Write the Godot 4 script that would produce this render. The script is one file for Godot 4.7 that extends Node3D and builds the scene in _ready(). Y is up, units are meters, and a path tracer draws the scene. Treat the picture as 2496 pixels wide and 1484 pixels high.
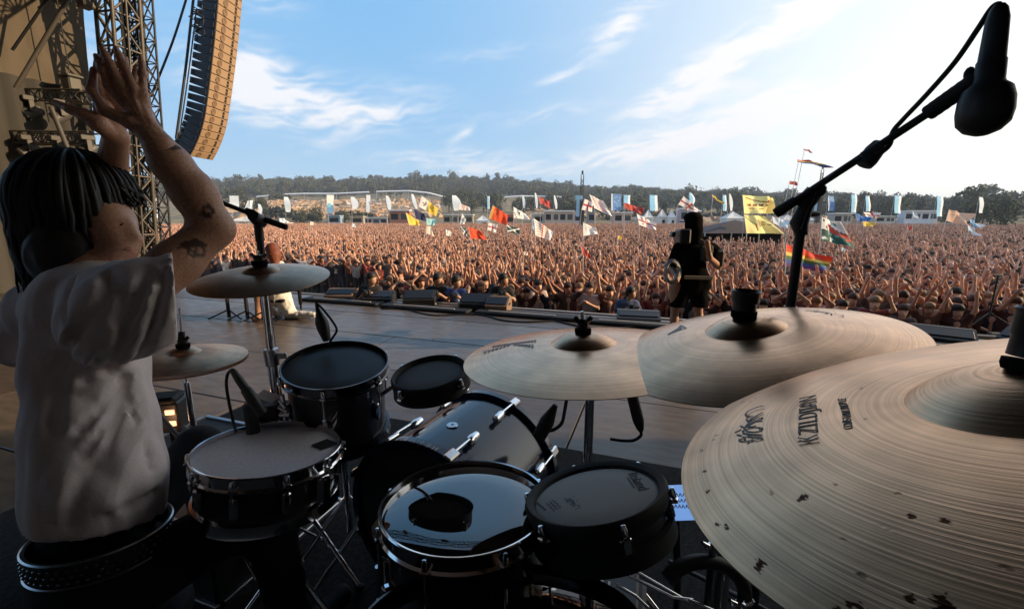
extends Node3D
# View over a drum kit on a festival stage towards a sunlit crowd. World: camera near the origin looking along -Z, y up, metres.

const F := 1047.2
const PITCH := 0.19607
const FIELD := -1.8
var EYE := Vector3(0, 1.7, 0)
var used_names := {}
var mats := {}
var rng := RandomNumberGenerator.new()


# ------------------------------------------------------------------ placing
func P(px: float, py: float, z: float) -> Vector3:
	var u := (px - 1248.0) / F * z
	var v := (742.0 - py) / F * z
	return EYE + Vector3(u, v * cos(PITCH) - z * sin(PITCH), -v * sin(PITCH) - z * cos(PITCH))

func on_height(px: float, py: float, h: float) -> Vector3:
	var d := P(px, py, 1.0) - EYE
	return EYE + d * ((h - EYE.y) / d.y)

func SN(s: float, n: float, y: float) -> Vector3:      # stage frame: s along the stage front, n towards the audience
	return Vector3(s * 0.9455 + n * 0.3256, y, s * 0.3256 - n * 0.9455)

func stage_basis() -> Basis:
	return Basis(Vector3(0.9455, 0, 0.3256), Vector3.UP, Vector3(-0.3256, 0, 0.9455))

func frame(c: Vector3, n: Vector3, hint := Vector3.RIGHT) -> Transform3D:   # y axis along n
	var y := n.normalized()
	var z := hint.cross(y).normalized()
	return Transform3D(Basis(y.cross(z).normalized(), y, z), c)


# ------------------------------------------------------------------ naming and tagging
func numbered(called: String) -> String:
	var k: int = used_names.get(called, -1) + 1
	used_names[called] = k
	return called if k == 0 else "%s_%03d" % [called, k]

func tag(o: Node3D, label: String, category: String, group := "", kind := "") -> Node3D:
	o.set_meta("label", label)
	o.set_meta("category", category)
	if group: o.set_meta("group", group)
	if kind: o.set_meta("kind", kind)
	return o

func thing(called: String, label: String, category: String, at := Transform3D(), group := "", kind := "") -> Node3D:
	var o := Node3D.new()
	o.name = numbered(called)
	add_child(o)
	o.transform = at
	return tag(o, label, category, group, kind)

func at(p: Vector3) -> Transform3D:
	return Transform3D(Basis(), p)

func place(called: String, mesh: Mesh, m: Material, parent: Node3D, xf := Transform3D()) -> MeshInstance3D:
	var o := MeshInstance3D.new()
	o.name = called
	o.mesh = mesh
	o.material_override = m
	parent.add_child(o, true)
	o.transform = xf
	return o

func part(called: String, st: SurfaceTool, m: Material, parent: Node3D) -> MeshInstance3D:   # the shape is in world coordinates
	st.generate_normals()
	var o := place(called, st.commit(), m, parent)
	var t := Transform3D()
	var p: Node = parent
	while p is Node3D and p != self:
		t = p.transform * t
		p = p.get_parent()
	o.transform = t.affine_inverse()
	return o

func lpart(called: String, st: SurfaceTool, m: Material, parent: Node3D) -> MeshInstance3D:  # the shape is in the parent's own coordinates
	st.generate_normals()
	return place(called, st.commit(), m, parent)

func copy_of(o: Node3D, label := "") -> Node3D:
	var c: Node3D = o.duplicate()
	var called: String = o.name
	var cut := called.length() - 4
	if cut > 0 and called[cut] == "_" and called.substr(cut + 1).is_valid_int(): called = called.substr(0, cut)
	c.name = numbered(called)
	add_child(c)
	if label: c.set_meta("label", label)
	return c


# ------------------------------------------------------------------ materials (colours are linear, real-world values)
func col(r: float, g: float, b: float) -> Color:
	return Color(r, g, b).linear_to_srgb()

func mat(key: String, r: float, g: float, b: float, rough := 0.6, metal := 0.0) -> StandardMaterial3D:
	if mats.has(key): return mats[key]
	var m := StandardMaterial3D.new()
	m.resource_name = key
	m.albedo_color = col(r, g, b)
	m.roughness = rough
	m.metallic = metal
	mats[key] = m
	return m

func noise(sd: int, freq: float, oct := 4, kind := FastNoiseLite.TYPE_SIMPLEX_SMOOTH) -> FastNoiseLite:
	var n := FastNoiseLite.new()
	n.seed = sd
	n.noise_type = kind
	n.frequency = freq
	n.fractal_type = FastNoiseLite.FRACTAL_FBM
	n.fractal_octaves = oct
	return n

func noise_tex(sd: int, freq: float, lo: Color, hi: Color, size := 256, oct := 4) -> ImageTexture:
	var im := noise(sd, freq, oct).get_seamless_image(size, size)
	im.convert(Image.FORMAT_RGB8)
	var a := lo.linear_to_srgb()
	var b := hi.linear_to_srgb()
	var d := im.get_data()
	for i in size * size:
		var t := smoothstep(0.2, 0.8, d[i * 3] / 255.0)
		d[i * 3] = int(255 * lerpf(a.r, b.r, t))
		d[i * 3 + 1] = int(255 * lerpf(a.g, b.g, t))
		d[i * 3 + 2] = int(255 * lerpf(a.b, b.b, t))
	return ImageTexture.create_from_image(Image.create_from_data(size, size, false, Image.FORMAT_RGB8, d))

func grey_tex(sd: int, freq: float, size := 256, oct := 4) -> ImageTexture:
	var im := noise(sd, freq, oct).get_seamless_image(size, size)
	im.convert(Image.FORMAT_RGB8)
	return ImageTexture.create_from_image(im)

func tri_mat(key: String, tex: Texture2D, scale: Vector3, rough: float, bump: Texture2D = null, bump_cm := 0.1) -> StandardMaterial3D:
	var m := mat(key, 1, 1, 1, rough)
	m.albedo_texture = tex
	m.uv1_triplanar = true
	m.uv1_scale = scale
	if bump:
		m.heightmap_enabled = true
		m.heightmap_texture = bump
		m.heightmap_scale = bump_cm
	return m


# ------------------------------------------------------------------ shapes
func begin() -> SurfaceTool:
	var st := SurfaceTool.new()
	st.begin(Mesh.PRIMITIVE_TRIANGLES)
	st.set_uv(Vector2.ZERO)
	return st

func tri(st: SurfaceTool, a: Vector3, b: Vector3, c: Vector3, out: Vector3) -> void:
	st.add_vertex(a)
	if (b - a).cross(c - a).dot(out) > 0.0:
		st.add_vertex(c)
		st.add_vertex(b)
	else:
		st.add_vertex(b)
		st.add_vertex(c)

func quad(st: SurfaceTool, a: Vector3, b: Vector3, c: Vector3, d: Vector3, out: Vector3) -> void:
	tri(st, a, b, c, out)
	tri(st, a, c, d, out)

func quad_uv(st: SurfaceTool, p: Array, uv: Array, out: Vector3) -> void:
	for t in [[0, 1, 2], [0, 2, 3]]:
		var a: Vector3 = p[t[0]]
		var b: Vector3 = p[t[1]]
		var c: Vector3 = p[t[2]]
		var order: Array = [0, 2, 1] if (b - a).cross(c - a).dot(out) > 0.0 else [0, 1, 2]
		for k in order:
			st.set_uv(uv[t[k]])
			st.add_vertex(p[t[k]])

func box(st: SurfaceTool, xf: Transform3D, size: Vector3, bev := 0.0) -> void:
	st.set_smooth_group(-1)
	var h := size * 0.5
	var i := Vector3(h.x - bev, h.y - bev, h.z - bev)
	for a in 3:
		var b := (a + 1) % 3
		var c := (a + 2) % 3
		for s in [-1.0, 1.0]:
			var q := []
			for w in [[-1, -1], [1, -1], [1, 1], [-1, 1]]:
				var v := Vector3()
				v[a] = h[a] * s
				v[b] = i[b] * w[0]
				v[c] = i[c] * w[1]
				q.append(xf * v)
			var n := Vector3()
			n[a] = s
			quad(st, q[0], q[1], q[2], q[3], xf.basis * n)
			if bev > 0.0:
				for s2 in [-1.0, 1.0]:
					var e := []
					for w in [[0, -1], [0, 1], [1, 1], [1, -1]]:
						var v := Vector3()
						v[a] = (h[a] if w[0] == 0 else i[a]) * s
						v[b] = (i[b] if w[0] == 0 else h[b]) * s2
						v[c] = i[c] * w[1]
						e.append(xf * v)
					var m := Vector3()
					m[a] = s
					m[b] = s2
					quad(st, e[0], e[1], e[2], e[3], xf.basis * m)
	if bev > 0.0:
		for x in [-1.0, 1.0]:
			for y in [-1.0, 1.0]:
				for z in [-1.0, 1.0]:
					tri(st, xf * Vector3(h.x * x, i.y * y, i.z * z), xf * Vector3(i.x * x, h.y * y, i.z * z), xf * Vector3(i.x * x, i.y * y, h.z * z), xf.basis * Vector3(x, y, z))
	st.set_smooth_group(0)

func bar(st: SurfaceTool, a: Vector3, b: Vector3, w: float, h: float, up := Vector3.UP, bev := 0.0) -> void:   # a box from a to b
	var d := b - a
	var x := d.normalized()
	if absf(x.dot(up)) > 0.98: up = Vector3.RIGHT
	var z := x.cross(up).normalized()
	box(st, Transform3D(Basis(x, z.cross(x), z), (a + b) * 0.5), Vector3(d.length(), h, w), bev)

func tube(st: SurfaceTool, pts: Array, r: Variant, seg := 8, cap := true) -> void:
	var n := pts.size()
	var rings := []
	var u := Vector3.ZERO
	var dirs := []
	for i in n:
		var d: Vector3 = (pts[mini(i + 1, n - 1)] - pts[maxi(i - 1, 0)]).normalized()
		dirs.append(d)
		if u == Vector3.ZERO:
			u = d.cross(Vector3.UP if absf(d.y) < 0.9 else Vector3.RIGHT).normalized()
		u = (u - d * u.dot(d)).normalized()
		var v := d.cross(u)
		var ring := PackedVector3Array()
		var rad: float = r[i] if r is Array else r
		for k in seg:
			var t := TAU * k / seg
			ring.append(pts[i] + (u * cos(t) + v * sin(t)) * rad)
		rings.append(ring)
	st.set_smooth_group(0)
	for i in n - 1:
		for k in seg:
			var j := (k + 1) % seg
			var out: Vector3 = rings[i][k] + rings[i][j] - 2.0 * pts[i] + rings[i + 1][k] + rings[i + 1][j] - 2.0 * pts[i + 1]
			quad(st, rings[i][k], rings[i][j], rings[i + 1][j], rings[i + 1][k], out)
	if cap:
		st.set_smooth_group(-1)
		for e in [0, n - 1]:
			for k in range(1, seg - 1):
				tri(st, rings[e][0], rings[e][k], rings[e][k + 1], -dirs[e] if e == 0 else dirs[e])
		st.set_smooth_group(0)

func curve(pts: Array, steps := 8) -> Array:      # Catmull-Rom through the points
	var out := []
	for i in pts.size() - 1:
		var a: Vector3 = pts[maxi(i - 1, 0)]
		var b: Vector3 = pts[i]
		var c: Vector3 = pts[i + 1]
		var d: Vector3 = pts[mini(i + 2, pts.size() - 1)]
		for k in steps:
			out.append(b.cubic_interpolate(c, a, d, float(k) / steps))
	out.append(pts[pts.size() - 1])
	return out

func lathe(st: SurfaceTool, prof: Array, xf: Transform3D, seg := 32, a0 := 0.0, a1 := TAU) -> void:   # profile (r, y), outside on its right hand
	var group := 0
	var last := Vector2.ZERO
	for i in prof.size() - 1:
		var p: Vector2 = prof[i]
		var q: Vector2 = prof[i + 1]
		var d := (q - p).normalized()
		if last != Vector2.ZERO and d.dot(last) < 0.8: group += 1
		last = d
		st.set_smooth_group(group)
		for k in seg:
			var t0 := lerpf(a0, a1, float(k) / seg)
			var t1 := lerpf(a0, a1, float(k + 1) / seg)
			var c0 := Vector3(cos(t0), 0, sin(t0))
			var c1 := Vector3(cos(t1), 0, sin(t1))
			var mid := (c0 + c1).normalized()
			var out := xf.basis * (mid * d.y + Vector3.UP * -d.x)
			quad_uv(st, [xf * (c0 * p.x + Vector3.UP * p.y), xf * (c1 * p.x + Vector3.UP * p.y), xf * (c1 * q.x + Vector3.UP * q.y), xf * (c0 * q.x + Vector3.UP * q.y)],
				[Vector2(float(k) / seg, p.x), Vector2(float(k + 1) / seg, p.x), Vector2(float(k + 1) / seg, q.x), Vector2(float(k) / seg, q.x)], out)
	st.set_smooth_group(0)

func ball(st: SurfaceTool, c: Vector3, r: Vector3, seg := 12) -> void:
	var prof := []
	for i in seg / 2 + 1:
		var t := -PI / 2 + PI * i / (seg / 2)
		prof.append(Vector2(cos(t), sin(t)))
	lathe(st, prof, Transform3D(Basis.from_scale(r), c), seg)

func disc_rod(st: SurfaceTool, a: Vector3, b: Vector3, prof: Array, seg := 20) -> void:   # lathe along a to b, profile y in metres from a
	lathe(st, prof, frame(a, b - a, Vector3(0.3, 0.1, 1).normalized()), seg)

func surf(px: float, py: float, caps: Array, out := 0.0) -> Vector3:     # where a line of sight meets a body of capsules
	var d := (P(px, py, 1.0) - EYE).normalized()
	var t := 0.3
	for i in 40:
		var p := EYE + d * t
		var best := 9.0
		for c in caps:
			var ab: Vector3 = c[1] - c[0]
			var h := clampf((p - c[0]).dot(ab) / maxf(ab.length_squared(), 1e-9), 0.0, 1.0)
			best = minf(best, (p - c[0] - ab * h).length() - lerpf(c[2], c[3], h))
		if best < 0.001: break
		t += minf(best, 0.05)
		if t > 3.0: break
	return EYE + d * (t - out)

func mesh_of(st: SurfaceTool) -> ArrayMesh:
	st.generate_normals()
	return st.commit()


# ------------------------------------------------------------------ smooth bodies: tapered capsules joined by a smooth minimum, meshed as surface nets
# a cap is [a, b, ra, rb, colour index]; creases are [points, width, depth]; cuts are [point, normal]
func nets(caps: Array, cell: float, k: float, palette: Array = [], creases: Array = [], cuts: Array = [], bump: FastNoiseLite = null, bump_size := 0.0, bump_scale := Vector3.ONE, marks: Array = [], mark_col := Color.BLACK) -> ArrayMesh:
	var lo := Vector3(1e9, 1e9, 1e9)
	var hi := -lo
	for c in caps:
		var m: float = maxf(c[2], c[3]) + cell * 2.0 + k * 0.5 + absf(bump_size)
		for p in [c[0], c[1]]:
			lo = lo.min(p - Vector3(m, m, m))
			hi = hi.max(p + Vector3(m, m, m))
	var nx := int((hi.x - lo.x) / cell) + 2
	var ny := int((hi.y - lo.y) / cell) + 2
	var nz := int((hi.z - lo.z) / cell) + 2
	var far := k + cell * 3.0 + absf(bump_size)
	var f := PackedFloat32Array()
	f.resize(nx * ny * nz)
	f.fill(far)
	var own := PackedByteArray()
	own.resize(nx * ny * nz)
	var sy := nx
	var sz := nx * ny
	for c in caps:
		var a: Vector3 = c[0]
		var b: Vector3 = c[1]
		var ra: float = c[2]
		var rb: float = c[3]
		var ci: int = c[4] if c.size() > 4 else 0
		var ab := b - a
		var il := 1.0 / maxf(ab.length_squared(), 1e-9)
		var m := maxf(ra, rb) + far
		var i0 := Vector3i(((a.min(b) - Vector3(m, m, m) - lo) / cell).floor()).clamp(Vector3i.ZERO, Vector3i(nx - 1, ny - 1, nz - 1))
		var i1 := Vector3i(((a.max(b) + Vector3(m, m, m) - lo) / cell).ceil()).clamp(Vector3i.ZERO, Vector3i(nx - 1, ny - 1, nz - 1))
		for z in range(i0.z, i1.z + 1):
			for y in range(i0.y, i1.y + 1):
				var row := z * sz + y * sy
				var p := lo + Vector3(i0.x, y, z) * cell - a
				for x in range(i0.x, i1.x + 1):
					var h := clampf(p.dot(ab) * il, 0.0, 1.0)
					var d := (p - ab * h).length() - ra + (ra - rb) * h
					p.x += cell
					if d < far:
						var g := f[row + x]
						if d < g: own[row + x] = ci
						var w := k - absf(d - g)
						f[row + x] = minf(d, g) - (w * w / k * 0.25 if w > 0.0 and k > 0.0 else 0.0)
	var boxes := []
	for cr in creases:
		var bl: Vector3 = cr[0][0]
		var bh := bl
		for p in cr[0]:
			bl = bl.min(p)
			bh = bh.max(p)
		var mg: float = cr[1] * 2.6
		boxes.append(AABB(bl, bh - bl).grow(mg))
	var mboxes := []
	for mk in marks:
		var bl: Vector3 = mk[0][0]
		var bh := bl
		for p in mk[0]:
			bl = bl.min(p)
			bh = bh.max(p)
		mboxes.append(AABB(bl, bh - bl).grow(mk[1]))
	if bump or not creases.is_empty() or not cuts.is_empty():
		var near := cell * 2.5 + absf(bump_size) * 2.0 + 0.014
		for z in nz:
			for y in ny:
				var row := z * sz + y * sy
				for x in nx:
					var g := f[row + x]
					if g > near or g < -0.06: continue
					var p := lo + Vector3(x, y, z) * cell
					if bump: g += bump.get_noise_3dv(p * bump_scale) * bump_size
					for ci in creases.size():
						if not boxes[ci].has_point(p): continue
						var cr: Array = creases[ci]
						var pts: Array = cr[0]
						var w2: float = cr[1] * cr[1]
						var best := 9.0
						for i in pts.size() - 1:
							var e: Vector3 = pts[i + 1] - pts[i]
							var q: Vector3 = p - pts[i]
							best = minf(best, (q - e * clampf(q.dot(e) / e.length_squared(), 0.0, 1.0)).length_squared())
						if best < w2 * 9.0: g += cr[2] * exp(-best / w2)
					f[row + x] = g
		for cu in cuts:
			var o: Vector3 = cu[0]
			var n: Vector3 = cu[1]
			for z in nz:
				for y in ny:
					var row := z * sz + y * sy
					for x in nx:
						var d := (lo + Vector3(x, y, z) * cell - o).dot(n)
						if d > f[row + x]: f[row + x] = d
	# vertices
	var verts := PackedVector3Array()
	var cols := PackedColorArray()
	var idx := PackedInt32Array()
	idx.resize(nx * ny * nz)
	idx.fill(-1)
	for z in nz - 1:
		for y in ny - 1:
			var row := z * sz + y * sy
			for x in nx - 1:
				var i := row + x
				var c0 := f[i]
				if absf(c0) > cell * 5.0: continue
				var v := [c0, f[i + 1], f[i + sy], f[i + sy + 1], f[i + sz], f[i + sz + 1], f[i + sz + sy], f[i + sz + sy + 1]]
				var neg := 0
				for q in 8:
					if v[q] < 0.0: neg += 1
				if neg == 0 or neg == 8: continue
				var sum := Vector3.ZERO
				var cnt := 0
				for q in 8:
					for ax in 3:
						if q & (1 << ax): continue
						var r := q | (1 << ax)
						var va: float = v[q]
						var vb: float = v[r]
						if (va < 0.0) == (vb < 0.0): continue
						var o := Vector3(q & 1, (q >> 1) & 1, (q >> 2) & 1)
						o[ax] += va / (va - vb)
						sum += o
						cnt += 1
				idx[i] = verts.size()
				var p := lo + (Vector3(x, y, z) + sum / cnt) * cell
				verts.append(p)
				if not palette.is_empty():
					var cc: Color = palette[own[i]]
					for mi in marks.size():
						if not mboxes[mi].has_point(p): continue
						var mk: Array = marks[mi]
						var pts: Array = mk[0]
						for e in pts.size() - 1:
							var s: Vector3 = pts[e + 1] - pts[e]
							var q: Vector3 = p - pts[e]
							if (q - s * clampf(q.dot(s) / s.length_squared(), 0.0, 1.0)).length() < mk[1]:
								cc = mark_col
					cols.append(cc)
	# faces
	var tris := PackedInt32Array()
	var norms := PackedVector3Array()
	norms.resize(verts.size())
	for z in range(1, nz - 1):
		for y in range(1, ny - 1):
			for x in range(1, nx - 1):
				var i := z * sz + y * sy + x
				if idx[i] < 0: continue
				var inside := f[i] < 0.0
				for ax in 3:
					var st: int = [1, sy, sz][ax]
					if (f[i + st] < 0.0) == inside: continue
					var u: int = [sy, sz, 1][ax]
					var w: int = [sz, 1, sy][ax]
					var a := idx[i]
					var b := idx[i - u]
					var c := idx[i - u - w]
					var d := idx[i - w]
					if a < 0 or b < 0 or c < 0 or d < 0: continue
					if inside: tris.append_array([a, c, b, a, d, c])
					else: tris.append_array([a, b, c, a, c, d])
	for t in range(0, tris.size(), 3):
		var n := (verts[tris[t + 2]] - verts[tris[t]]).cross(verts[tris[t + 1]] - verts[tris[t]])
		for q in 3: norms[tris[t + q]] += n
	for i in norms.size(): norms[i] = norms[i].normalized()
	var arr := []
	arr.resize(Mesh.ARRAY_MAX)
	arr[Mesh.ARRAY_VERTEX] = verts
	arr[Mesh.ARRAY_NORMAL] = norms
	if not palette.is_empty(): arr[Mesh.ARRAY_COLOR] = cols
	arr[Mesh.ARRAY_INDEX] = tris
	var mesh := ArrayMesh.new()
	if verts.size() > 2: mesh.add_surface_from_arrays(Mesh.PRIMITIVE_TRIANGLES, arr)
	return mesh


func _ready() -> void:
	rng.seed = 7
	make_camera()
	make_sky()
	make_sun()
	make_materials()
	make_ground()
	make_woods()
	make_stage()
	make_wing()
	make_speakers()
	make_field_things()
	make_flags()
	make_crowd()
	make_stage_edge()
	make_camera_operator()
	make_pianist()
	make_kit()
	make_cymbals()
	make_microphones()
	make_drummer()
	make_small_things()


# ------------------------------------------------------------------ camera, sky, sun, exposure
func make_camera() -> void:
	var cam := Camera3D.new()
	cam.name = "camera"
	cam.position = EYE
	cam.rotation = Vector3(-PITCH, 0, 0)
	cam.fov = 70.65
	cam.near = 0.05
	cam.far = 4000.0
	add_child(cam)
	cam.current = true

func sun_dir() -> Vector3:
	var az := deg_to_rad(91.0)
	var el := deg_to_rad(19.0)
	return Vector3(sin(az) * cos(el), sin(el), -cos(az) * cos(el))

func make_sun() -> void:
	var sun := DirectionalLight3D.new()
	sun.name = "sun"
	sun.light_color = Color(1.0, 0.86, 0.68)
	sun.light_energy = 1.6
	sun.light_angular_distance = 0.5
	sun.shadow_enabled = true
	add_child(sun)
	sun.look_at_from_position(sun_dir() * 50.0, Vector3.ZERO)

func make_sky() -> void:
	var w := 2304
	var h := 1152
	var px := PackedFloat32Array()
	px.resize(w * h * 3)
	var half := h / 2
	# where the cirrus lies: azimuth, elevation, half-width, half-height (degrees), slope, strength
	var banks := [
		["a", -30.0, 14.2, 4.5, 3.4, -0.08, 1.2], ["b", -24.5, 13.3, 7.0, 2.6, -0.12, 0.85], ["c", -17.0, 12.4, 7.0, 1.1, 0.10, 0.7], ["d", -13.0, 15.0, 6.0, 1.3, -0.05, 0.35],
		["e", 12.8, 21.0, 3.6, 2.0, 0.55, 1.0], ["f", 27.0, 18.2, 9.0, 2.3, 0.42, 1.15], ["g", 22.5, 16.0, 5.0, 1.3, 0.3, 0.8], ["h", 24.0, 10.0, 14.0, 2.4, 0.20, 0.95],
		["i", -9.0, 7.6, 8.0, 1.0, 0.05, 0.75], ["j", 6.0, 16.7, 3.0, 0.45, 0.3, 0.8], ["k", -6.0, 10.4, 2.0, 0.5, 0.55, 0.7], ["l", -23.0, 8.4, 4.0, 0.7, 0.25, 0.45],
		["m", 29.5, 12.9, 5.0, 1.1, 0.2, 0.7], ["n", -28.0, 21.2, 4.0, 1.0, 0.1, 0.5], ["o", -42.0, 14.0, 3.0, 8.0, 0.0, 0.35], ["ac", 2.0, 12.5, 9.0, 1.0, 0.10, 0.5], ["ad", 20.0, 13.2, 8.0, 1.2, 0.2, 0.7], ["ae", -2.0, 19.0, 7.0, 0.9, 0.12, 0.35], ["x", 16.0, 8.0, 9.0, 1.6, 0.16, 0.8], ["y", 33.0, 11.2, 9.0, 1.5, 0.14, 0.85], ["z", -2.0, 6.2, 9.0, 1.2, 0.04, 0.7], ["aa", 34.0, 20.5, 6.0, 1.8, 0.35, 0.8], ["ab", -20.0, 10.8, 9.0, 1.4, 0.06, 0.45], ["p", 42.0, 9.0, 9.0, 2.0, 0.2, 0.5],
		["q", -70.0, 17.0, 14.0, 3.0, -0.1, 0.6], ["r", 75.0, 22.0, 16.0, 4.0, 0.2, 0.6], ["s", 130.0, 20.0, 18.0, 4.0, 0.15, 0.6], ["t", -130.0, 24.0, 20.0, 4.0, -0.15, 0.6], ["u", 0.0, 48.0, 22.0, 5.0, 0.3, 0.4], ["v", 60.0, 44.0, 20.0, 5.0, 0.3, 0.4], ["w", 180.0, 35.0, 20.0, 5.0, 0.2, 0.5]]
	var mask := PackedFloat32Array()
	mask.resize(w * half)
	for b in banks:
		var az: float = b[1]
		var el: float = b[2]
		var reach: float = b[3] * 2.4
		var up: float = b[4] * 2.4 + reach * absf(b[5])
		for y in range(maxi(0, int((90.0 - el - up) / 180.0 * h)), mini(half, int((90.0 - el + up) / 180.0 * h))):
			var dy := 90.0 - (y + 0.5) * 180.0 / h - el
			for xi in range(int((az - reach) / 360.0 * w), int((az + reach) / 360.0 * w)):
				var dx := (xi + 0.5) * 360.0 / w - az
				var ry: float = (dy - dx * b[5]) / b[4]
				dx /= b[3]
				var i := y * w + posmod(xi, w)
				mask[i] += b[6] * exp(-dx * dx - ry * ry)
	var fine := noise(11, 1.0, 5)
	var wisp := noise(23, 1.0, 4)
	var warp := noise(31, 1.0, 3)
	var sd := sun_dir()
	for y in half:
		var el := 90.0 - (y + 0.5) * 180.0 / h
		var er := deg_to_rad(el)
		var ce := cos(er)
		var se := sin(er)
		# clear air: deep blue above, pale at the horizon
		var t := exp(-el / 9.5)
		var blue := Color(0.19, 0.46, 0.80).lerp(Color(0.56, 0.75, 0.88), t)
		blue = blue.lerp(Color(0.13, 0.31, 0.64), smoothstep(22.0, 80.0, el))
		for x in w:
			var a := (x + 0.5) * 360.0 / w
			if a > 180.0: a -= 360.0
			var ar := deg_to_rad(a)
			var c := sin(ar) * ce * sd.x + se * sd.y - cos(ar) * ce * sd.z
			var ang := acos(clampf(c, -1.0, 1.0))
			var glow := exp(-ang * ang / 0.36)
			var haze := exp(-el / 13.0) * smoothstep(1.5, 0.8, ang)
			var white := smoothstep(1.75, 0.75, ang) * (0.55 + 0.45 * exp(-el / 22.0))
			var r := lerpf(blue.r, 0.80, white)
			var g := lerpf(blue.g, 0.86, white)
			var bb := lerpf(blue.b, 0.92, white)
			r += glow * 1.0 + haze * 0.52
			g += glow * 0.86 + haze * 0.42
			bb += glow * 0.62 + haze * 0.20
			var mk := mask[y * w + x]
			if mk > 0.02:
				var wx := warp.get_noise_2d(a * 0.10, el * 0.14)
				var u := a + el * 1.4 + wx * 1.6
				var v := el - a * 0.16 + wx * 1.1
				var n := 0.5 + 0.75 * fine.get_noise_2d(u * 0.07, v * 0.40)
				n = n * 0.55 + 0.55 * (0.5 + 0.9 * wisp.get_noise_2d(u * 0.16, v * 1.3))
				var cl := clampf(mk * smoothstep(0.10, 1.0, n + (mk - 0.7) * 0.28) * 1.05, 0.0, 0.92)
				r = lerpf(r, 0.90 + glow * 0.9, cl)
				g = lerpf(g, 0.90 + glow * 0.8, cl)
				bb = lerpf(bb, 0.93 + glow * 0.6, cl)
			var i := (y * w + x) * 3
			px[i] = r
			px[i + 1] = g
			px[i + 2] = bb
	for i in range(w * half, w * h):
		px[i * 3] = 0.22
		px[i * 3 + 1] = 0.20
		px[i * 3 + 2] = 0.16
	var im := Image.create_from_data(w, h, false, Image.FORMAT_RGBF, px.to_byte_array())
	var sm := PanoramaSkyMaterial.new()
	sm.panorama = ImageTexture.create_from_image(im)
	var sky := Sky.new()
	sky.sky_material = sm
	var env := Environment.new()
	env.background_mode = Environment.BG_SKY
	env.sky = sky
	env.tonemap_mode = Environment.TONE_MAPPER_LINEAR
	env.tonemap_exposure = 1.14
	env.fog_enabled = true
	env.fog_density = 0.00032
	env.fog_light_color = Color(0.80, 0.86, 0.93)
	env.sdfgi_enabled = true
	env.ssao_enabled = true
	env.ssil_enabled = true
	var we := WorldEnvironment.new()
	we.name = "world_environment"
	we.environment = env
	add_child(we)


# ------------------------------------------------------------------ shared materials
func make_materials() -> void:
	var wood := noise_tex(3, 0.012, Color(0.095, 0.073, 0.055), Color(0.135, 0.101, 0.074), 512, 5)
	var wood2 := noise_tex(4, 0.012, Color(0.102, 0.080, 0.062), Color(0.148, 0.112, 0.083), 512, 5)
	var bump := grey_tex(5, 0.02, 256, 4)
	var scuff := noise_tex(6, 0.02, Color(0.58, 0.58, 0.58), Color(1, 1, 1), 256, 5)
	for i in 3:
		var m := tri_mat("deck_wood_%d" % i, wood if i != 1 else wood2, Vector3(0.5, 0.5, 1.6), 0.62, bump, 0.02)
		m.roughness = 0.38 + 0.03 * i
		m.roughness_texture = scuff
		m.albedo_color = Color(1, 1, 1) if i < 2 else Color(0.88, 0.86, 0.85)
	tri_mat("carpet", noise_tex(8, 0.05, Color(0.010, 0.0095, 0.0095), Color(0.028, 0.026, 0.025), 256, 5), Vector3(3, 3, 3), 0.95, grey_tex(9, 0.2, 256, 3), 0.3)
	mat("chrome", 0.82, 0.82, 0.84, 0.12, 1.0)
	mat("steel", 0.55, 0.55, 0.57, 0.3, 1.0)
	mat("black_metal", 0.016, 0.016, 0.018, 0.38)
	mat("black_rubber", 0.012, 0.012, 0.012, 0.7)
	mat("black_plastic", 0.02, 0.02, 0.021, 0.5)
	mat("cable", 0.01, 0.01, 0.011, 0.55)
	mat("black_cloth", 0.007, 0.007, 0.008, 0.92)
	mats["black_cloth"].metallic_specular = 0.15
	mat("truss_metal", 0.125, 0.11, 0.09, 0.5, 0.4)
	mat("dark_truss", 0.05, 0.05, 0.055, 0.5, 0.5)
	mat("white_paint", 0.75, 0.73, 0.7, 0.6)
	mat("pole", 0.55, 0.52, 0.48, 0.5)
	var sk := mat("skin", 0.46, 0.25, 0.16, 0.5)
	sk.subsurf_scatter_enabled = true
	sk.subsurf_scatter_strength = 0.08
	var vs := mat("painted_body", 1, 1, 1, 0.75)
	vs.vertex_color_use_as_albedo = true


# ------------------------------------------------------------------ ground, hill, woods
func ridge(az: float) -> float:      # height of the hill behind the field, by bearing in degrees
	var b := [[-75.0, 50.0], [-34.8, 60.0], [-25.0, 70.0], [-11.2, 80.0], [-0.4, 78.0], [13.5, 56.0], [27.8, 42.0], [39.1, 27.0], [47.7, 13.0], [75.0, 8.0]]
	for i in b.size() - 1:
		if az <= b[i + 1][0]:
			return lerpf(b[i][1], b[i + 1][1], smoothstep(b[i][0], b[i + 1][0], az))
	return 8.0

var hill_noise := noise(41, 0.006, 4)

func land(x: float, z: float) -> float:
	var d := Vector2(x, z).length()
	if z > 0.0 and d > 300.0: return FIELD
	var az := rad_to_deg(atan2(x, -z))
	var r := ridge(az) * 0.90
	var t := clampf((d - 235.0) / 665.0, 0.0, 1.0)
	var h := r * (0.62 * t + 0.38 * t * t) * smoothstep(0.0, 0.06, t)
	if d > 900.0: h = r * lerpf(1.0, 0.55, clampf((d - 900.0) / 900.0, 0.0, 1.0))
	return FIELD + h + hill_noise.get_noise_2d(x, z) * 6.0 * smoothstep(260.0, 500.0, d)

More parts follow.
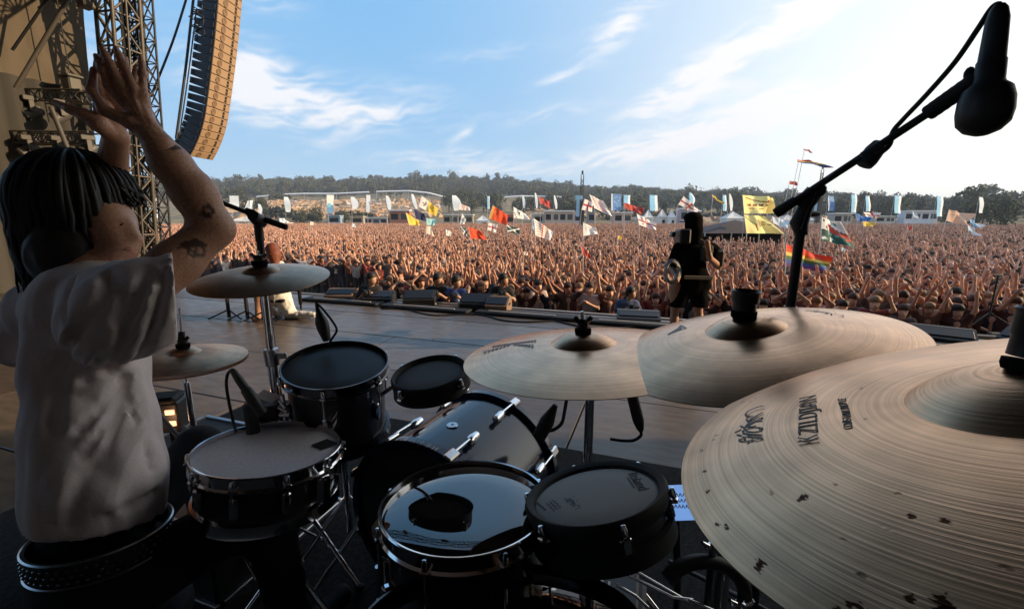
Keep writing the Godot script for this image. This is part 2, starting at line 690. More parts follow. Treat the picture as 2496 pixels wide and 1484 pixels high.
func make_ground() -> void:
	# one sheet out to the horizon, finer near the stage; it rises to the wooded hill
	var st := begin()
	var rad := [0.0, 8.0, 20.0, 60.0, 120.0, 180.0, 220.0, 240.0, 260.0, 285.0, 310.0, 340.0, 370.0, 400.0, 440.0, 480.0, 520.0, 560.0, 600.0, 650.0, 700.0, 750.0, 800.0, 850.0, 900.0, 960.0, 1040.0, 1200.0, 1500.0, 2000.0, 3200.0]
	var seg := 180
	for i in rad.size() - 1:
		for k in seg:
			var q := []
			for w in [[0, 0], [0, 1], [1, 1], [1, 0]]:
				var a: float = TAU * (k + w[1]) / seg
				var r: float = rad[i + w[0]]
				q.append(Vector3(sin(a) * r, land(sin(a) * r, -cos(a) * r), -cos(a) * r))
			if i == 0: tri(st, q[0], q[2], q[3], Vector3.UP)
			else: quad(st, q[0], q[1], q[2], q[3], Vector3.UP)
	st.generate_normals()
	var m := tri_mat("dry_grass", noise_tex(12, 0.02, Color(0.10, 0.088, 0.04), Color(0.30, 0.21, 0.10), 512, 5), Vector3(0.012, 0.012, 0.012), 0.95)
	m.uv1_world_triplanar = true
	var g := place("ground", st.commit(), m, self)
	tag(g, "dry grass field that rises to a wooded hill behind the crowd", "ground", "", "structure")

func leaf_tree(st: SurfaceTool, r: RandomNumberGenerator, h: float, wide: float, leaves: int, leaf: float, lobes: int) -> void:
	var hubs := []
	for i in lobes:
		var a := r.randf() * TAU
		var u := r.randf()
		hubs.append([Vector3(cos(a) * wide * 0.32 * sqrt(u), h * (0.34 + 0.5 * r.randf()) , sin(a) * wide * 0.32 * sqrt(u)), wide * r.randf_range(0.2, 0.34)])
	st.set_smooth_group(-1)
	for i in leaves:
		var hub: Array = hubs[r.randi() % lobes]
		var d := Vector3(r.randfn(), r.randfn() * 0.85, r.randfn()).normalized()
		var p: Vector3 = hub[0] + d * hub[1] * r.randf_range(0.65, 1.08)
		var u := Vector3(r.randfn(), r.randfn(), r.randfn()).cross(d).normalized()
		var n := (d + Vector3(r.randfn(), r.randfn(), r.randfn()) * 0.45).normalized()
		var v := n.cross(u).normalized()
		u = v.cross(n)
		var s := leaf * r.randf_range(0.6, 1.3)
		var c := Color(0.040, 0.052, 0.022).lerp(Color(0.092, 0.092, 0.040), r.randf())
		st.set_color(c)
		quad(st, p - u * s, p + v * s * 0.7, p + u * s, p - v * s * 0.7, d)

func make_woods() -> void:
	var r := RandomNumberGenerator.new()
	r.seed = 5
	var leafy := mat("leaves", 1, 1, 1, 0.85)
	leafy.vertex_color_use_as_albedo = true
	leafy.backlight_enabled = true
	leafy.backlight = Color(0.35, 0.35, 0.2)
	var bark := mat("bark", 0.07, 0.05, 0.035, 0.9)
	var shapes := []
	for i in 4:
		var st := begin()
		st.set_color(Color(0.05, 0.04, 0.03))
		tube(st, [Vector3(0, -1, 0), Vector3(0.1, 4, 0), Vector3(0.2, 8, 0.1)], [0.4, 0.3, 0.12], 5)
		leaf_tree(st, r, 12.5, [10.0, 7.5, 12.0, 6.0][i], 300, 0.78, [7, 5, 9, 5][i])
		shapes.append(mesh_of(st))
	var wood := thing("woodland", "dense dark green woodland along the top of the far hill", "woodland", Transform3D(), "", "stuff")
	var spots := [[], [], [], []]
	var patch := noise(51, 0.009, 3)
	for i in 15000:
		var az := r.randf_range(-57.0, 57.0)
		var d := sqrt(r.randf_range(300.0 * 300.0, 1010.0 * 1010.0))
		var x := sin(deg_to_rad(az)) * d
		var z := -cos(deg_to_rad(az)) * d
		var lim := 640.0 if az < 3.0 else 560.0
		var keep := d > lim + patch.get_noise_2d(x, z) * 110.0
		if not keep: keep = patch.get_noise_2d(x * 1.7 + 900.0, z * 1.7) > (0.40 if az < 5.0 else 0.2)
		if az > -26.0 and az < -8.0 and d < 640.0: keep = keep and d > 560.0 + 60.0 * sin(az)
		if not keep: continue
		var s := r.randf_range(0.55, 1.35)
		if r.randf() < 0.03: s *= 1.5
		spots[r.randi() % 4].append([Transform3D(Basis(Vector3.UP, r.randf() * TAU).scaled(Vector3(s, s * r.randf_range(0.85, 1.15), s)), Vector3(x, land(x, z) - 0.5, z)), r.randf_range(0.62, 1.25)])
	for i in 4:
		var mm := MultiMesh.new()
		mm.transform_format = MultiMesh.TRANSFORM_3D
		mm.use_colors = true
		mm.mesh = shapes[i]
		mm.instance_count = spots[i].size()
		for k in spots[i].size():
			mm.set_instance_transform(k, spots[i][k][0])
			var c: float = spots[i][k][1]
			mm.set_instance_color(k, Color(c * 1.02, c, c * 0.96))
		var o := MultiMeshInstance3D.new()
		o.name = "trees"
		o.multimesh = mm
		o.material_override = leafy
		o.set_meta("kind", "stuff")
		wood.add_child(o, true)
	# trees that stand out one by one: pixel column, distance, height
	var lone := [[640, 640, 19.0, "tall round tree that tops the skyline above the orange campsite"], [548, 620, 16.0, "broad tree on the skyline beside the drummer's elbow"], [602, 660, 13.0, "low round tree on the skyline left of the tallest tree"],
		[1118, 330, 17.0, "large olive green tree behind the white feather flag"], [1150, 318, 13.0, "bushy tree right of the large olive tree behind the orange flag"], [1095, 345, 14.0, "leafy tree at the left of the olive trees below the white fence"],
		[1190, 900, 24.0, "pointed conifer at the notch in the hill skyline"], [1213, 905, 27.0, "tallest pointed conifer right of the notch in the skyline"], [775, 262, 9.0, "dark bush in front of the orange campsite"], [735, 258, 8.0, "dark green bush at the left end of the campsite hedge"],
		[840, 262, 8.0, "dark bush right of the blue and white banner"], [2372, 205, 9.5, "round dark tree beside the furthest pale banner"], [2442, 190, 9.0, "dark tree beyond the right end of the crowd"], [2150, 300, 13.0, "tree between the blue banners and the pale banner"], [2330, 260, 9.0, "small tree left of the round dark tree"]]
	for t in lone:
		var dir := P(t[0], 534, 1.0) - EYE
		dir.y = 0.0
		var p: Vector3 = dir.normalized() * float(t[1])
		p.y = land(p.x, p.z)
		var h: float = t[2]
		var o := thing("tree", t[3], "tree", at(p), "trees one can tell apart before the woods")
		var st := begin()
		tube(st, [Vector3(0, -0.5, 0), Vector3(0.1, h * 0.3, 0), Vector3(0.15, h * 0.7, 0.1)], [h * 0.035, h * 0.025, h * 0.01], 6)
		for k in 4:
			var a := TAU * k / 4 + r.randf()
			tube(st, [Vector3(0.1, h * 0.3, 0), Vector3(cos(a) * h * 0.14, h * 0.5, sin(a) * h * 0.14), Vector3(cos(a) * h * 0.25, h * 0.62, sin(a) * h * 0.25)], [h * 0.014, h * 0.01, h * 0.004], 5)
		lpart("trunk", st, bark, o)
		st = begin()
		leaf_tree(st, r, h * 1.03, h * (0.45 if t[3].contains("conifer") else 0.95), 700, h * 0.045, 12)
		st.generate_normals()
		place("crown", st.commit(), leafy, o)


# ------------------------------------------------------------------ stage: deck, riser, roof, walls
func make_stage() -> void:
	var root := thing("stage_floor", "glossy dark wooden stage floor laid in large deck panels", "stage floor", Transform3D(stage_basis(), Vector3.ZERO), "", "structure")
	var shapes := []
	for v in 3:
		var st := begin()
		box(st, Transform3D(Basis(), Vector3(0, -0.02, 0)), Vector3(2.427, 0.04, 1.207), 0.004)
		shapes.append(mesh_of(st))
	for i in 12:
		for j in 10:
			var o := place("deck_panel", shapes[(i + j) % 3], mats["deck_wood_%d" % ((i * 7 + j * 5 + i * j) % 3)], root)
			o.position = Vector3(-14.6 + i * 2.44 + (0.6 if j % 2 else 0.0), -0.0015 * ((i * 3 + j) % 3), -7.05 + j * 1.22)
	var st := begin()
	box(st, Transform3D(Basis(), Vector3(0, -0.93, 1.5)), Vector3(29.6, 1.76, 18.4), 0.01)
	lpart("substructure", st, mats["black_cloth"], root)
	# front lip: a dark rail with lighter edge strips and cable ramps
	st = begin()
	box(st, Transform3D(Basis(), Vector3(0, -0.015, -7.72)), Vector3(29.6, 0.07, 0.09), 0.006)
	lpart("edge_rail", st, mat("edge_grey", 0.28, 0.26, 0.24, 0.5), root)
	st = begin()
	box(st, Transform3D(Basis(), Vector3(0, -0.35, -7.93)), Vector3(29.6, 0.5, 0.3), 0.01)
	lpart("fascia", st, mats["black_cloth"], root)
	# drum riser with carpet
	root = thing("drum_riser", "low drum riser covered with dark grey carpet under the kit", "drum riser", Transform3D(stage_basis(), Vector3.ZERO), "", "structure")
	st = begin()
	box(st, Transform3D(Basis(), Vector3(0.0, 0.235, 0.15)), Vector3(5.1, 0.46, 4.5), 0.01)
	lpart("platform", st, mats["black_metal"], root)
	st = begin()
	box(st, Transform3D(Basis(), Vector3(0.0, 0.482, 0.15)), Vector3(5.08, 0.032, 4.48), 0.008)
	lpart("carpet", st, mats["carpet"], root)
	st = begin()
	bar(st, Vector3(-2.56, 0.45, -2.11), Vector3(2.56, 0.45, -2.11), 0.03, 0.05, Vector3.UP, 0.004)
	bar(st, Vector3(-2.56, 0.45, -2.1), Vector3(-2.56, 0.45, 2.4), 0.03, 0.05, Vector3.UP, 0.004)
	lpart("edge_strip", st, mat("edge_alu", 0.5, 0.45, 0.38, 0.4, 0.7), root)
	# roof and walls that shade the kit
	root = thing("stage_roof", "black stage roof over the drum kit", "stage roof", Transform3D(stage_basis(), Vector3.ZERO), "", "structure")
	st = begin()
	box(st, Transform3D(Basis(), Vector3(0, 9.45, -0.8)), Vector3(29.6, 0.3, 13.8))
	lpart("roof_sheet", st, mat("roof_grey", 0.025, 0.024, 0.023, 0.9), root)
	root = thing("back_wall", "unseen cloth wall at the back of the stage, greyed to reflect fill light", "wall", Transform3D(stage_basis(), Vector3.ZERO), "", "structure")
	st = begin()
	box(st, Transform3D(Basis(), Vector3(0, 4.65, 6.0)), Vector3(29.6, 9.3, 0.3))
	lpart("wall_cloth", st, mat("fill_grey", 0.24, 0.21, 0.20, 0.9), root)  # unseen wall, its grey lightened to bounce fill onto the shirt
	root = thing("wing_wall", "black wall closing the far side of the stage towards the sun", "wall", Transform3D(stage_basis(), Vector3.ZERO), "", "structure")
	st = begin()
	box(st, Transform3D(Basis(), Vector3(14.6, 4.65, -1.0)), Vector3(0.3, 9.3, 14.0))
	lpart("wall_cloth", st, mats["black_cloth"], root)
	# front truss with lamps, seen mirrored in the drum heads
	root = thing("front_truss", "long lighting truss along the front of the stage roof", "truss", Transform3D(stage_basis(), Vector3(0, 0, 0)))
	lattice(root, Vector3(-14, 8.3, -7.9), Vector3(14, 8.3, -7.9), 0.6, 0.035, 1.1, mats["dark_truss"])
	for i in 9:
		lamp(SN(-9.6 + i * 2.4, 7.9, 7.95), 0.42, ["first", "second", "third", "fourth", "middle", "sixth", "seventh", "eighth", "last"][i] + " moving head lamp from the tower end of the roof's front truss", "lamps hung along the front truss")

func lattice(root: Node3D, a: Vector3, b: Vector3, side: float, r: float, step: float, m: Material, sides := [0, 1, 2, 3]) -> void:
	# box truss: four chords and one mesh of zigzag braces per side, in the root's own coordinates
	var d := (b - a).normalized()
	var u := d.cross(Vector3.UP if absf(d.y) < 0.9 else Vector3(0.9455, 0, 0.3256)).normalized()
	var v := d.cross(u)
	var corners := [(u + v) * side * 0.5, (u - v) * side * 0.5, (-u - v) * side * 0.5, (-u + v) * side * 0.5]
	for c in corners:
		var st := begin()
		tube(st, [a + c, b + c], r, 6)
		lpart("chord", st, m, root)
	var n := int((b - a).length() / step)
	for i in sides:
		var st := begin()
		var p: Vector3 = corners[i]
		var q: Vector3 = corners[(i + 1) % 4]
		for k in n:
			var t0 := a + d * step * k
			var t1 := a + d * step * (k + 1)
			tube(st, [t0 + p, t1 + q], r * 0.62, 5, false)
			tube(st, [t0 + q, t1 + p], r * 0.62, 5, false)
			tube(st, [t0 + p, t0 + q], r * 0.62, 5, false)
		var o := lpart("braces", st, m, root)
		o.set_meta("kind", "stuff")

var lamp_proto: Node3D

func lamp(p: Vector3, size: float, label: String, group: String, tilt := 0.5, turn := 0.0) -> Node3D:
	# moving head: base box, yoke, barrel with a glass front
	if lamp_proto == null:
		lamp_proto = thing("stage_lamp", label, "stage lamp")
		var st := begin()
		box(st, at(Vector3(0, -0.12, 0)), Vector3(0.7, 0.24, 0.55), 0.03)
		lpart("base", st, mat("lamp_grey", 0.075, 0.07, 0.062, 0.5), lamp_proto)
		st = begin()
		for s in [-1.0, 1.0]:
			st = begin()
			bar(st, Vector3(0.34 * s, -0.22, 0), Vector3(0.36 * s, -0.78, 0), 0.2, 0.08, Vector3.RIGHT, 0.02)
			lpart("yoke", st, mats["lamp_grey"], lamp_proto)
		st = begin()
		lathe(st, [Vector2(0.0, -0.42), Vector2(0.2, -0.4), Vector2(0.27, -0.2), Vector2(0.29, 0.25), Vector2(0.3, 0.34), Vector2(0.26, 0.34)], Transform3D(Basis(Vector3.RIGHT, 2.2), Vector3(0, -0.72, 0)), 20)
		var head := lpart("head", st, mats["lamp_grey"], lamp_proto)
		st = begin()
		lathe(st, [Vector2(0.27, 0.315), Vector2(0.14, 0.345), Vector2(0.0, 0.355)], Transform3D(Basis(Vector3.RIGHT, 2.2), Vector3(0, -0.72, 0)), 20)
		lpart("lens", st, mat("lens_glass", 0.42, 0.4, 0.36, 0.08), head)
		lamp_proto.set_meta("group", group)
		lamp_proto.transform = Transform3D(stage_basis().rotated(Vector3.UP, turn).scaled(Vector3.ONE * size), p)
		return lamp_proto
	var o := copy_of(lamp_proto, label)
	o.set_meta("group", group)
	o.transform = Transform3D(stage_basis().rotated(Vector3.UP, turn).scaled(Vector3.ONE * size), p)
	return o


# ------------------------------------------------------------------ the wing on the far left: cloth wall, tower, trusses, lamps
func make_wing() -> void:
	var root := thing("wing_cloth", "tall beige cloth wall in the stage wing behind the lighting trusses", "cloth wall", Transform3D(), "", "structure")
	var st := begin()
	var fold := noise(61, 0.35, 3)
	for i in 40:
		for j in 12:
			var q := []
			for w in [[0, 0], [1, 0], [1, 1], [0, 1]]:
				var y: float = 2.6 + (j + w[1]) * 0.85
				var n: float = 1.5 + (i + w[0]) / 40.0 * (6.35 + 0.085 * (y - 2.6))
				q.append(SN(-14.75 + 0.10 * fold.get_noise_2d(n * 3.0, y * 0.35), n, y))
			quad(st, q[0], q[1], q[2], q[3], SN(1, 0, 0))
	var cm := tri_mat("beige_cloth", noise_tex(62, 0.02, Color(0.098, 0.080, 0.056), Color(0.125, 0.102, 0.073), 256, 4), Vector3(0.6, 0.15, 0.6), 0.9)
	part("cloth", st, cm, root)
	st = begin()
	box(st, Transform3D(stage_basis(), SN(-14.95, 4.7, 4.7)), Vector3(0.2, 12.0, 6.4))
	part("backing", st, mats["black_cloth"], root)
	root = thing("wing_drape", "dark grey drape below the beige cloth in the stage wing", "drape")
	st = begin()
	for i in 60:
		var q := []
		for w in [[0, 0], [1, 0], [1, 1], [0, 1]]:
			var n: float = 1.5 + (i + w[0]) * 0.106
			q.append(SN(-14.55 + 0.06 * sin(n * 14.0), n, [-0.0, 5.0][w[1]]))
		quad(st, q[0], q[1], q[2], q[3], SN(1, 0, 0))
	part("cloth", st, mat("drape_grey", 0.05, 0.047, 0.04, 0.9), root)
	# the tower at the corner of the stage
	root = thing("stage_tower", "beige steel lattice tower at the corner of the stage", "tower")
	var p := on_height(300, 640, 0.0)
	p = P(300, 534, 11.9)
	lattice(root, Vector3(p.x, -1.8, p.z), Vector3(p.x + 1.5, 15.0, p.z), 0.62, 0.045, 0.78, mats["truss_metal"])
	st = begin()
	for k in 3:
		var q := P([284, 318, 330][k], 534, 11.7)
		tube(st, [Vector3(q.x, 0, q.z), Vector3(q.x + 1.3, 14, q.z)], [0.03, 0.035, 0.025][k], 6)
	lpart("pipe", st, mats["truss_metal"], root)
	root = thing("outer_tower", "thin dark lattice tower standing clear against the sky", "tower")
	p = P(357, 534, 12.4)
	lattice(root, Vector3(p.x, -1.8, p.z), Vector3(p.x + 1.3, 15.0, p.z), 0.42, 0.028, 0.55, mats["dark_truss"])
	# loops of cable tied along the outer tower
	root = thing("tower_cables", "bundle of cables tied in loops up the thin tower", "cables")
	for k in 3:
		var pts := []
		for i in 26:
			var q := P(345.0 + k * 3.0 + rng.randf_range(-6, 6), 534, 12.1)
			pts.append(Vector3(q.x + i * 0.04, 0.5 + i * 0.5, q.z + rng.randf_range(-0.1, 0.1)))
		st = begin()
		tube(st, curve(pts, 4), 0.018, 5)
		lpart("cable", st, mats["cable"], root)
	# horizontal trusses with lamps in front of the cloth
	for t in [[232.0, 10.4, 210.0, "upper"], [334.0, 10.2, 228.0, "lower"]]:
		root = thing("lighting_truss", "%s horizontal lighting truss across the beige wing cloth" % t[3], "truss")
		lattice(root, P(-60, t[0], t[1]), P(t[2], t[0] + 4.0, t[1]), 0.26, 0.022, 0.24, mats["truss_metal"], [0, 2])
	for l in [[66, 248, 10.3, "round stage lamp at the left end of the upper truss"], [141, 258, 10.3, "round stage lamp beside the drummer's left thumb on the upper truss"], [62, 344, 10.1, "stage lamp at the left end of the lower truss"], [134, 346, 10.1, "stage lamp in the middle of the lower truss above the hair"], [206, 344, 10.1, "stage lamp at the right end of the lower truss"]]:
		lamp(P(l[0], l[1] - 14, l[2]), 0.48, l[3], "lamps on the wing trusses", 0.5, -0.2)
	# braces and hangers
	for b in [[168, -8, 36, 215, 9.6, 0.045, "pale steel brace slanting across the beige wing cloth", "truss_metal"], [118, -8, 28, 122, 9.9, 0.03, "dark cable slanting across the upper corner of the wing cloth", "cable"], [122, 262, 176, 392, 9.4, 0.045, "pale steel brace slanting between the two lighting trusses", "truss_metal"], [40, 40, 58, 90, 10.5, 0.014, "short dark cable at the upper edge of the wing cloth", "cable"]]:
		root = thing("brace" if b[7] == "truss_metal" else "cable", b[6], "brace" if b[7] == "truss_metal" else "cable")
		st = begin()
		tube(st, [P(b[0], b[1], b[4]), P(b[2], b[3], b[4])], b[5], 8)
		part("tube", st, mats[b[7]], root)
	for h in [[148, -14, 22, "grey chain hoist at the top of the wing, left of the other"], [208, -10, 40, "dark chain hoist at the top of the wing, right of the other"], [174, 196, 30, "grey work box hung on a cable before the beige cloth"]]:
		var c := P(h[0], h[1] + h[2] * 0.4, 10.6)
		root = thing("chain_hoist", h[3], "hoist", Transform3D(stage_basis(), c))
		st = begin()
		box(st, at(Vector3(0, 0.02, 0)), Vector3(0.32, 0.3, 0.26), 0.03)
		lpart("motor", st, mat("hoist_grey", 0.11, 0.105, 0.09, 0.6), root)
		st = begin()
		box(st, at(Vector3(0, 0.2, 0)), Vector3(0.42, 0.06, 0.34), 0.02)
		lpart("cap", st, mats["hoist_grey"], root)
		st = begin()
		tube(st, [Vector3(0, 0.2, 0), Vector3(0.05, 3.4, 0)], 0.012, 5)
		lpart("chain", st, mats["cable"], root)


# ------------------------------------------------------------------ hung loudspeaker array
func make_speakers() -> void:
	var fx := Vector3(1.0, 0, 0.06).normalized()
	var up := Vector3.UP
	var pos := P(566, -80, 14.0) + Vector3(0, 0, 0)
	var root := thing("speaker_array", "long curved column of hung loudspeakers, fronts lit orange by the sun", "speaker array", at(pos))
	var body := mat("speaker_body", 0.028, 0.032, 0.045, 0.55)
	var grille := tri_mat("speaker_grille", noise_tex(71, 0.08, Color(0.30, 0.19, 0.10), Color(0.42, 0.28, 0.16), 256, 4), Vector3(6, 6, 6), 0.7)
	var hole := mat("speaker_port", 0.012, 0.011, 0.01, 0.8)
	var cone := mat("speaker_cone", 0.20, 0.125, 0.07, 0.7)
	var h := 0.262
	var wide := 1.08
	var deep := 0.66
	var shapes := []
	var st := begin()
	# wedge-shaped case: the back is lower than the front
	var f := [Vector3(0, -h / 2, -wide / 2), Vector3(0, h / 2, -wide / 2), Vector3(0, h / 2, wide / 2), Vector3(0, -h / 2, wide / 2)]
	var b := [Vector3(-deep, -h * 0.36, -wide / 2), Vector3(-deep, h * 0.36, -wide / 2), Vector3(-deep, h * 0.36, wide / 2), Vector3(-deep, -h * 0.36, wide / 2)]
	st.set_smooth_group(-1)
	quad(st, f[0], f[1], f[2], f[3], Vector3.RIGHT)
	quad(st, b[0], b[1], b[2], b[3], Vector3.LEFT)
	quad(st, f[1], f[2], b[2], b[1], Vector3.UP)
	quad(st, f[0], f[3], b[3], b[0], Vector3.DOWN)
	quad(st, f[0], f[1], b[1], b[0], Vector3.FORWARD)
	quad(st, f[3], f[2], b[2], b[3], Vector3.BACK)
	box(st, at(Vector3(-deep * 0.9, 0, wide / 2 + 0.012)), Vector3(0.07, h * 0.5, 0.03), 0.005)
	box(st, at(Vector3(-deep * 0.12, 0, wide / 2 + 0.012)), Vector3(0.06, h * 0.6, 0.03), 0.005)
	shapes.append(mesh_of(st))
	st = begin()
	box(st, at(Vector3(0.012, 0, 0)), Vector3(0.03, h - 0.022, wide - 0.03), 0.008)
	shapes.append(mesh_of(st))
	st = begin()
	lathe(st, [Vector2(0.105, 0.0), Vector2(0.11, 0.01), Vector2(0.1, 0.018), Vector2(0.04, 0.004), Vector2(0.0, 0.008)], Transform3D(Basis(Vector3.FORWARD, PI / 2), Vector3(0.028, 0, 0)), 16)
	shapes.append(mesh_of(st))
	st = begin()
	box(st, at(Vector3(0.03, 0, 0)), Vector3(0.006, h * 0.34, 0.10), 0.002)
	shapes.append(mesh_of(st))
	var p := pos
	for i in 24:
		var tilt := deg_to_rad(12.0 + 0.30 * i + (0.0 if i < 18 else (i - 17) * 3.2))
		var fwd := fx * cos(tilt) - up * sin(tilt)
		var dn := -(up * cos(tilt) + fx * sin(tilt))
		var side := fx.cross(up).normalized()
		var bas := Basis(fwd, -dn, side)
		p += dn * h * 0.5
		var o := place("speaker_cabinet", shapes[0], body, root, Transform3D(bas, p - pos))
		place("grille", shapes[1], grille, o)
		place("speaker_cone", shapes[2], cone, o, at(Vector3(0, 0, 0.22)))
		for s in [-1.0, 1.0]:
			place("port", shapes[3], hole, o, at(Vector3(0, s * h * 0.2, -0.26)))
		p += dn * h * 0.5
	st = begin()
	for s in [-1.0, 1.0]:
		tube(st, [pos + Vector3(-0.6, 0.1, s * 0.5), pos + Vector3(-0.6, 7, s * 0.5)], 0.02, 6)
	part("rigging", st, mats["dark_truss"], root)
	# steel bumper and cable tangle at the top, and the bridle at the foot
	st = begin()
	for k in 14:
		var a := P(486 + rng.randf_range(-14, 12), 12 + k * 5, 13.6)
		var c := P(486 + rng.randf_range(-14, 12), 12 + k * 5 + rng.randf_range(4, 22), 13.6)
		tube(st, [a, (a + c) * 0.5 + Vector3(rng.randf_range(-0.2, 0.1), 0, 0.05), c], 0.02, 5)
	var tangle := part("cable_tangle", st, mats["cable"], root)
	tangle.set_meta("kind", "stuff")
	for c in [[[458, -20], [420, 100], [366, 236], 14.4, 0.035, "thick dark stay rope running down from the stage roof past the tower"], [[472, -20], [452, 160], [428, 338], 14.2, 0.04, "dark signal cable hanging beside the loudspeaker column"], [[478, 20], [458, 180], [436, 330], 14.1, 0.02, "thin steel line between the cable and the loudspeaker column"]]:
		root = thing("rope", c[5], "rope")
		st = begin()
		var q := [P(c[0][0], c[0][1], c[3]), P(c[1][0], c[1][1], c[3]), P(c[2][0], c[2][1], c[3])]
		tube(st, curve(q, 8), c[4], 6)
		part("strand", st, mats["cable"], root)


# ------------------------------------------------------------------ things beyond and in the crowd
func Q(px: float, py: float, z: float) -> Vector3:     # the same, from the photograph's full-size columns and rows
	return P(px * 0.975, py * 0.975, z)

func foot(px: float, z: float) -> Vector3:      # the field under a column of the view at a depth
	var p := Q(px, 548, z)
	return Vector3(p.x, land(p.x, p.z), p.z)

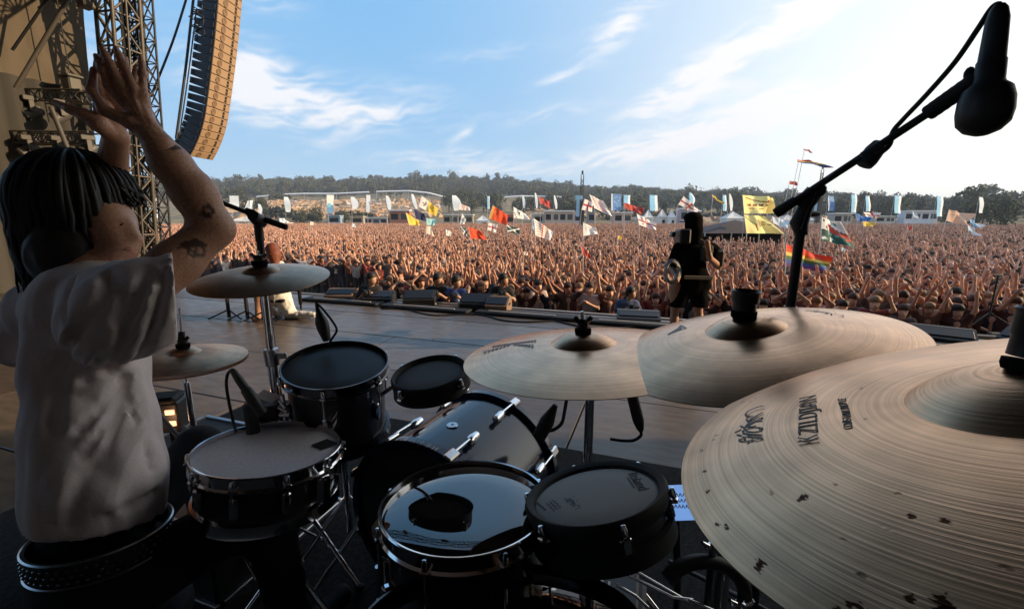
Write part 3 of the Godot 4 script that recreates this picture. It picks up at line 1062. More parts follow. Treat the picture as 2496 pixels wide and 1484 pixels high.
func make_field_things() -> void:
	var r := RandomNumberGenerator.new()
	r.seed = 17
	# white fence along the hill, in two runs, and dark hedge below it
	for f in [[[[640, 492], [700, 486], [760, 484], [840, 484], [922, 480]], "left run of the white fence along the top of the orange campsite"], [[[940, 479], [1020, 477], [1070, 482], [1125, 496]], "right run of the white fence that drops towards the olive trees"], [[[1225, 496], [1300, 490], [1400, 492], [1440, 500]], "low pale fence below the brown field right of the trees"]]:
		var root := thing("fence", f[1], "fence", Transform3D(), "pale fences on the hill")
		var pts: Array = f[0]
		for i in pts.size() - 1:
			var st := begin()
			var a := Q(pts[i][0], pts[i][1], 500.0)
			var b := Q(pts[i + 1][0], pts[i + 1][1], 500.0)
			bar(st, a, b, 2.2, 1.0, Vector3(0, 0.86, 0.5))
			part("fence_panel", st, mats["white_paint"], root)
			st = begin()
			var ga := minf(land(a.x, a.z) - 1.0, a.y - 2.0)
			tube(st, [Vector3(a.x, ga, a.z), a], 0.4, 5)
			part("post", st, mats["pole"], root)
	var hedge := begin()
	leaf_row(hedge, r, Q(735, 548, 236.0), Q(800, 548, 236.0), 5.0, 420)
	leaf_row(hedge, r, Q(655, 548, 245.0), Q(735, 548, 245.0), 8.5, 600)
	leaf_row(hedge, r, Q(840, 548, 245.0), Q(930, 548, 245.0), 6.5, 480)
	leaf_row(hedge, r, Q(1330, 548, 260.0), Q(1460, 548, 260.0), 5.5, 500)
	leaf_row(hedge, r, Q(1500, 548, 280.0), Q(1860, 548, 280.0), 6.5, 1200)
	hedge.generate_normals()
	tag(place("hedge", hedge.commit(), mats["leaves"], self), "dark hedges running along the far side of the crowd", "hedge", "", "stuff")
	# campsite: hundreds of small tents on the slopes
	var tent := begin()
	tent.set_smooth_group(-1)
	for s in [-1.0, 1.0]:
		quad(tent, Vector3(0, 1.6, -1.6), Vector3(0, 1.6, 1.6), Vector3(1.5 * s, 0, 1.8), Vector3(1.5 * s, 0, -1.8), Vector3(s, 1, 0))
		tri(tent, Vector3(0, 1.6, 1.6 * s), Vector3(1.5, 0, 1.8 * s), Vector3(-1.5, 0, 1.8 * s), Vector3(0, 0, s))
	tent.generate_normals()
	var mm := MultiMesh.new()
	mm.transform_format = MultiMesh.TRANSFORM_3D
	mm.use_colors = true
	mm.mesh = tent.commit()
	var rows := []
	var tints := [Color(0.46, 0.27, 0.13), Color(0.40, 0.20, 0.10), Color(0.5, 0.34, 0.2), Color(0.55, 0.45, 0.36), Color(0.42, 0.27, 0.13), Color(0.28, 0.19, 0.10), Color(0.48, 0.30, 0.14), Color(0.22, 0.17, 0.13)]
	for area in [[-34.0, -9.5, 300.0, 505.0, 2300], [2.0, 14.0, 290.0, 420.0, 500], [14.0, 44.0, 285.0, 400.0, 500]]:
		for i in area[4]:
			var az := deg_to_rad(r.randf_range(area[0], area[1]))
			var d: float = r.randf_range(area[2], area[3])
			var x := sin(az) * d
			var z := -cos(az) * d
			rows.append([Transform3D(Basis(Vector3.UP, r.randf() * TAU).scaled(Vector3.ONE * r.randf_range(0.8, 1.7)), Vector3(x, land(x, z), z)), tints[r.randi() % tints.size()]])
	mm.instance_count = rows.size()
	for i in rows.size():
		mm.set_instance_transform(i, rows[i][0])
		mm.set_instance_color(i, rows[i][1])
	var camp := MultiMeshInstance3D.new()
	camp.name = "campsite"
	camp.multimesh = mm
	camp.material_override = mats["painted_body"]
	add_child(camp)
	tag(camp, "hundreds of small orange and pale tents pitched on the hillside", "campsite", "", "stuff")
	# stalls, trailers and marquees along the far edge of the crowd: left, right, top row, kind, colour, label
	var white := Color(0.78, 0.76, 0.72)
	for s in [[566, 632, 541, "marquee", Color(0.8, 0.72, 0.58), "large cream marquee beside the drummer's raised elbow"], [696, 716, 548, "marquee", white, "small white tent under the mic boom end"],
		[818, 850, 538, "stall", Color(0.26, 0.36, 0.46), "blue grey trailer below the blue banner"], [874, 908, 540, "stall", Color(0.5, 0.4, 0.26), "tan stall with people in front, right of the blue trailer"], [911, 968, 543, "stall", Color(0.42, 0.42, 0.46), "long grey trailer right of the tan stall"],
		[974, 1024, 524, "stall", Color(0.42, 0.16, 0.09), "tall red brown stall left of the yellow flags"], [1108, 1182, 536, "stall", Color(0.42, 0.33, 0.24), "brown stall row below the olive trees"], [1190, 1222, 538, "marquee", white, "white peaked tent between the olive trees and the orange flag"],
		[1262, 1286, 536, "stall", Color(0.5, 0.17, 0.12), "red stall behind the orange flag"], [1330, 1360, 534, "stall", Color(0.6, 0.56, 0.5), "pale booth right of the dotted white flag"], [1362, 1434, 526, "stall", Color(0.55, 0.42, 0.34), "long open bar with a flat roof left of the lattice tower"], [1436, 1452, 530, "stall", Color(0.6, 0.56, 0.6), "narrow white cabin at the foot of the lattice tower"],
		[1470, 1488, 527, "stall", Color(0.3, 0.3, 0.3), "dark cabin right of the lattice tower"], [1535, 1580, 530, "stall", Color(0.6, 0.42, 0.33), "low pink stall below the blue banners"], [1610, 1634, 524, "marquee", white, "white pointed tent left of the tall blue banner"], [1646, 1668, 522, "marquee", Color(0.75, 0.66, 0.6), "pale pointed tent right of the tall blue banner"], [1672, 1690, 524, "marquee", Color(0.8, 0.78, 0.74), "small white pointed tent left of the red cross flag"],
		[1700, 1740, 520, "stall", Color(0.42, 0.36, 0.42), "mauve stall below the red cross flag"], [1815, 1862, 528, "marquee", Color(0.72, 0.7, 0.66), "white marquee left of the yellow flag"], [2085, 2130, 532, "stall", Color(0.4, 0.36, 0.34), "brown stall under the pale blue banners"], [2190, 2240, 540, "stall", Color(0.55, 0.5, 0.45), "beige stall right of the small yellow flag"],
		[2262, 2345, 526, "stall", Color(0.66, 0.66, 0.7), "long white roofed hall right of the last blue banner pair"], [2400, 2440, 530, "marquee", Color(0.6, 0.55, 0.5), "pale tent near the far right trees"], [1955, 2040, 536, "marquee", Color(0.62, 0.58, 0.55), "white tents behind the boom stand"]]:
		var z := 196.0 + r.randf_range(-8, 8)
		var a := foot(s[0], z)
		var b := foot(s[1], z)
		var top := Q(s[0], s[2], z).y - a.y
		var w := b.x - a.x
		var root := thing(s[3], s[5], s[3], at((a + b) * 0.5))
		var m := mat("canvas_%d" % used_names[s[3]] + s[3], s[4].r, s[4].g, s[4].b, 0.85)
		if s[3] == "marquee":
			var bays := maxi(1, roundi(w / 9.0))
			for k in bays:
				var st := begin()
				var x0 := -w / 2 + w / bays * (k + 0.5)
				var hw := w / bays / 2
				st.set_smooth_group(-1)
				var apex := Vector3(x0, top, -hw * 0.6)
				var c := [Vector3(x0 - hw, top * 0.55, 0.5), Vector3(x0 + hw, top * 0.55, 0.5), Vector3(x0 + hw, top * 0.55, -hw * 1.5), Vector3(x0 - hw, top * 0.55, -hw * 1.5)]
				for i in 4:
					var c0: Vector3 = c[i]
					var c1: Vector3 = c[(i + 1) % 4]
					var mid := (c0 + c1) * 0.5
					var sag: Vector3 = (mid + apex) * 0.5 + Vector3(0, -top * 0.07, 0)
					tri(st, c0, c1, sag, Vector3.UP)
					tri(st, c0, sag, apex, Vector3.UP)
					tri(st, c1, sag, apex, Vector3.UP)
				lpart("roof", st, m, root)
			var st2 := begin()
			box(st2, at(Vector3(0, top * 0.275, -3.0)), Vector3(w * 0.96, top * 0.55, 6.0), 0.05)
			lpart("wall", st2, m, root)
			st2 = begin()
			box(st2, at(Vector3(w * 0.12, top * 0.2, 0.1)), Vector3(w * 0.3, top * 0.4, 0.3), 0.03)
			lpart("opening", st2, mats["black_cloth"], root)
		else:
			var st := begin()
			box(st, at(Vector3(0, top * 0.46, -2.0)), Vector3(w, top * 0.92, 4.0), 0.05)
			lpart("wall", st, m, root)
			st = begin()
			box(st, at(Vector3(0, top * 0.96, -1.6)), Vector3(w * 1.06, top * 0.08, 5.4), 0.04)
			lpart("roof", st, mats["white_paint"] if r.randf() < 0.6 else m, root)
			var n := maxi(1, int(w / 3.2))
			for k in n:
				st = begin()
				box(st, at(Vector3(-w / 2 + w / n * (k + 0.5), top * 0.6, 0.02)), Vector3(w / n * 0.72, top * 0.34, 0.12), 0.02)
				lpart("hatch", st, mats["black_cloth"] if k % 2 == 0 else mats["drape_grey"], root)
	# sound desk tent in the crowd behind the yellow flag
	var c := foot(1862, 34.0)
	var root := thing("sound_tent", "low black sound desk tent standing in the crowd behind the yellow flag", "tent", at(c))
	var st := begin()
	box(st, at(Vector3(0, 1.2, -2.0)), Vector3(6.2, 2.4, 4.0), 0.05)
	lpart("wall", st, mats["black_cloth"], root)
	st = begin()
	st.set_smooth_group(-1)
	var e := [Vector3(-3.4, 2.4, 0.4), Vector3(3.4, 2.4, 0.4), Vector3(3.4, 2.4, -4.4), Vector3(-3.4, 2.4, -4.4)]
	for i in 4: tri(st, e[i], e[(i + 1) % 4], Vector3(0.3, 3.45, -2.0), Vector3.UP + e[i] + e[(i + 1) % 4])
	lpart("roof", st, mat("tent_dark", 0.06, 0.045, 0.045, 0.8), root)
	st = begin()
	for x in [-3.2, -1.1, 1.1, 3.2]: tube(st, [Vector3(x, 0, 0.35), Vector3(x, 2.45, 0.35)], 0.05, 6)
	lpart("frame", st, mats["pole"], root)
	# delay towers
	for t in [[1453, 438, 120.0, "tall lattice tower with hung loudspeakers rising above the hill"], [2041, 425, 150.0, "far lattice tower partly behind the mic boom"]]:
		var b := foot(t[0], t[2])
		var h := Q(t[0], t[1], t[2]).y - b.y
		root = thing("lattice_tower", t[3], "tower", at(b))
		lattice(root, Vector3(0, 0, 0), Vector3(0, h, 0), 0.7, 0.06, 1.2, mats["dark_truss"])
		st = begin()
		box(st, at(Vector3(0, h + 0.5, 0)), Vector3(0.5, 1.0, 0.5), 0.1)
		lpart("beacon", st, mats["black_metal"], root)
		st = begin()
		box(st, at(Vector3(0.1, h * 0.33, 0.75)), Vector3(1.1, h * 0.42, 0.7), 0.05)
		lpart("speaker_stack", st, mats["black_plastic"], root)
		st = begin()
		box(st, at(Vector3(-0.9, h * 0.6, 0.7)), Vector3(2.0, 1.1, 0.2), 0.03)
		box(st, at(Vector3(-1.1, h * 0.42, 0.72)), Vector3(0.9, h * 0.3, 0.12), 0.03)
		lpart("banner", st, mat("banner_blue", 0.38, 0.6, 0.7, 0.8), root)

func leaf_row(st: SurfaceTool, r: RandomNumberGenerator, a: Vector3, b: Vector3, h: float, n: int) -> void:
	st.set_smooth_group(-1)
	var base := land(a.x, a.z)
	for i in n:
		var t := r.randf()
		var p := a.lerp(b, t)
		var top := h * (0.75 + 0.25 * sin(t * 23.0 + a.x) * cos(t * 51.0))
		p.y = base + top * sqrt(r.randf())
		p += Vector3(r.randfn() * 0.8, 0, r.randfn() * 1.4)
		var u := Vector3(r.randfn(), r.randfn(), r.randfn()).normalized()
		var v := u.cross(Vector3(r.randfn(), r.randfn(), r.randfn())).normalized()
		var s := r.randf_range(0.5, 1.0)
		st.set_color(Color(0.03, 0.04, 0.017).lerp(Color(0.075, 0.08, 0.03), r.randf()))
		quad(st, p - u * s, p + v * s, p + u * s, p - v * s, u.cross(v))


# ------------------------------------------------------------------ flags
var flag_mats := {}

func paint(key: String) -> StandardMaterial3D:      # the cloth of a flag; its print is an image of 96 x 64 or so
	if flag_mats.has(key): return flag_mats[key]
	var w := 96
	var h := 64
	var im := Image.create(w, h, false, Image.FORMAT_RGB8)
	var wht := Color(0.93, 0.91, 0.88)
	var red := Color(0.72, 0.12, 0.10)
	var ink := Color(0.13, 0.07, 0.06)
	var yel := Color(0.93, 0.78, 0.30)
	var r := RandomNumberGenerator.new()
	r.seed = hash(key)
	im.fill(wht)
	match key:
		"cross":
			im.fill_rect(Rect2i(0, 27, 96, 10), red)
			im.fill_rect(Rect2i(43, 0, 10, 64), red)
		"crosses":
			im.fill_rect(Rect2i(0, 28, 96, 8), red)
			im.fill_rect(Rect2i(44, 0, 8, 64), red)
			for p in [[18, 12], [68, 12], [18, 46], [68, 46]]:
				im.fill_rect(Rect2i(p[0], p[1] + 3, 10, 3), red)
				im.fill_rect(Rect2i(p[0] + 3, p[1], 4, 9), red)
		"orange":
			im.fill(Color(0.86, 0.30, 0.14))
			im.fill_rect(Rect2i(0, 0, 14, 64), Color(0.85, 0.62, 0.3))
			for i in 14: im.fill_rect(Rect2i(r.randi() % 80, r.randi() % 60, 4 + r.randi() % 12, 2), Color(0.86, 0.55, 0.28))
		"orange_plain":
			im.fill(Color(0.86, 0.31, 0.15))
			im.fill_rect(Rect2i(60, 54, 30, 5), Color(0.5, 0.2, 0.1))
		"yellow_top":
			im.fill(Color(1.0, 0.93, 0.60))
			for k in 9: im.fill_rect(Rect2i(8 + k * 7, 8 + k * 2, 8, 3), Color(0.55, 0.22, 0.12))
			for k in 5:
				im.fill_rect(Rect2i(14 + k * 14, 30, 9, 7), Color(0.48, 0.16, 0.10))
				im.fill_rect(Rect2i(16 + k * 14, 32, 3, 3), Color(0.9, 0.7, 0.35))
			im.fill_rect(Rect2i(58, 14, 24, 9), Color(0.62, 0.25, 0.12))
			im.fill_rect(Rect2i(18, 44, 12, 3), Color(0.6, 0.4, 0.2))
			im.fill_rect(Rect2i(40, 46, 14, 3), Color(0.6, 0.3, 0.15))
		"yellow_low":
			im.fill(Color(1.0, 0.93, 0.60))
			for k in 8: im.fill_rect(Rect2i(4 + k * 4, 4 + k * 4, 5, 4), Color(0.5, 0.38, 0.18))
			for k in 5: im.fill_rect(Rect2i(32, 30 + k * 5, 4, 5), Color(0.5, 0.32, 0.15))
			for p in [[44, 16, 4, 22], [44, 36, 14, 4], [44, 16, 12, 4], [62, 12, 3, 20], [62, 30, 14, 3], [70, 22, 9, 3], [80, 30, 10, 3]]: im.fill_rect(Rect2i(p[0], p[1], p[2], p[3]), Color(0.5, 0.36, 0.2))
		"rainbow":
			var bands := [Color(0.86, 0.22, 0.12), Color(0.88, 0.34, 0.14), Color(0.93, 0.82, 0.40), Color(0.30, 0.45, 0.28), Color(0.25, 0.38, 0.68), Color(0.42, 0.25, 0.5)]
			for i in 6: im.fill_rect(Rect2i(0, i * 11, 96, 11), bands[i])
		"dots":
			for i in 12: im.fill_rect(Rect2i(r.randi() % 84, 8 + r.randi() % 48, 4 + r.randi() % 6, 4 + r.randi() % 5), ink)
		"scrawl":
			for i in 9: im.fill_rect(Rect2i(14 + r.randi() % 50, 10 + r.randi() % 40, 5 + r.randi() % 20, 2), Color(0.6, 0.45, 0.35))
		"redlines":
			for i in 5: im.fill_rect(Rect2i(6 + i * 3, 8 + i * 11, 70, 3), Color(0.75, 0.35, 0.28))
			im.fill_rect(Rect2i(40, 0, 6, 64), Color(0.76, 0.4, 0.33))
		"saltire":
			im.fill(Color(0.10, 0.24, 0.20))
			for x in 96:
				for d in range(-6, 7):
					for y in [x * 63 / 95 + d, 63 - x * 63 / 95 + d]:
						if y >= 0 and y < 64: im.set_pixel(x, y, wht)
		"teal":
			im.fill(Color(0.62, 0.82, 0.82))
			for i in 6: im.fill_rect(Rect2i(10 + r.randi() % 70, 10 + r.randi() % 44, 10, 6), Color(0.35, 0.58, 0.62))
		"cream": im.fill(Color(0.93, 0.84, 0.76))
		"navy": im.fill(Color(0.16, 0.17, 0.30))
		"red": im.fill(Color(0.72, 0.28, 0.24))
		"yellow":
			im.fill(yel)
			for i in 8: im.fill_rect(Rect2i(r.randi() % 80, r.randi() % 60, 14, 3), Color(0.7, 0.5, 0.2))
		"sky":
			im.fill(Color(0.50, 0.74, 0.88))
			for i in 10: im.fill_rect(Rect2i(r.randi() % 88, r.randi() % 58, 6, 6), Color(0.72, 0.86, 0.93))
			im.fill_rect(Rect2i(66, 0, 30, 64), Color(0.9, 0.92, 0.93))
		"blue":
			im.fill(Color(0.36, 0.52, 0.72))
			for i in 14: im.fill_rect(Rect2i(r.randi() % 88, r.randi() % 58, 8, 6), Color(0.55, 0.70, 0.84))
			im.fill_rect(Rect2i(0, 0, 10, 64), Color(0.88, 0.9, 0.92))
		"deepblue": im.fill(Color(0.25, 0.45, 0.70))
		"pale": im.fill(Color(0.80, 0.85, 0.88))
		"bluefoot":
			im.fill_rect(Rect2i(0, 36, 96, 28), Color(0.42, 0.6, 0.75))
			im.fill_rect(Rect2i(10, 30, 50, 14), Color(0.5, 0.78, 0.85))
		"yellowhalf":
			im.fill(yel)
			im.fill_rect(Rect2i(0, 0, 42, 64), wht)
			for i in 9: im.fill_rect(Rect2i(12 + r.randi() % 18, 14 + r.randi() % 34, 6, 5), ink)
			for i in 5: im.fill_rect(Rect2i(50 + r.randi() % 34, 12 + r.randi() % 40, 10, 4), Color(0.65, 0.45, 0.15))
		"dragon":
			im.fill_rect(Rect2i(0, 32, 96, 32), Color(0.16, 0.36, 0.32))
			for i in 44: im.fill_rect(Rect2i(r.randi() % 90, r.randi() % 60, 4 + r.randi() % 5, 4 + r.randi() % 5), [Color(0.08, 0.18, 0.17), wht, Color(0.45, 0.65, 0.62)][i % 3])
			for i in 26: im.fill_rect(Rect2i(26 + i * 2 + r.randi() % 6, 12 + i + r.randi() % 14, 12, 7), Color(0.72, 0.28, 0.22))
		"peach":
			im.fill(Color(0.88, 0.72, 0.6))
			for i in 6: im.fill_rect(Rect2i(r.randi() % 60, r.randi() % 56, 26, 2), Color(0.68, 0.45, 0.36))
	var m := StandardMaterial3D.new()
	m.resource_name = "flag_" + key
	m.albedo_texture = ImageTexture.create_from_image(im)
	m.roughness = 0.85
	m.backlight_enabled = true
	m.backlight = Color(0.5, 0.5, 0.5)
	m.texture_repeat = false
	flag_mats[key] = m
	return m

func flag(corners: Array, z: float, key: String, label: String, group: String, lean := 0.0, called := "flag") -> void:
	# corners: top of the hoist, top of the fly, bottom of the fly, bottom of the hoist
	var low: float = maxf(corners[5], corners[7]) * 0.975 - 534.0
	if low > 10.0: z = minf(z, maxf(12.2, 1400.0 / low))
	var tl := Q(corners[0], corners[1], z)
	var zf: float = z + maxf(0.0, corners[2] - corners[0]) * z / 1074.0 * 0.8     # the fly end blows away from the lens
	var trr := Q(corners[2], corners[3], zf)
	var br := Q(corners[4], corners[5], zf)
	var bl := Q(corners[6], corners[7], z)
	var wide := tl.distance_to(trr)
	var hoist := tl.distance_to(bl)
	var base := Vector3(bl.x + (bl.x - tl.x) * 0.6 + lean, FIELD, bl.z)
	var root := thing(called, label, called.replace("_", " "), at(base), group)
	var st := begin()
	var rp := 0.014 + z * 0.00028
	var up := (tl - bl).normalized()
	tube(st, [base, bl - up * 0.1, tl + up * hoist * 0.06], rp, 6)
	part("pole", st, mats["pole"], root)
	st = begin()
	var n := 14
	var m := 8
	var ph: float = corners[0] * 0.37
	for i in n:
		for j in m:
			var q := []
			var uv := []
			for w in [[0, 0], [1, 0], [1, 1], [0, 1]]:
				var u: float = float(i + w[0]) / n
				var v: float = float(j + w[1]) / m
				var p := tl.lerp(trr, u).lerp(bl.lerp(br, u), v)
				var wave: float = sin(u * 9.0 + ph + v * 1.6) * 0.075 * u + sin(u * 17.0 + ph * 2.0 - v * 3.0) * 0.03 * u
				p += Vector3(0.15, sin(u * 6.0 + ph) * 0.035 * u, 1.0) * wave * maxf(wide, hoist) * Vector3(0.3, 1.0 / maxf(absf(wave), 0.02) * 0.02 + 0.2, 2.2)
				q.append(p)
				uv.append(Vector2(u, v))
			quad_uv(st, q, uv, Vector3.BACK)
	part("cloth", st, paint(key), root)

func banner(x: float, y0: float, y1: float, w: float, z: float, key: String, label: String, group: String, curl := 0.0) -> void:
	# tall banner on its own mast; curl > 0 tapers it to a feather
	var top := Q(x, y0, z)
	var bot := Q(x, y1, z)
	var wd := Q(x + w * 1.15, y0, z).x - top.x
	var turn := wd * 0.7
	var base := Vector3(top.x, FIELD, top.z)
	var root := thing("banner", label, "banner", at(base), group)
	var st := begin()
	tube(st, [base, top + Vector3(0, 0.15, 0)], 0.045, 6)
	part("mast", st, mats["pole"], root)
	st = begin()
	for j in 12:
		var q := []
		var uv := []
		for e in [[0, 0], [1, 0], [1, 1], [0, 1]]:
			var v: float = (j + e[1]) / 12.0
			var width: float = wd * (1.0 if curl == 0.0 else lerpf(0.25, 1.25, pow(sin(PI * clampf(v * 0.8 + 0.08, 0.0, 1.0)), 1.0)))
			var p := top.lerp(bot, v) + Vector3(width * e[0] + curl * wd * v * v, 0, 0.05 * sin(v * 5.0 + x) * (1.0 + e[0] * 2.0) - turn * e[0])
			q.append(p)
			uv.append(Vector2(e[0], v))
		quad_uv(st, q, uv, Vector3.BACK)
	part("cloth", st, paint(key), root)

func make_flags() -> void:
	var g := "flags waved above the crowd"
	for f in [
		[[1054, 489, 1094, 520, 1089, 541, 1046, 516], 60, "yellowhalf", "white and yellow flag with a dark emblem, streaming down to the right"],
		[[1033, 522, 1062, 535, 1066, 554, 1038, 546], 55, "navy", "dark navy flag hanging below the white and yellow emblem flag"],
		[[1014, 531, 1052, 556, 1050, 563, 1022, 562], 50, "yellow", "tattered yellow flag left of the pale teal flag"],
		[[1066, 545, 1092, 549, 1086, 564, 1066, 562], 46, "teal", "pale teal flag above the cream flag"],
		[[1066, 565, 1081, 566, 1084, 591, 1065, 582], 44, "cream", "small cream flag hanging under the pale teal flag"],
		[[1149, 508, 1176, 519, 1175, 526, 1146, 524], 75, "redlines", "white flag with red lines behind the large white feather"],
		[[1155, 532, 1164, 548, 1161, 560, 1149, 561], 52, "dots", "narrow white flag with a dark mark below the large white feather"],
		[[1232, 513, 1270, 538, 1266, 564, 1222, 545], 42, "orange", "large orange flag with a yellow edge on a tall pole"],
		[[1284, 517, 1318, 537, 1324, 549, 1284, 545], 46, "dots", "white flag with black dots right of the large orange flag"],
		[[1335, 546, 1384, 580, 1374, 600, 1338, 588], 34, "redlines", "wide white flag with red stripes drooping over the crowd"],
		[[1332, 546, 1341, 556, 1338, 572, 1329, 575], 35, "pale", "narrow white flag at the left of the red striped one"],
		[[1170, 567, 1203, 578, 1217, 599, 1176, 596], 34, "orange_plain", "plain orange flag low over the heads of the crowd"],
		[[1221, 556, 1244, 562, 1240, 582, 1218, 574], 44, "cross", "small white flag with a red cross under the large orange flag"],
		[[1266, 562, 1300, 572, 1298, 588, 1268, 578], 44, "saltire", "dark green flag with a white diagonal cross"],
		[[1151, 565, 1168, 574, 1168, 590, 1158, 586], 42, "saltire", "small green flag left of the plain orange flag"],
		[[1114, 573, 1129, 580, 1127, 591, 1115, 588], 44, "dots", "tiny white flag with a dark hole left of the small green flag"],
		[[1346, 491, 1378, 506, 1376, 521, 1350, 508], 90, "red", "faded red flag before the pale fence under the woods"],
		[[1462, 497, 1484, 506, 1481, 530, 1454, 524], 62, "cross", "white flag with a red cross beside the lattice tower"],
		[[1474, 486, 1506, 502, 1532, 542, 1486, 520], 58, "redlines", "long white flag with faint print streaming right of the lattice tower"],
		[[1560, 506, 1606, 520, 1606, 537, 1562, 520], 60, "red", "long red and white pennant right of the blue banners"],
		[[1710, 490, 1752, 527, 1738, 533, 1696, 511], 50, "cross", "tilted white flag with a bold red cross above the camera operator"],
		[[1592, 534, 1636, 556, 1640, 576, 1598, 562], 36, "crosses", "white flag with red crosses curling down left of the camera operator"],
		[[1458, 556, 1488, 570, 1496, 584, 1458, 590], 32, "scrawl", "cream flag with faint scrawl in the middle of the crowd"],
		[[1450, 610, 1478, 640, 1476, 648, 1456, 634], 22, "red", "dark red flag sagging among the near crowd"],
		[[1781, 486, 1808, 506, 1807, 512, 1782, 491], 80, "yellow", "thin yellow pennant left of the yellow sheet flags"],
		[[1857, 487, 1944, 494, 1938, 533, 1861, 534], 32, "yellow_top", "upper yellow sheet flag with dark red lettering"],
		[[1861, 537, 1912, 540, 1951, 584, 1867, 583], 31.8, "yellow_low", "lower yellow sheet flag with brown lettering"],
		[[1931, 541, 1970, 552, 1966, 572, 1934, 558], 40, "pale", "white flag behind the right edge of the yellow sheet flags"],
		[[2055, 543, 2098, 556, 2145, 620, 2052, 600], 33, "dragon", "large white, green and red flag right of the boom stand"],
		[[2139, 532, 2174, 545, 2167, 557, 2144, 550], 70, "deepblue", "blue flag under the twin pale blue banners"],
		[[2158, 553, 2188, 556, 2187, 567, 2160, 565], 66, "yellow", "small yellow flag below the blue flag"],
		[[2160, 530, 2204, 533, 2200, 548, 2166, 541], 76, "cross", "white flag with red marks behind the small yellow flag"],
		[[1965, 609, 2062, 640, 2056, 678, 1964, 664], 21, "rainbow", "rainbow striped flag low over the crowd behind the boom stand"],
		[[2282, 528, 2296, 536, 2300, 548, 2286, 544], 70, "pale", "small white flag before the long white roofed hall"],
		[[2374, 524, 2420, 534, 2410, 563, 2366, 552], 50, "peach", "peach coloured flag with faint lines near the round dark tree"],
		[[2425, 545, 2452, 562, 2450, 572, 2428, 556], 50, "sky", "small blue flag right of the peach coloured flag"],
		[[2420, 560, 2446, 580, 2444, 590, 2422, 574], 42, "pale", "grey white flag low at the far right of the crowd"],
		[[2010, 371, 2030, 377, 2032, 382, 2011, 375], 45, "red", "small red pennant flying highest above the mic boom"],
		[[1994, 399, 2036, 401, 2080, 420, 1996, 405], 44, "rainbow", "long striped pennant flying below the red pennant"],
		[[1976, 452, 1996, 455, 1995, 464, 1974, 460], 46, "red", "small red and white flag halfway up the thin leaning pole"],
		[[697, 546, 711, 545, 710, 562, 699, 557], 55, "pale", "small white square flag under the end of the left mic boom"],
		[[618, 502, 630, 500, 632, 532, 611, 520], 70, "pale", "white flag folded to a triangle above the left mic boom"]]:
		flag(f[0], f[1], f[2], f[3], g, -0.8 if f[0][1] < 470 else 0.0)
	for x in [[1310, 650, 26, "redlines"], [1545, 610, 24, "yellow"], [2270, 585, 40, "red"], [2105, 640, 24, "pale"], [880, 580, 40, "pale"], [775, 575, 42, "cream"]]:
		var p: float = x[0]
		var y: float = x[1] - 22
		flag([p, y, p + 10, y + 3, p + 9, y + 11, p - 1, y + 9], x[2], x[3], "small hand flag " + {1310: "near the middle of the crowd, pink", 1545: "yellow, left of the camera operator's lens", 2270: "red, on the right of the crowd", 2105: "white, under the large green and red flag", 880: "white, below the tan stall", 775: "cream, left of the blue trailer"}[x[0]], g)
	g = "tall banners along the field"
	for b in [[573, 489, 518, 14, 100, "pale", "white banner nearest the drummer's arm", 0.0], [644, 510, 538, 5, 90, "pale", "thin white banner above the left mic clutch", 0.6], [709, 492, 530, 9, 95, "pale", "white feather banner before the orange campsite", 0.5], [816, 487, 532, 12, 95, "bluefoot", "white banner with a blue foot above the blue trailer", 0.0],
		[876, 492, 522, 10, 105, "pale", "white banner with dark dots before the campsite", 0.5], [915, 487, 530, 7, 100, "pale", "thin white banner at the end of the left white fence", 0.0], [964, 489, 524, 7, 100, "pale", "narrow white feather banner above the grey trailer", 0.8], [1028, 485, 522, 6, 90, "pale", "curved white feather banner left of the emblem flag", 1.6], [1130, 488, 526, 14, 80, "pale", "large white feather banner left of the olive trees", 0.3],
		[1218, 490, 522, 5, 95, "sky", "thin pale blue banner behind the orange flag", 0.0], [1306, 488, 520, 5, 110, "pale", "thin white banner behind the dotted flag", 0.5], [1337, 482, 520, 5, 110, "pale", "thin white banner left of the faded red flag", 0.6], [1385, 488, 522, 5, 110, "pale", "thin white banner right of the faded red flag", 0.8],
		[1529, 484, 526, 26, 85, "blue", "broad blue banner right of the lattice tower", 0.0], [1560, 487, 510, 17, 88, "sky", "white and teal banner beside the broad blue one", 0.0], [1625, 487, 527, 22, 85, "sky", "blue and white banner between the pointed tents", 0.0], [1724, 481, 512, 13, 88, "sky", "pale blue banner behind the bold red cross flag", 0.2], [1808, 487, 527, 12, 88, "sky", "teal and white banner left of the yellow sheet flags", 0.0], [1824, 484, 527, 9, 90, "pale", "white banner just left of the yellow sheet flags", 0.3],
		[2072, 489, 527, 27, 85, "blue", "blue banner just right of the boom clutch", 0.0], [2130, 486, 531, 25, 85, "sky", "pale blue banner, left of the twin pair", 0.0], [2166, 489, 528, 22, 88, "sky", "pale banner, right of the twin pair", 0.0], [2238, 488, 533, 36, 82, "sky", "wide pale blue banner before the far trees", 0.0], [2344, 490, 541, 40, 78, "sky", "wide pale banner near the round dark tree", 0.0], [2450, 492, 532, 34, 80, "pale", "grey banner furthest to the right", 0.0], [372, 495, 545, 14, 70, "sky", "pale blue banner seen under the drummer's forearm", 0.0]]:
		banner(b[0], b[1], b[2], b[3], b[4], b[5], b[6], g, b[7])


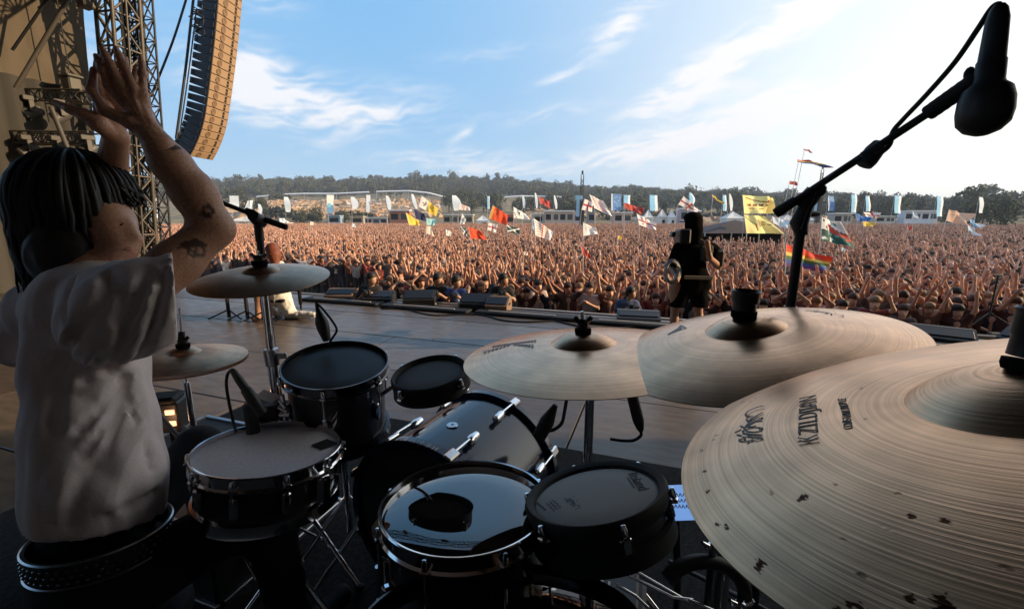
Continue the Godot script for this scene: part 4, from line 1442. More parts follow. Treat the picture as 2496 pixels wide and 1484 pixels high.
# ------------------------------------------------------------------ the crowd
func person_caps(pose: int, r: RandomNumberGenerator) -> Dictionary:
	# a standing figure, feet at the origin, facing +Z; the arms by pose
	var hp := 0.93
	var sh := 1.42
	var hd := Vector3(0, 1.60, 0.03)
	var arms := []
	var U := func(s: float, e: Vector3, w: Vector3) -> void:
		arms.append([Vector3(0.185 * s, sh - 0.02, 0), e, w])
	match pose:
		0:
			U.call(-1.0, Vector3(-0.29, 1.66, 0.05), Vector3(-0.24, 1.93, 0.08))
			U.call(1.0, Vector3(0.28, 1.65, 0.05), Vector3(0.25, 1.92, 0.06))
		1:
			U.call(-1.0, Vector3(-0.30, 1.63, 0.10), Vector3(-0.06, 1.84, 0.12))
			U.call(1.0, Vector3(0.30, 1.63, 0.10), Vector3(0.06, 1.84, 0.12))
		2:
			U.call(-1.0, Vector3(-0.26, 1.15, 0.06), Vector3(-0.14, 1.12, 0.28))
			U.call(1.0, Vector3(0.26, 1.68, 0.10), Vector3(0.16, 1.95, 0.14))
		3:
			U.call(-1.0, Vector3(-0.27, 1.67, 0.08), Vector3(-0.33, 1.95, 0.12))
			U.call(1.0, Vector3(0.27, 1.16, 0.0), Vector3(0.22, 0.94, 0.14))
		4:
			U.call(-1.0, Vector3(-0.40, 1.55, 0.08), Vector3(-0.52, 1.80, 0.12))
			U.call(1.0, Vector3(0.40, 1.55, 0.08), Vector3(0.50, 1.80, 0.14))
		5:
			U.call(-1.0, Vector3(-0.25, 1.15, 0.08), Vector3(-0.08, 1.28, 0.26))
			U.call(1.0, Vector3(0.25, 1.15, 0.08), Vector3(0.08, 1.28, 0.26))
		6:
			U.call(-1.0, Vector3(-0.27, 1.16, 0.02), Vector3(-0.25, 0.92, 0.1))
			U.call(1.0, Vector3(0.30, 1.52, 0.22), Vector3(0.20, 1.74, 0.36))
	var skin := [[hd + Vector3(0, 0.05, -0.01), hd + Vector3(0, -0.05, 0.03), 0.098, 0.078, 0], [hd + Vector3(0, -0.08, 0.0), Vector3(0, 1.40, -0.01), 0.055, 0.062, 0], [hd + Vector3(0, -0.01, 0.10), hd + Vector3(0, -0.03, 0.115), 0.016, 0.02, 0],
		[Vector3(-0.13, 1.36, 0), Vector3(0.13, 1.36, 0), 0.085, 0.085, 0], [Vector3(0, 1.3, 0), Vector3(0, 1.0, 0), 0.12, 0.12, 0]]
	var cloth := [[Vector3(-0.14, 1.36, -0.005), Vector3(0.14, 1.36, -0.005), 0.10, 0.10, 1], [Vector3(-0.06, 1.25, 0), Vector3(-0.06, 0.98, 0), 0.12, 0.115, 1], [Vector3(0.06, 1.25, 0), Vector3(0.06, 0.98, 0), 0.12, 0.115, 1]]
	for a in arms:
		var sdir: Vector3 = (a[1] - a[0])
		skin.append([a[0], a[1], 0.056, 0.044, 0])
		skin.append([a[1], a[2], 0.043, 0.030, 0])
		var hdir: Vector3 = (a[2] - a[1]).normalized()
		skin.append([a[2] + hdir * 0.02, a[2] + hdir * 0.09, 0.034, 0.036, 0])
		skin.append([a[2] + hdir * 0.10 + Vector3(0.012, 0, 0), a[2] + hdir * 0.17 + Vector3(0.02, 0, 0), 0.022, 0.014, 0])
		skin.append([a[2] + hdir * 0.10 - Vector3(0.016, 0, 0), a[2] + hdir * 0.165 - Vector3(0.026, 0, 0), 0.022, 0.014, 0])
		skin.append([a[2] + hdir * 0.04, a[2] + hdir * 0.08 + Vector3(0.05 * signf(-a[0].x), 0, 0.02), 0.018, 0.013, 0])
		cloth.append([a[0], a[0] + sdir * 0.5, 0.078, 0.072, 1])
	var legs := []
	for s in [-1.0, 1.0]:
		legs.append([Vector3(0.085 * s, hp, 0), Vector3(0.10 * s, 0.50, 0.02), 0.105, 0.072, 2])
		legs.append([Vector3(0.10 * s, 0.50, 0.02), Vector3(0.11 * s, 0.08, -0.01), 0.068, 0.05, 2])
		legs.append([Vector3(0.11 * s, 0.05, -0.01), Vector3(0.12 * s, 0.04, 0.15), 0.05, 0.04, 2])
		skin.append([Vector3(0.085 * s, hp, 0), Vector3(0.10 * s, 0.50, 0.02), 0.08, 0.06, 0])
		skin.append([Vector3(0.10 * s, 0.50, 0.02), Vector3(0.11 * s, 0.10, -0.01), 0.055, 0.04, 0])
	var hair := [[hd + Vector3(0, 0.075, -0.012), hd + Vector3(0, 0.01, -0.045), 0.108, 0.096, 3], [hd + Vector3(0.03, 0.085, 0.045), hd + Vector3(-0.05, 0.075, 0.045), 0.052, 0.046, 3]]
	if pose % 2 == 0: hair.append([hd + Vector3(0, -0.03, -0.06), hd + Vector3(0, -0.22, -0.07), 0.085, 0.06, 3])
	return {"skin": skin, "cloth": cloth, "legs": legs, "hair": hair}

func make_crowd() -> void:
	var r := RandomNumberGenerator.new()
	r.seed = 99
	var skins := [Color(0.66, 0.345, 0.22), Color(0.78, 0.46, 0.32), Color(0.52, 0.24, 0.145)]
	var tops := [["white", Color(0.66, 0.55, 0.49)], ["red", Color(0.30, 0.055, 0.04)], ["black", Color(0.025, 0.015, 0.014)], ["rust", Color(0.20, 0.065, 0.035)], ["brown", Color(0.075, 0.030, 0.018)], ["grey", Color(0.13, 0.09, 0.08)], ["maroon", Color(0.085, 0.017, 0.013)], ["navy", Color(0.02, 0.018, 0.03)]]
	var hairs := [["dark", Color(0.022, 0.010, 0.007)], ["brown", Color(0.065, 0.024, 0.013)], ["fair", Color(0.27, 0.15, 0.075)]]
	var says := ["both arms up", "clapping overhead", "right arm up", "left arm up", "arms spread wide", "hands at the chest", "one arm held out"]
	# individuals: the nearest rows
	var skin_mats := []
	for i in 3: skin_mats.append(mat("crowd_skin_%d" % i, skins[i].r, skins[i].g, skins[i].b, 0.6))
	var top_mats := []
	for t in tops: top_mats.append(mat("crowd_top_" + t[0], t[1].r, t[1].g, t[1].b, 0.85))
	var hair_mats := []
	for t in hairs: hair_mats.append(mat("crowd_hair_" + t[0], t[1].r, t[1].g, t[1].b, 0.7))
	var leg_mat := mat("crowd_trousers", 0.05, 0.045, 0.06, 0.85)
	var near := []
	var far := []
	for p in 7:
		var c := person_caps(p, r)
		near.append([nets(c.skin, 0.026, 0.03), nets(c.cloth, 0.034, 0.04), nets(c.legs, 0.04, 0.03), nets(c.hair, 0.03, 0.03)])
		var all: Array = c.skin.slice(0, 3) + c.skin.slice(5) + c.cloth + c.legs + c.hair
		far.append(all)
	var protos := []
	for p in 7:
		var o := Node3D.new()
		place("body", near[p][0], skin_mats[0], o)
		place("top", near[p][1], top_mats[0], o)
		place("trousers", near[p][2], leg_mat, o)
		place("hair", near[p][3], hair_mats[0], o)
		var st := begin()
		for s in [-1.0, 1.0]: ball(st, Vector3(0.034 * s, 1.605, 0.112), Vector3(0.015, 0.008, 0.012), 6)
		ball(st, Vector3(0, 1.545, 0.108), Vector3(0.024, 0.008 + 0.006 * (p % 3), 0.012), 6)
		var face := place("eyes_and_mouth", mesh_of(st), hair_mats[0], o)
		face.set_meta("kind", "stuff")
		protos.append(o)
	var front := 0.0
	var count := 0
	var n := front
	var weights := [0, 0, 0, 1, 1, 2, 2, 3, 3, 4, 4, 5, 6]
	var row := 0
	while count < 300:
		var s := -9.0
		while s < 30.0 and count < 300:
			s += r.randf_range(0.46, 0.66)
			var q := SN(s, 11.0 + maxf(0.0, s - 3.0) * 0.26 + n + r.randf_range(-0.18, 0.18), FIELD)
			var az := rad_to_deg(atan2(q.x, -q.z))
			if az < -38.0 or az > 51.0: continue
			var p: int = weights[r.randi() % weights.size()]
			var ti := r.randi() % tops.size()
			var hi := r.randi() % 3
			var o: Node3D = protos[p].duplicate()
			o.name = numbered("person")
			add_child(o)
			o.position = q
			o.rotation.y = atan2(-q.x, -q.z) + r.randf_range(-0.4, 0.4)
			o.scale = Vector3.ONE * r.randf_range(0.93, 1.08)
			o.get_node("body").material_override = skin_mats[r.randi() % 3]
			o.get_node("top").material_override = top_mats[ti]
			o.get_node("hair").material_override = hair_mats[hi]
			var px := 1248.0 + F * q.x / -q.z
			var zone := "behind the lattice tower" if px < 420 else "left of the auburn hair" if px < 640 else "behind the left crash" if px < 830 else "left of the photographers" if px < 1030 else "behind the photographers" if px < 1240 else "right of the tan box" if px < 1430 else "left of the camera operator" if px < 1640 else "behind the camera operator" if px < 1800 else "left of the boom stand" if px < 1940 else "right of the boom stand" if px < 2100 else "beyond the broad crash" if px < 2280 else "at the far right"
			var who := "%s-haired person, %s top, %s, %s row %s" % [hairs[hi][0], tops[ti][0], says[p], ["front", "second", "third", "fourth", "fifth", "sixth", "seventh"][mini(row, 6)], zone]
			tag(o, who, "person", "people in the front rows of the crowd")
			count += 1
		n += 0.52
		row += 1
	for o in protos: o.free()
	# everyone behind them: one mass
	var mass := thing("crowd", "dense crowd with raised arms filling the field to the far stalls", "crowd", Transform3D(), "", "stuff")
	var kinds := []
	for p in 7:
		var far_mesh := []
		for k in 4:
			var pal := [skins[(p + k) % 3], tops[(p * 3 + k * 2) % 8][1], Color(0.06, 0.04, 0.045), hairs[(p + k * 2) % 3][1]]
			far_mesh.append(nets(far[p], 0.052 if k > 1 else 0.042, 0.04, pal))
		kinds.append(far_mesh)
	var sets := {}
	while n < 168.0:
		var gap := clampf(0.55 + (n - 3.0) * 0.007, 0.55, 1.25)
		var s := -150.0
		while s < 260.0:
			s += gap * r.randf_range(0.75, 1.25)
			var q := SN(s, 11.0 + clampf(s - 3.0, 0.0, 60.0) * 0.26 + n + r.randf_range(-0.3, 0.3) * gap, FIELD)
			if q.z > -5.0: continue
			var az := rad_to_deg(atan2(q.x, -q.z))
			if az < -41.0 or az > 53.0 or -q.z > 176.0: continue
			if q.distance_to(foot(1862, 36.0)) < 4.6: continue
			if az > 44.0 and r.randf() < (az - 44.0) * 0.03: continue
			var p: int = weights[r.randi() % weights.size()]
			var k := r.randi() % 4
			var key := p * 4 + k
			if not sets.has(key): sets[key] = []
			var sc := r.randf_range(0.86, 1.1)
			sets[key].append([Transform3D(Basis(Vector3.UP, atan2(-q.x, -q.z) + r.randf_range(-0.6, 0.6)).scaled(Vector3.ONE * sc), q), r.randf_range(0.6, 1.25)])
		n += gap * 0.92
	for key in sets:
		var mm := MultiMesh.new()
		mm.transform_format = MultiMesh.TRANSFORM_3D
		mm.use_colors = true
		mm.mesh = kinds[key / 4][key % 4]
		mm.instance_count = sets[key].size()
		for i in sets[key].size():
			mm.set_instance_transform(i, sets[key][i][0])
			var c: float = sets[key][i][1]
			mm.set_instance_color(i, Color(c, c, c))
		var o := MultiMeshInstance3D.new()
		o.name = "people"
		o.multimesh = mm
		o.material_override = mats["painted_body"]
		o.set_meta("kind", "stuff")
		mass.add_child(o, true)
	# pit barrier
	var root := thing("pit_barrier", "long grey steel barrier between the stage and the front row", "barrier", Transform3D(stage_basis(), Vector3.ZERO))
	for i in 30:
		var st := begin()
		var x := -9.0 + i * 1.25
		var bz := -10.45 - maxf(0.0, x - 3.0) * 0.26
		box(st, at(Vector3(x, FIELD + 0.55, bz)), Vector3(1.21, 1.1, 0.05), 0.01)
		bar(st, Vector3(x - 0.6, FIELD + 1.14, bz + 0.03), Vector3(x + 0.6, FIELD + 1.14, bz + 0.03), 0.14, 0.06, Vector3.UP, 0.01)
		lpart("barrier_panel", st, mat("barrier_steel", 0.22, 0.21, 0.20, 0.5, 0.4), root)


# ------------------------------------------------------------------ drum kit
func drum(called: String, label: String, c: Vector3, n: Vector3, R: float, depth: float, shell: Material, head: Material, hoop: Material, lugs: int, rubber := 0.0) -> Node3D:
	var root := thing(called, label, "drum", frame(c, n), "")
	var st := begin()
	if rubber > 0.0:
		lathe(st, [Vector2(R - 0.030, -0.030), Vector2(R - 0.004, -0.030), Vector2(R, -0.020), Vector2(R, -0.006), Vector2(R - 0.004, 0.0), Vector2(R - 0.006, 0.0), Vector2(R - rubber, -0.006), Vector2(R - rubber - 0.002, -0.012)], Transform3D(), 72)
	else:
		lathe(st, [Vector2(R - 0.012, -0.037), Vector2(R + 0.002, -0.037), Vector2(R + 0.003, -0.033), Vector2(R - 0.001, -0.028), Vector2(R - 0.001, -0.004), Vector2(R + 0.002, -0.001), Vector2(R, 0.001), Vector2(R - 0.004, 0.0), Vector2(R - 0.005, -0.016)], Transform3D(), 72)
	lpart("hoop", st, hoop, root)
	st = begin()
	var hr := R - (rubber + 0.001 if rubber > 0.0 else 0.004)
	var hy := -0.011 if rubber > 0.0 else -0.012
	lathe(st, [Vector2(hr, hy - 0.003), Vector2(hr - 0.008, hy), Vector2(hr * 0.5, hy + 0.0005), Vector2(0.0, hy + 0.0005)], Transform3D(), 64)
	lpart("drumhead", st, head, root)
	st = begin()
	var rs := R - 0.014
	lathe(st, [Vector2(0.0, -depth + 0.012), Vector2(rs - 0.004, -depth + 0.012), Vector2(rs, -depth + 0.016), Vector2(rs, -0.03)], Transform3D(), 64)
	lpart("shell", st, shell, root)
	st = begin()
	lathe(st, [Vector2(R - 0.006, -depth), Vector2(R + 0.001, -depth), Vector2(R - 0.001, -depth + 0.01), Vector2(R - 0.001, -depth + 0.03), Vector2(R - 0.012, -depth + 0.032)], Transform3D(), 64)
	lpart("bottom_hoop", st, hoop, root)
	for k in lugs:
		var a := TAU * (k + 0.37) / lugs
		var d := Vector3(cos(a), 0, sin(a))
		var xf := Transform3D(Basis(d, Vector3.UP, d.cross(Vector3.UP)), d * (rs + 0.008))
		st = begin()
		var hh := minf(0.06, depth * 0.35)
		box(st, xf * at(Vector3(0, -depth * 0.5, 0)), Vector3(0.018, hh, 0.02), 0.005)
		var lug := lpart("lug", st, mats["chrome"], root)
		st = begin()
		tube(st, [d * (R + 0.006) + Vector3.DOWN * (depth * 0.5 - hh * 0.4), d * (R + 0.006) + Vector3.DOWN * 0.02], 0.0032, 6)
		lathe(st, [Vector2(0.0, -0.022), Vector2(0.006, -0.022), Vector2(0.006, -0.012), Vector2(0.004, -0.004), Vector2(0.0, -0.003)], at(d * (R + 0.006)), 8)
		box(st, Transform3D(xf.basis, d * (R + 0.005) + Vector3.DOWN * 0.028), Vector3(0.016, 0.008, 0.016), 0.002)
		lpart("tension_rod", st, mats["chrome"], lug)
	return root

func radial_tex(sd: int, rows: int, coarse: float) -> Array:     # [tone, height] of lathe grooves along the radius, with hammered unevenness round the disc
	var r := RandomNumberGenerator.new()
	r.seed = sd
	var w := 768
	var nz := noise(sd, 0.45, 3)
	var wide := noise(sd + 2, 0.06, 3)
	var ham := noise(sd + 1, 0.028, 3)
	var hi := PackedByteArray()
	var lo := PackedByteArray()
	hi.resize(w * rows)
	lo.resize(w * rows * 3)
	for y in rows:
		var g := 0.5 + 0.30 * nz.get_noise_1d(y) + coarse * (0.38 * wide.get_noise_1d(y) + 0.10 * sin(y * 0.42))
		var b := 0.86 + 0.10 * nz.get_noise_1d(y * 0.6 + 500.0) + 0.10 * coarse * wide.get_noise_1d(y + 900.0)
		var rr := 20.0 + 110.0 * y / rows
		for x in w:
			var t := TAU * x / w
			var h := ham.get_noise_3d(cos(t) * rr, sin(t) * rr, y * 0.02)
			hi[y * w + x] = clampi(int(255.0 * (g + h * 0.22)), 0, 255)
			var v := clampf(b + 0.10 * h, 0.3, 1.0)
			var i := (y * w + x) * 3
			lo[i] = int(v * 255.0)
			lo[i + 1] = int(v * 0.985 * 255.0)
			lo[i + 2] = int(v * 0.955 * 255.0)
	var tone := Image.create_from_data(w, rows, false, Image.FORMAT_RGB8, lo)
	var high := Image.create_from_data(w, rows, false, Image.FORMAT_L8, hi)
	high.convert(Image.FORMAT_RGB8)
	return [tone, high]

func brass(key: String, sd: int, R: float, rough: float, bump_cm: float, dents: Array = [], coarse := 0.15) -> StandardMaterial3D:
	var m := mat(key, 1.0, 0.60, 0.37, rough, 1.0)
	var t := radial_tex(sd, 1024 if not dents.is_empty() else 512, coarse)
	if not dents.is_empty():
		# hammered hollows: each a few overlapping dents with their dark shading painted into the tone
		var tone: Image = t[0]
		tone.resize(1536, 1024, Image.INTERPOLATE_BILINEAR)
		var high: Image = t[1]
		high.resize(1536, 1024, Image.INTERPOLATE_BILINEAR)
		var r := RandomNumberGenerator.new()
		r.seed = sd
		var blot := noise(sd + 9, 0.09, 2)
		for d in dents:
			var rr: float = d[0]
			var n: int = d[3]
			for k in n:
				var cx: float = d[1] / TAU * 1536.0 + r.randfn() * d[2] * 9.0 / rr * 0.14
				var cy: float = rr / R * 1024.0 + r.randfn() * d[2] * 9.0
				var ry: float = d[2] * r.randf_range(6.0, 11.0)
				var rx: float = ry * 0.22 * 1.0 / rr * 0.30 * r.randf_range(0.9, 1.8)
				for y in range(int(cy - ry * 2), int(cy + ry * 2)):
					for x in range(int(cx - rx * 2), int(cx + rx * 2)):
						var q := Vector2((x - cx) / rx, (y - cy) / ry)
						var e := exp(-q.length_squared() * 1.6)
						var xi := posmod(x, 1536)
						if y < 0 or y > 1023: continue
						var c := high.get_pixel(xi, y)
						var hv := clampf(c.r - e * 0.5, 0, 1)
						high.set_pixel(xi, y, Color(hv, hv, hv))
						if q.length() < 0.80 + 0.8 * blot.get_noise_2d(x * 1.6, y) and d[4] > 0.0:
							tone.set_pixel(xi, y, Color(0.20, 0.13, 0.09).lerp(tone.get_pixel(xi, y), 1.0 - d[4]))
	m.albedo_texture = ImageTexture.create_from_image(t[0])
	m.heightmap_enabled = true
	m.heightmap_texture = ImageTexture.create_from_image(t[1])
	m.heightmap_scale = bump_cm
	m.uv1_scale = Vector3(1, 1.0 / R, 1)
	m.anisotropy_enabled = true
	m.anisotropy = 0.35
	return m

func cym_y(r: float, R: float, rise: float) -> float:
	var rb := R * 0.27
	return rise * (1.0 - pow(clampf((r - rb) / (R - rb), 0.0, 1.0), 1.7))

func cymbal(label: String, c: Vector3, n: Vector3, R: float, rise: float, m: Material) -> Node3D:
	var root := thing("cymbal", label, "cymbal", frame(c, n))
	var rb := R * 0.27
	var st := begin()
	var top := []
	var low := []
	for i in 29:
		var r := lerpf(R, rb, i / 28.0)
		top.append(Vector2(r, cym_y(r, R, rise)))
		low.push_front(Vector2(r, cym_y(r, R, rise) - 0.0013))
	lathe(st, low + top, Transform3D(), 144)
	lpart("bow", st, m, root)
	st = begin()
	top = []
	low = []
	for i in 15:
		var t := i / 14.0
		var r := lerpf(rb, 0.006, t)
		var y := rise + R * 0.085 * (1.0 - pow(1.0 - t, 2.2)) - 0.004 * pow(1.0 - t, 6.0) * 0.0
		top.append(Vector2(r, y))
		low.push_front(Vector2(r, y - 0.0013))
	lathe(st, low + top, Transform3D(), 72)
	lpart("bell", st, m, root)
	return root

func cym_point(root: Node3D, R: float, rise: float, r: float, a: float) -> Transform3D:   # on the bow, y outwards, x along the tangent
	var p := Vector3(cos(a) * r, cym_y(r, R, rise) + 0.0004, sin(a) * r)
	var p2 := Vector3(cos(a) * (r + 0.002), cym_y(r + 0.002, R, rise) + 0.0004, sin(a) * (r + 0.002))
	var out := (p2 - p).normalized()
	var tan := Vector3(-sin(a), 0, cos(a))
	return Transform3D(Basis(tan, out, tan.cross(out)), p)

func stroke(st: SurfaceTool, pts: Array, w: float) -> void:     # flat ink stroke in the xy plane
	st.set_smooth_group(-1)
	for i in pts.size() - 1:
		var a: Vector2 = pts[i]
		var b: Vector2 = pts[i + 1]
		var s := (b - a).normalized().orthogonal() * w * 0.5
		var e := (b - a).normalized() * w * 0.3
		a -= e
		b += e
		var z := 0.00002 * (i % 3)
		quad(st, Vector3(a.x + s.x, a.y + s.y, z), Vector3(b.x + s.x, b.y + s.y, z), Vector3(b.x - s.x, b.y - s.y, z), Vector3(a.x - s.x, a.y - s.y, z), Vector3(0, 0, 1))

func lettering(text: String, height: float, m: Material, parent: Node3D, xf: Transform3D, called := "lettering", bold := false) -> MeshInstance3D:
	var t := TextMesh.new()
	t.text = text
	var f := SystemFont.new()
	f.font_names = PackedStringArray(["Droid Sans"])
	if bold: f.font_weight = 700
	t.font = f
	t.font_size = 48
	t.pixel_size = height / 34.0
	t.depth = 0.0004
	return place(called, t, m, parent, xf)

func signature(st: SurfaceTool, s: float, sd: int) -> void:     # looped signature strokes with a crescent and dots
	var r := RandomNumberGenerator.new()
	r.seed = sd
	for k in 5:
		var pts := []
		var x0 := (k - 2.0) * 0.32 * s
		for i in 22:
			var t := i / 21.0 * TAU * (0.8 + 0.3 * (k % 2))
			pts.append(Vector2(x0 + cos(t + k) * s * (0.20 + 0.06 * (k % 3)) + t * 0.02 * s, sin(t * 1.3 + k * 2.0) * s * (0.30 - 0.03 * k)))
		stroke(st, pts, s * 0.055)
	for k in 7:
		var c := Vector2(r.randf_range(-0.9, 0.9), r.randf_range(-0.5, 0.5)) * s
		stroke(st, [c, c + Vector2(r.randf_range(-0.2, 0.2), r.randf_range(0.02, 0.15)) * s], s * 0.06)
	var arc := []
	for i in 14:
		var t := -0.5 + i / 13.0 * 3.4
		arc.append(Vector2(1.15 + cos(t) * 0.30, sin(t) * 0.32) * s)
	stroke(st, arc, s * 0.07)

func stand(label: String, top: Vector3, n: Vector3, base_y: float, spread: float, r: float, rod := Vector3.ZERO) -> Node3D:
	# tilter, tube in two stages with a clamp, tripod legs with rubber feet
	var root := thing("cymbal_stand", label, "cymbal stand", at(Vector3(top.x, base_y, top.z)))
	var st := begin()
	var up := rod if rod != Vector3.ZERO else n
	tube(st, [top + n * 0.02 + up * 0.05, top - n * 0.03], 0.004, 8)
	tube(st, [top - n * 0.03, top - n * 0.03 - Vector3(0, 0.25, 0)], r * 0.75, 12)
	part("upper_tube", st, mats["chrome"], root)
	var j := top - n * 0.03 - Vector3(0, 0.25, 0)
	var f := Vector3(j.x, base_y, j.z)
	st = begin()
	tube(st, [j, f + Vector3(0, 0.1, 0)], r, 14)
	part("lower_tube", st, mats["chrome"], root)
	st = begin()
	lathe(st, [Vector2(0.0, -0.03), Vector2(r * 1.35, -0.03), Vector2(r * 1.45, 0.0), Vector2(r * 1.35, 0.025), Vector2(0.0, 0.03)], at(j), 16)
	bar(st, j + Vector3(r, 0, 0), j + Vector3(r + 0.04, 0.006, 0.01), 0.012, 0.02, Vector3.UP, 0.004)
	part("clamp", st, mats["steel"], root)
	for k in 3:
		var a := TAU * k / 3 + 0.5
		var e := f + Vector3(cos(a) * spread, 0.012, sin(a) * spread)
		st = begin()
		tube(st, [f + Vector3(0, 0.30, 0), e], 0.009, 8)
		tube(st, [f + Vector3(0, 0.12, 0), (f + Vector3(0, 0.30, 0)).lerp(e, 0.6)], 0.006, 6)
		var leg := part("leg", st, mats["chrome"], root)
		st = begin()
		ball(st, e, Vector3(0.018, 0.012, 0.018), 8)
		part("rubber_foot", st, mats["black_rubber"], leg)
	return root

func boom_stand(label: String, top: Vector3, n: Vector3, foot_at: Vector3, spread: float, r: float) -> Node3D:
	# upright tube with a boom arm that reaches under the cymbal
	var root := thing("cymbal_stand", label, "cymbal stand", at(foot_at))
	var j := Vector3(foot_at.x, top.y - 0.09, foot_at.z)
	var st := begin()
	tube(st, [foot_at + Vector3(0, 0.05, 0), j], r, 14)
	part("lower_tube", st, mats["chrome"], root)
	st = begin()
	tube(st, [j + (j - top) * 0.35 + Vector3(0, 0.02, 0), top - n * 0.035], r * 0.55, 10)
	part("boom_arm", st, mats["chrome"], root)
	st = begin()
	tube(st, [top + n * 0.075, top - n * 0.04], 0.004, 8)
	part("rod", st, mats["chrome"], root)
	st = begin()
	lathe(st, [Vector2(0.0, -0.03), Vector2(r * 1.6, -0.03), Vector2(r * 1.75, 0.0), Vector2(r * 1.6, 0.03), Vector2(0.0, 0.034)], at(j), 16)
	bar(st, j + Vector3(0.0, 0.0, 0.01), j + Vector3(0.055, 0.004, 0.01), 0.02, 0.026, Vector3.UP, 0.006)
	part("tilter", st, mats["black_metal"], root)
	for k in 3:
		var a := TAU * k / 3 + 0.5
		var e := foot_at + Vector3(cos(a) * spread, 0.012, sin(a) * spread)
		st = begin()
		tube(st, [foot_at + Vector3(0, 0.30, 0), e], 0.009, 8)
		var leg := part("leg", st, mats["chrome"], root)
		st = begin()
		ball(st, e, Vector3(0.018, 0.012, 0.018), 8)
		part("rubber_foot", st, mats["black_rubber"], leg)
	return root

func felt_and_nut(root: Node3D, c: Vector3, n: Vector3, y: float, size: float, cup := false) -> void:
	var xf := frame(c, n)
	var st := begin()
	lathe(st, [Vector2(0.0, y), Vector2(0.016 * size, y), Vector2(0.018 * size, y + 0.004), Vector2(0.018 * size, y + 0.012 * size), Vector2(0.0, y + 0.014 * size)], xf, 20)
	part("felt", st, mats["black_cloth"], root)
	st = begin()
	if cup:
		lathe(st, [Vector2(0.0, y + 0.012), Vector2(0.016 * size, y + 0.012), Vector2(0.0165 * size, y + 0.028), Vector2(0.0185 * size, y + 0.03), Vector2(0.0195 * size, y + 0.047), Vector2(0.021 * size, y + 0.05), Vector2(0.019 * size, y + 0.052), Vector2(0.015 * size, y + 0.044), Vector2(0.0, y + 0.044)], xf, 28)
	else:
		lathe(st, [Vector2(0.0, y + 0.014), Vector2(0.012 * size, y + 0.014), Vector2(0.013 * size, y + 0.028), Vector2(0.006 * size, y + 0.034), Vector2(0.0, y + 0.034)], xf, 16)
		for s in [-1.0, 1.0]:
			bar(st, xf * Vector3(0.006 * s, y + 0.024, 0), xf * Vector3(0.019 * s * size, y + 0.038, 0), 0.005, 0.011, xf.basis.y, 0.002)
	part("wing_nut", st, mats["black_metal"], root)

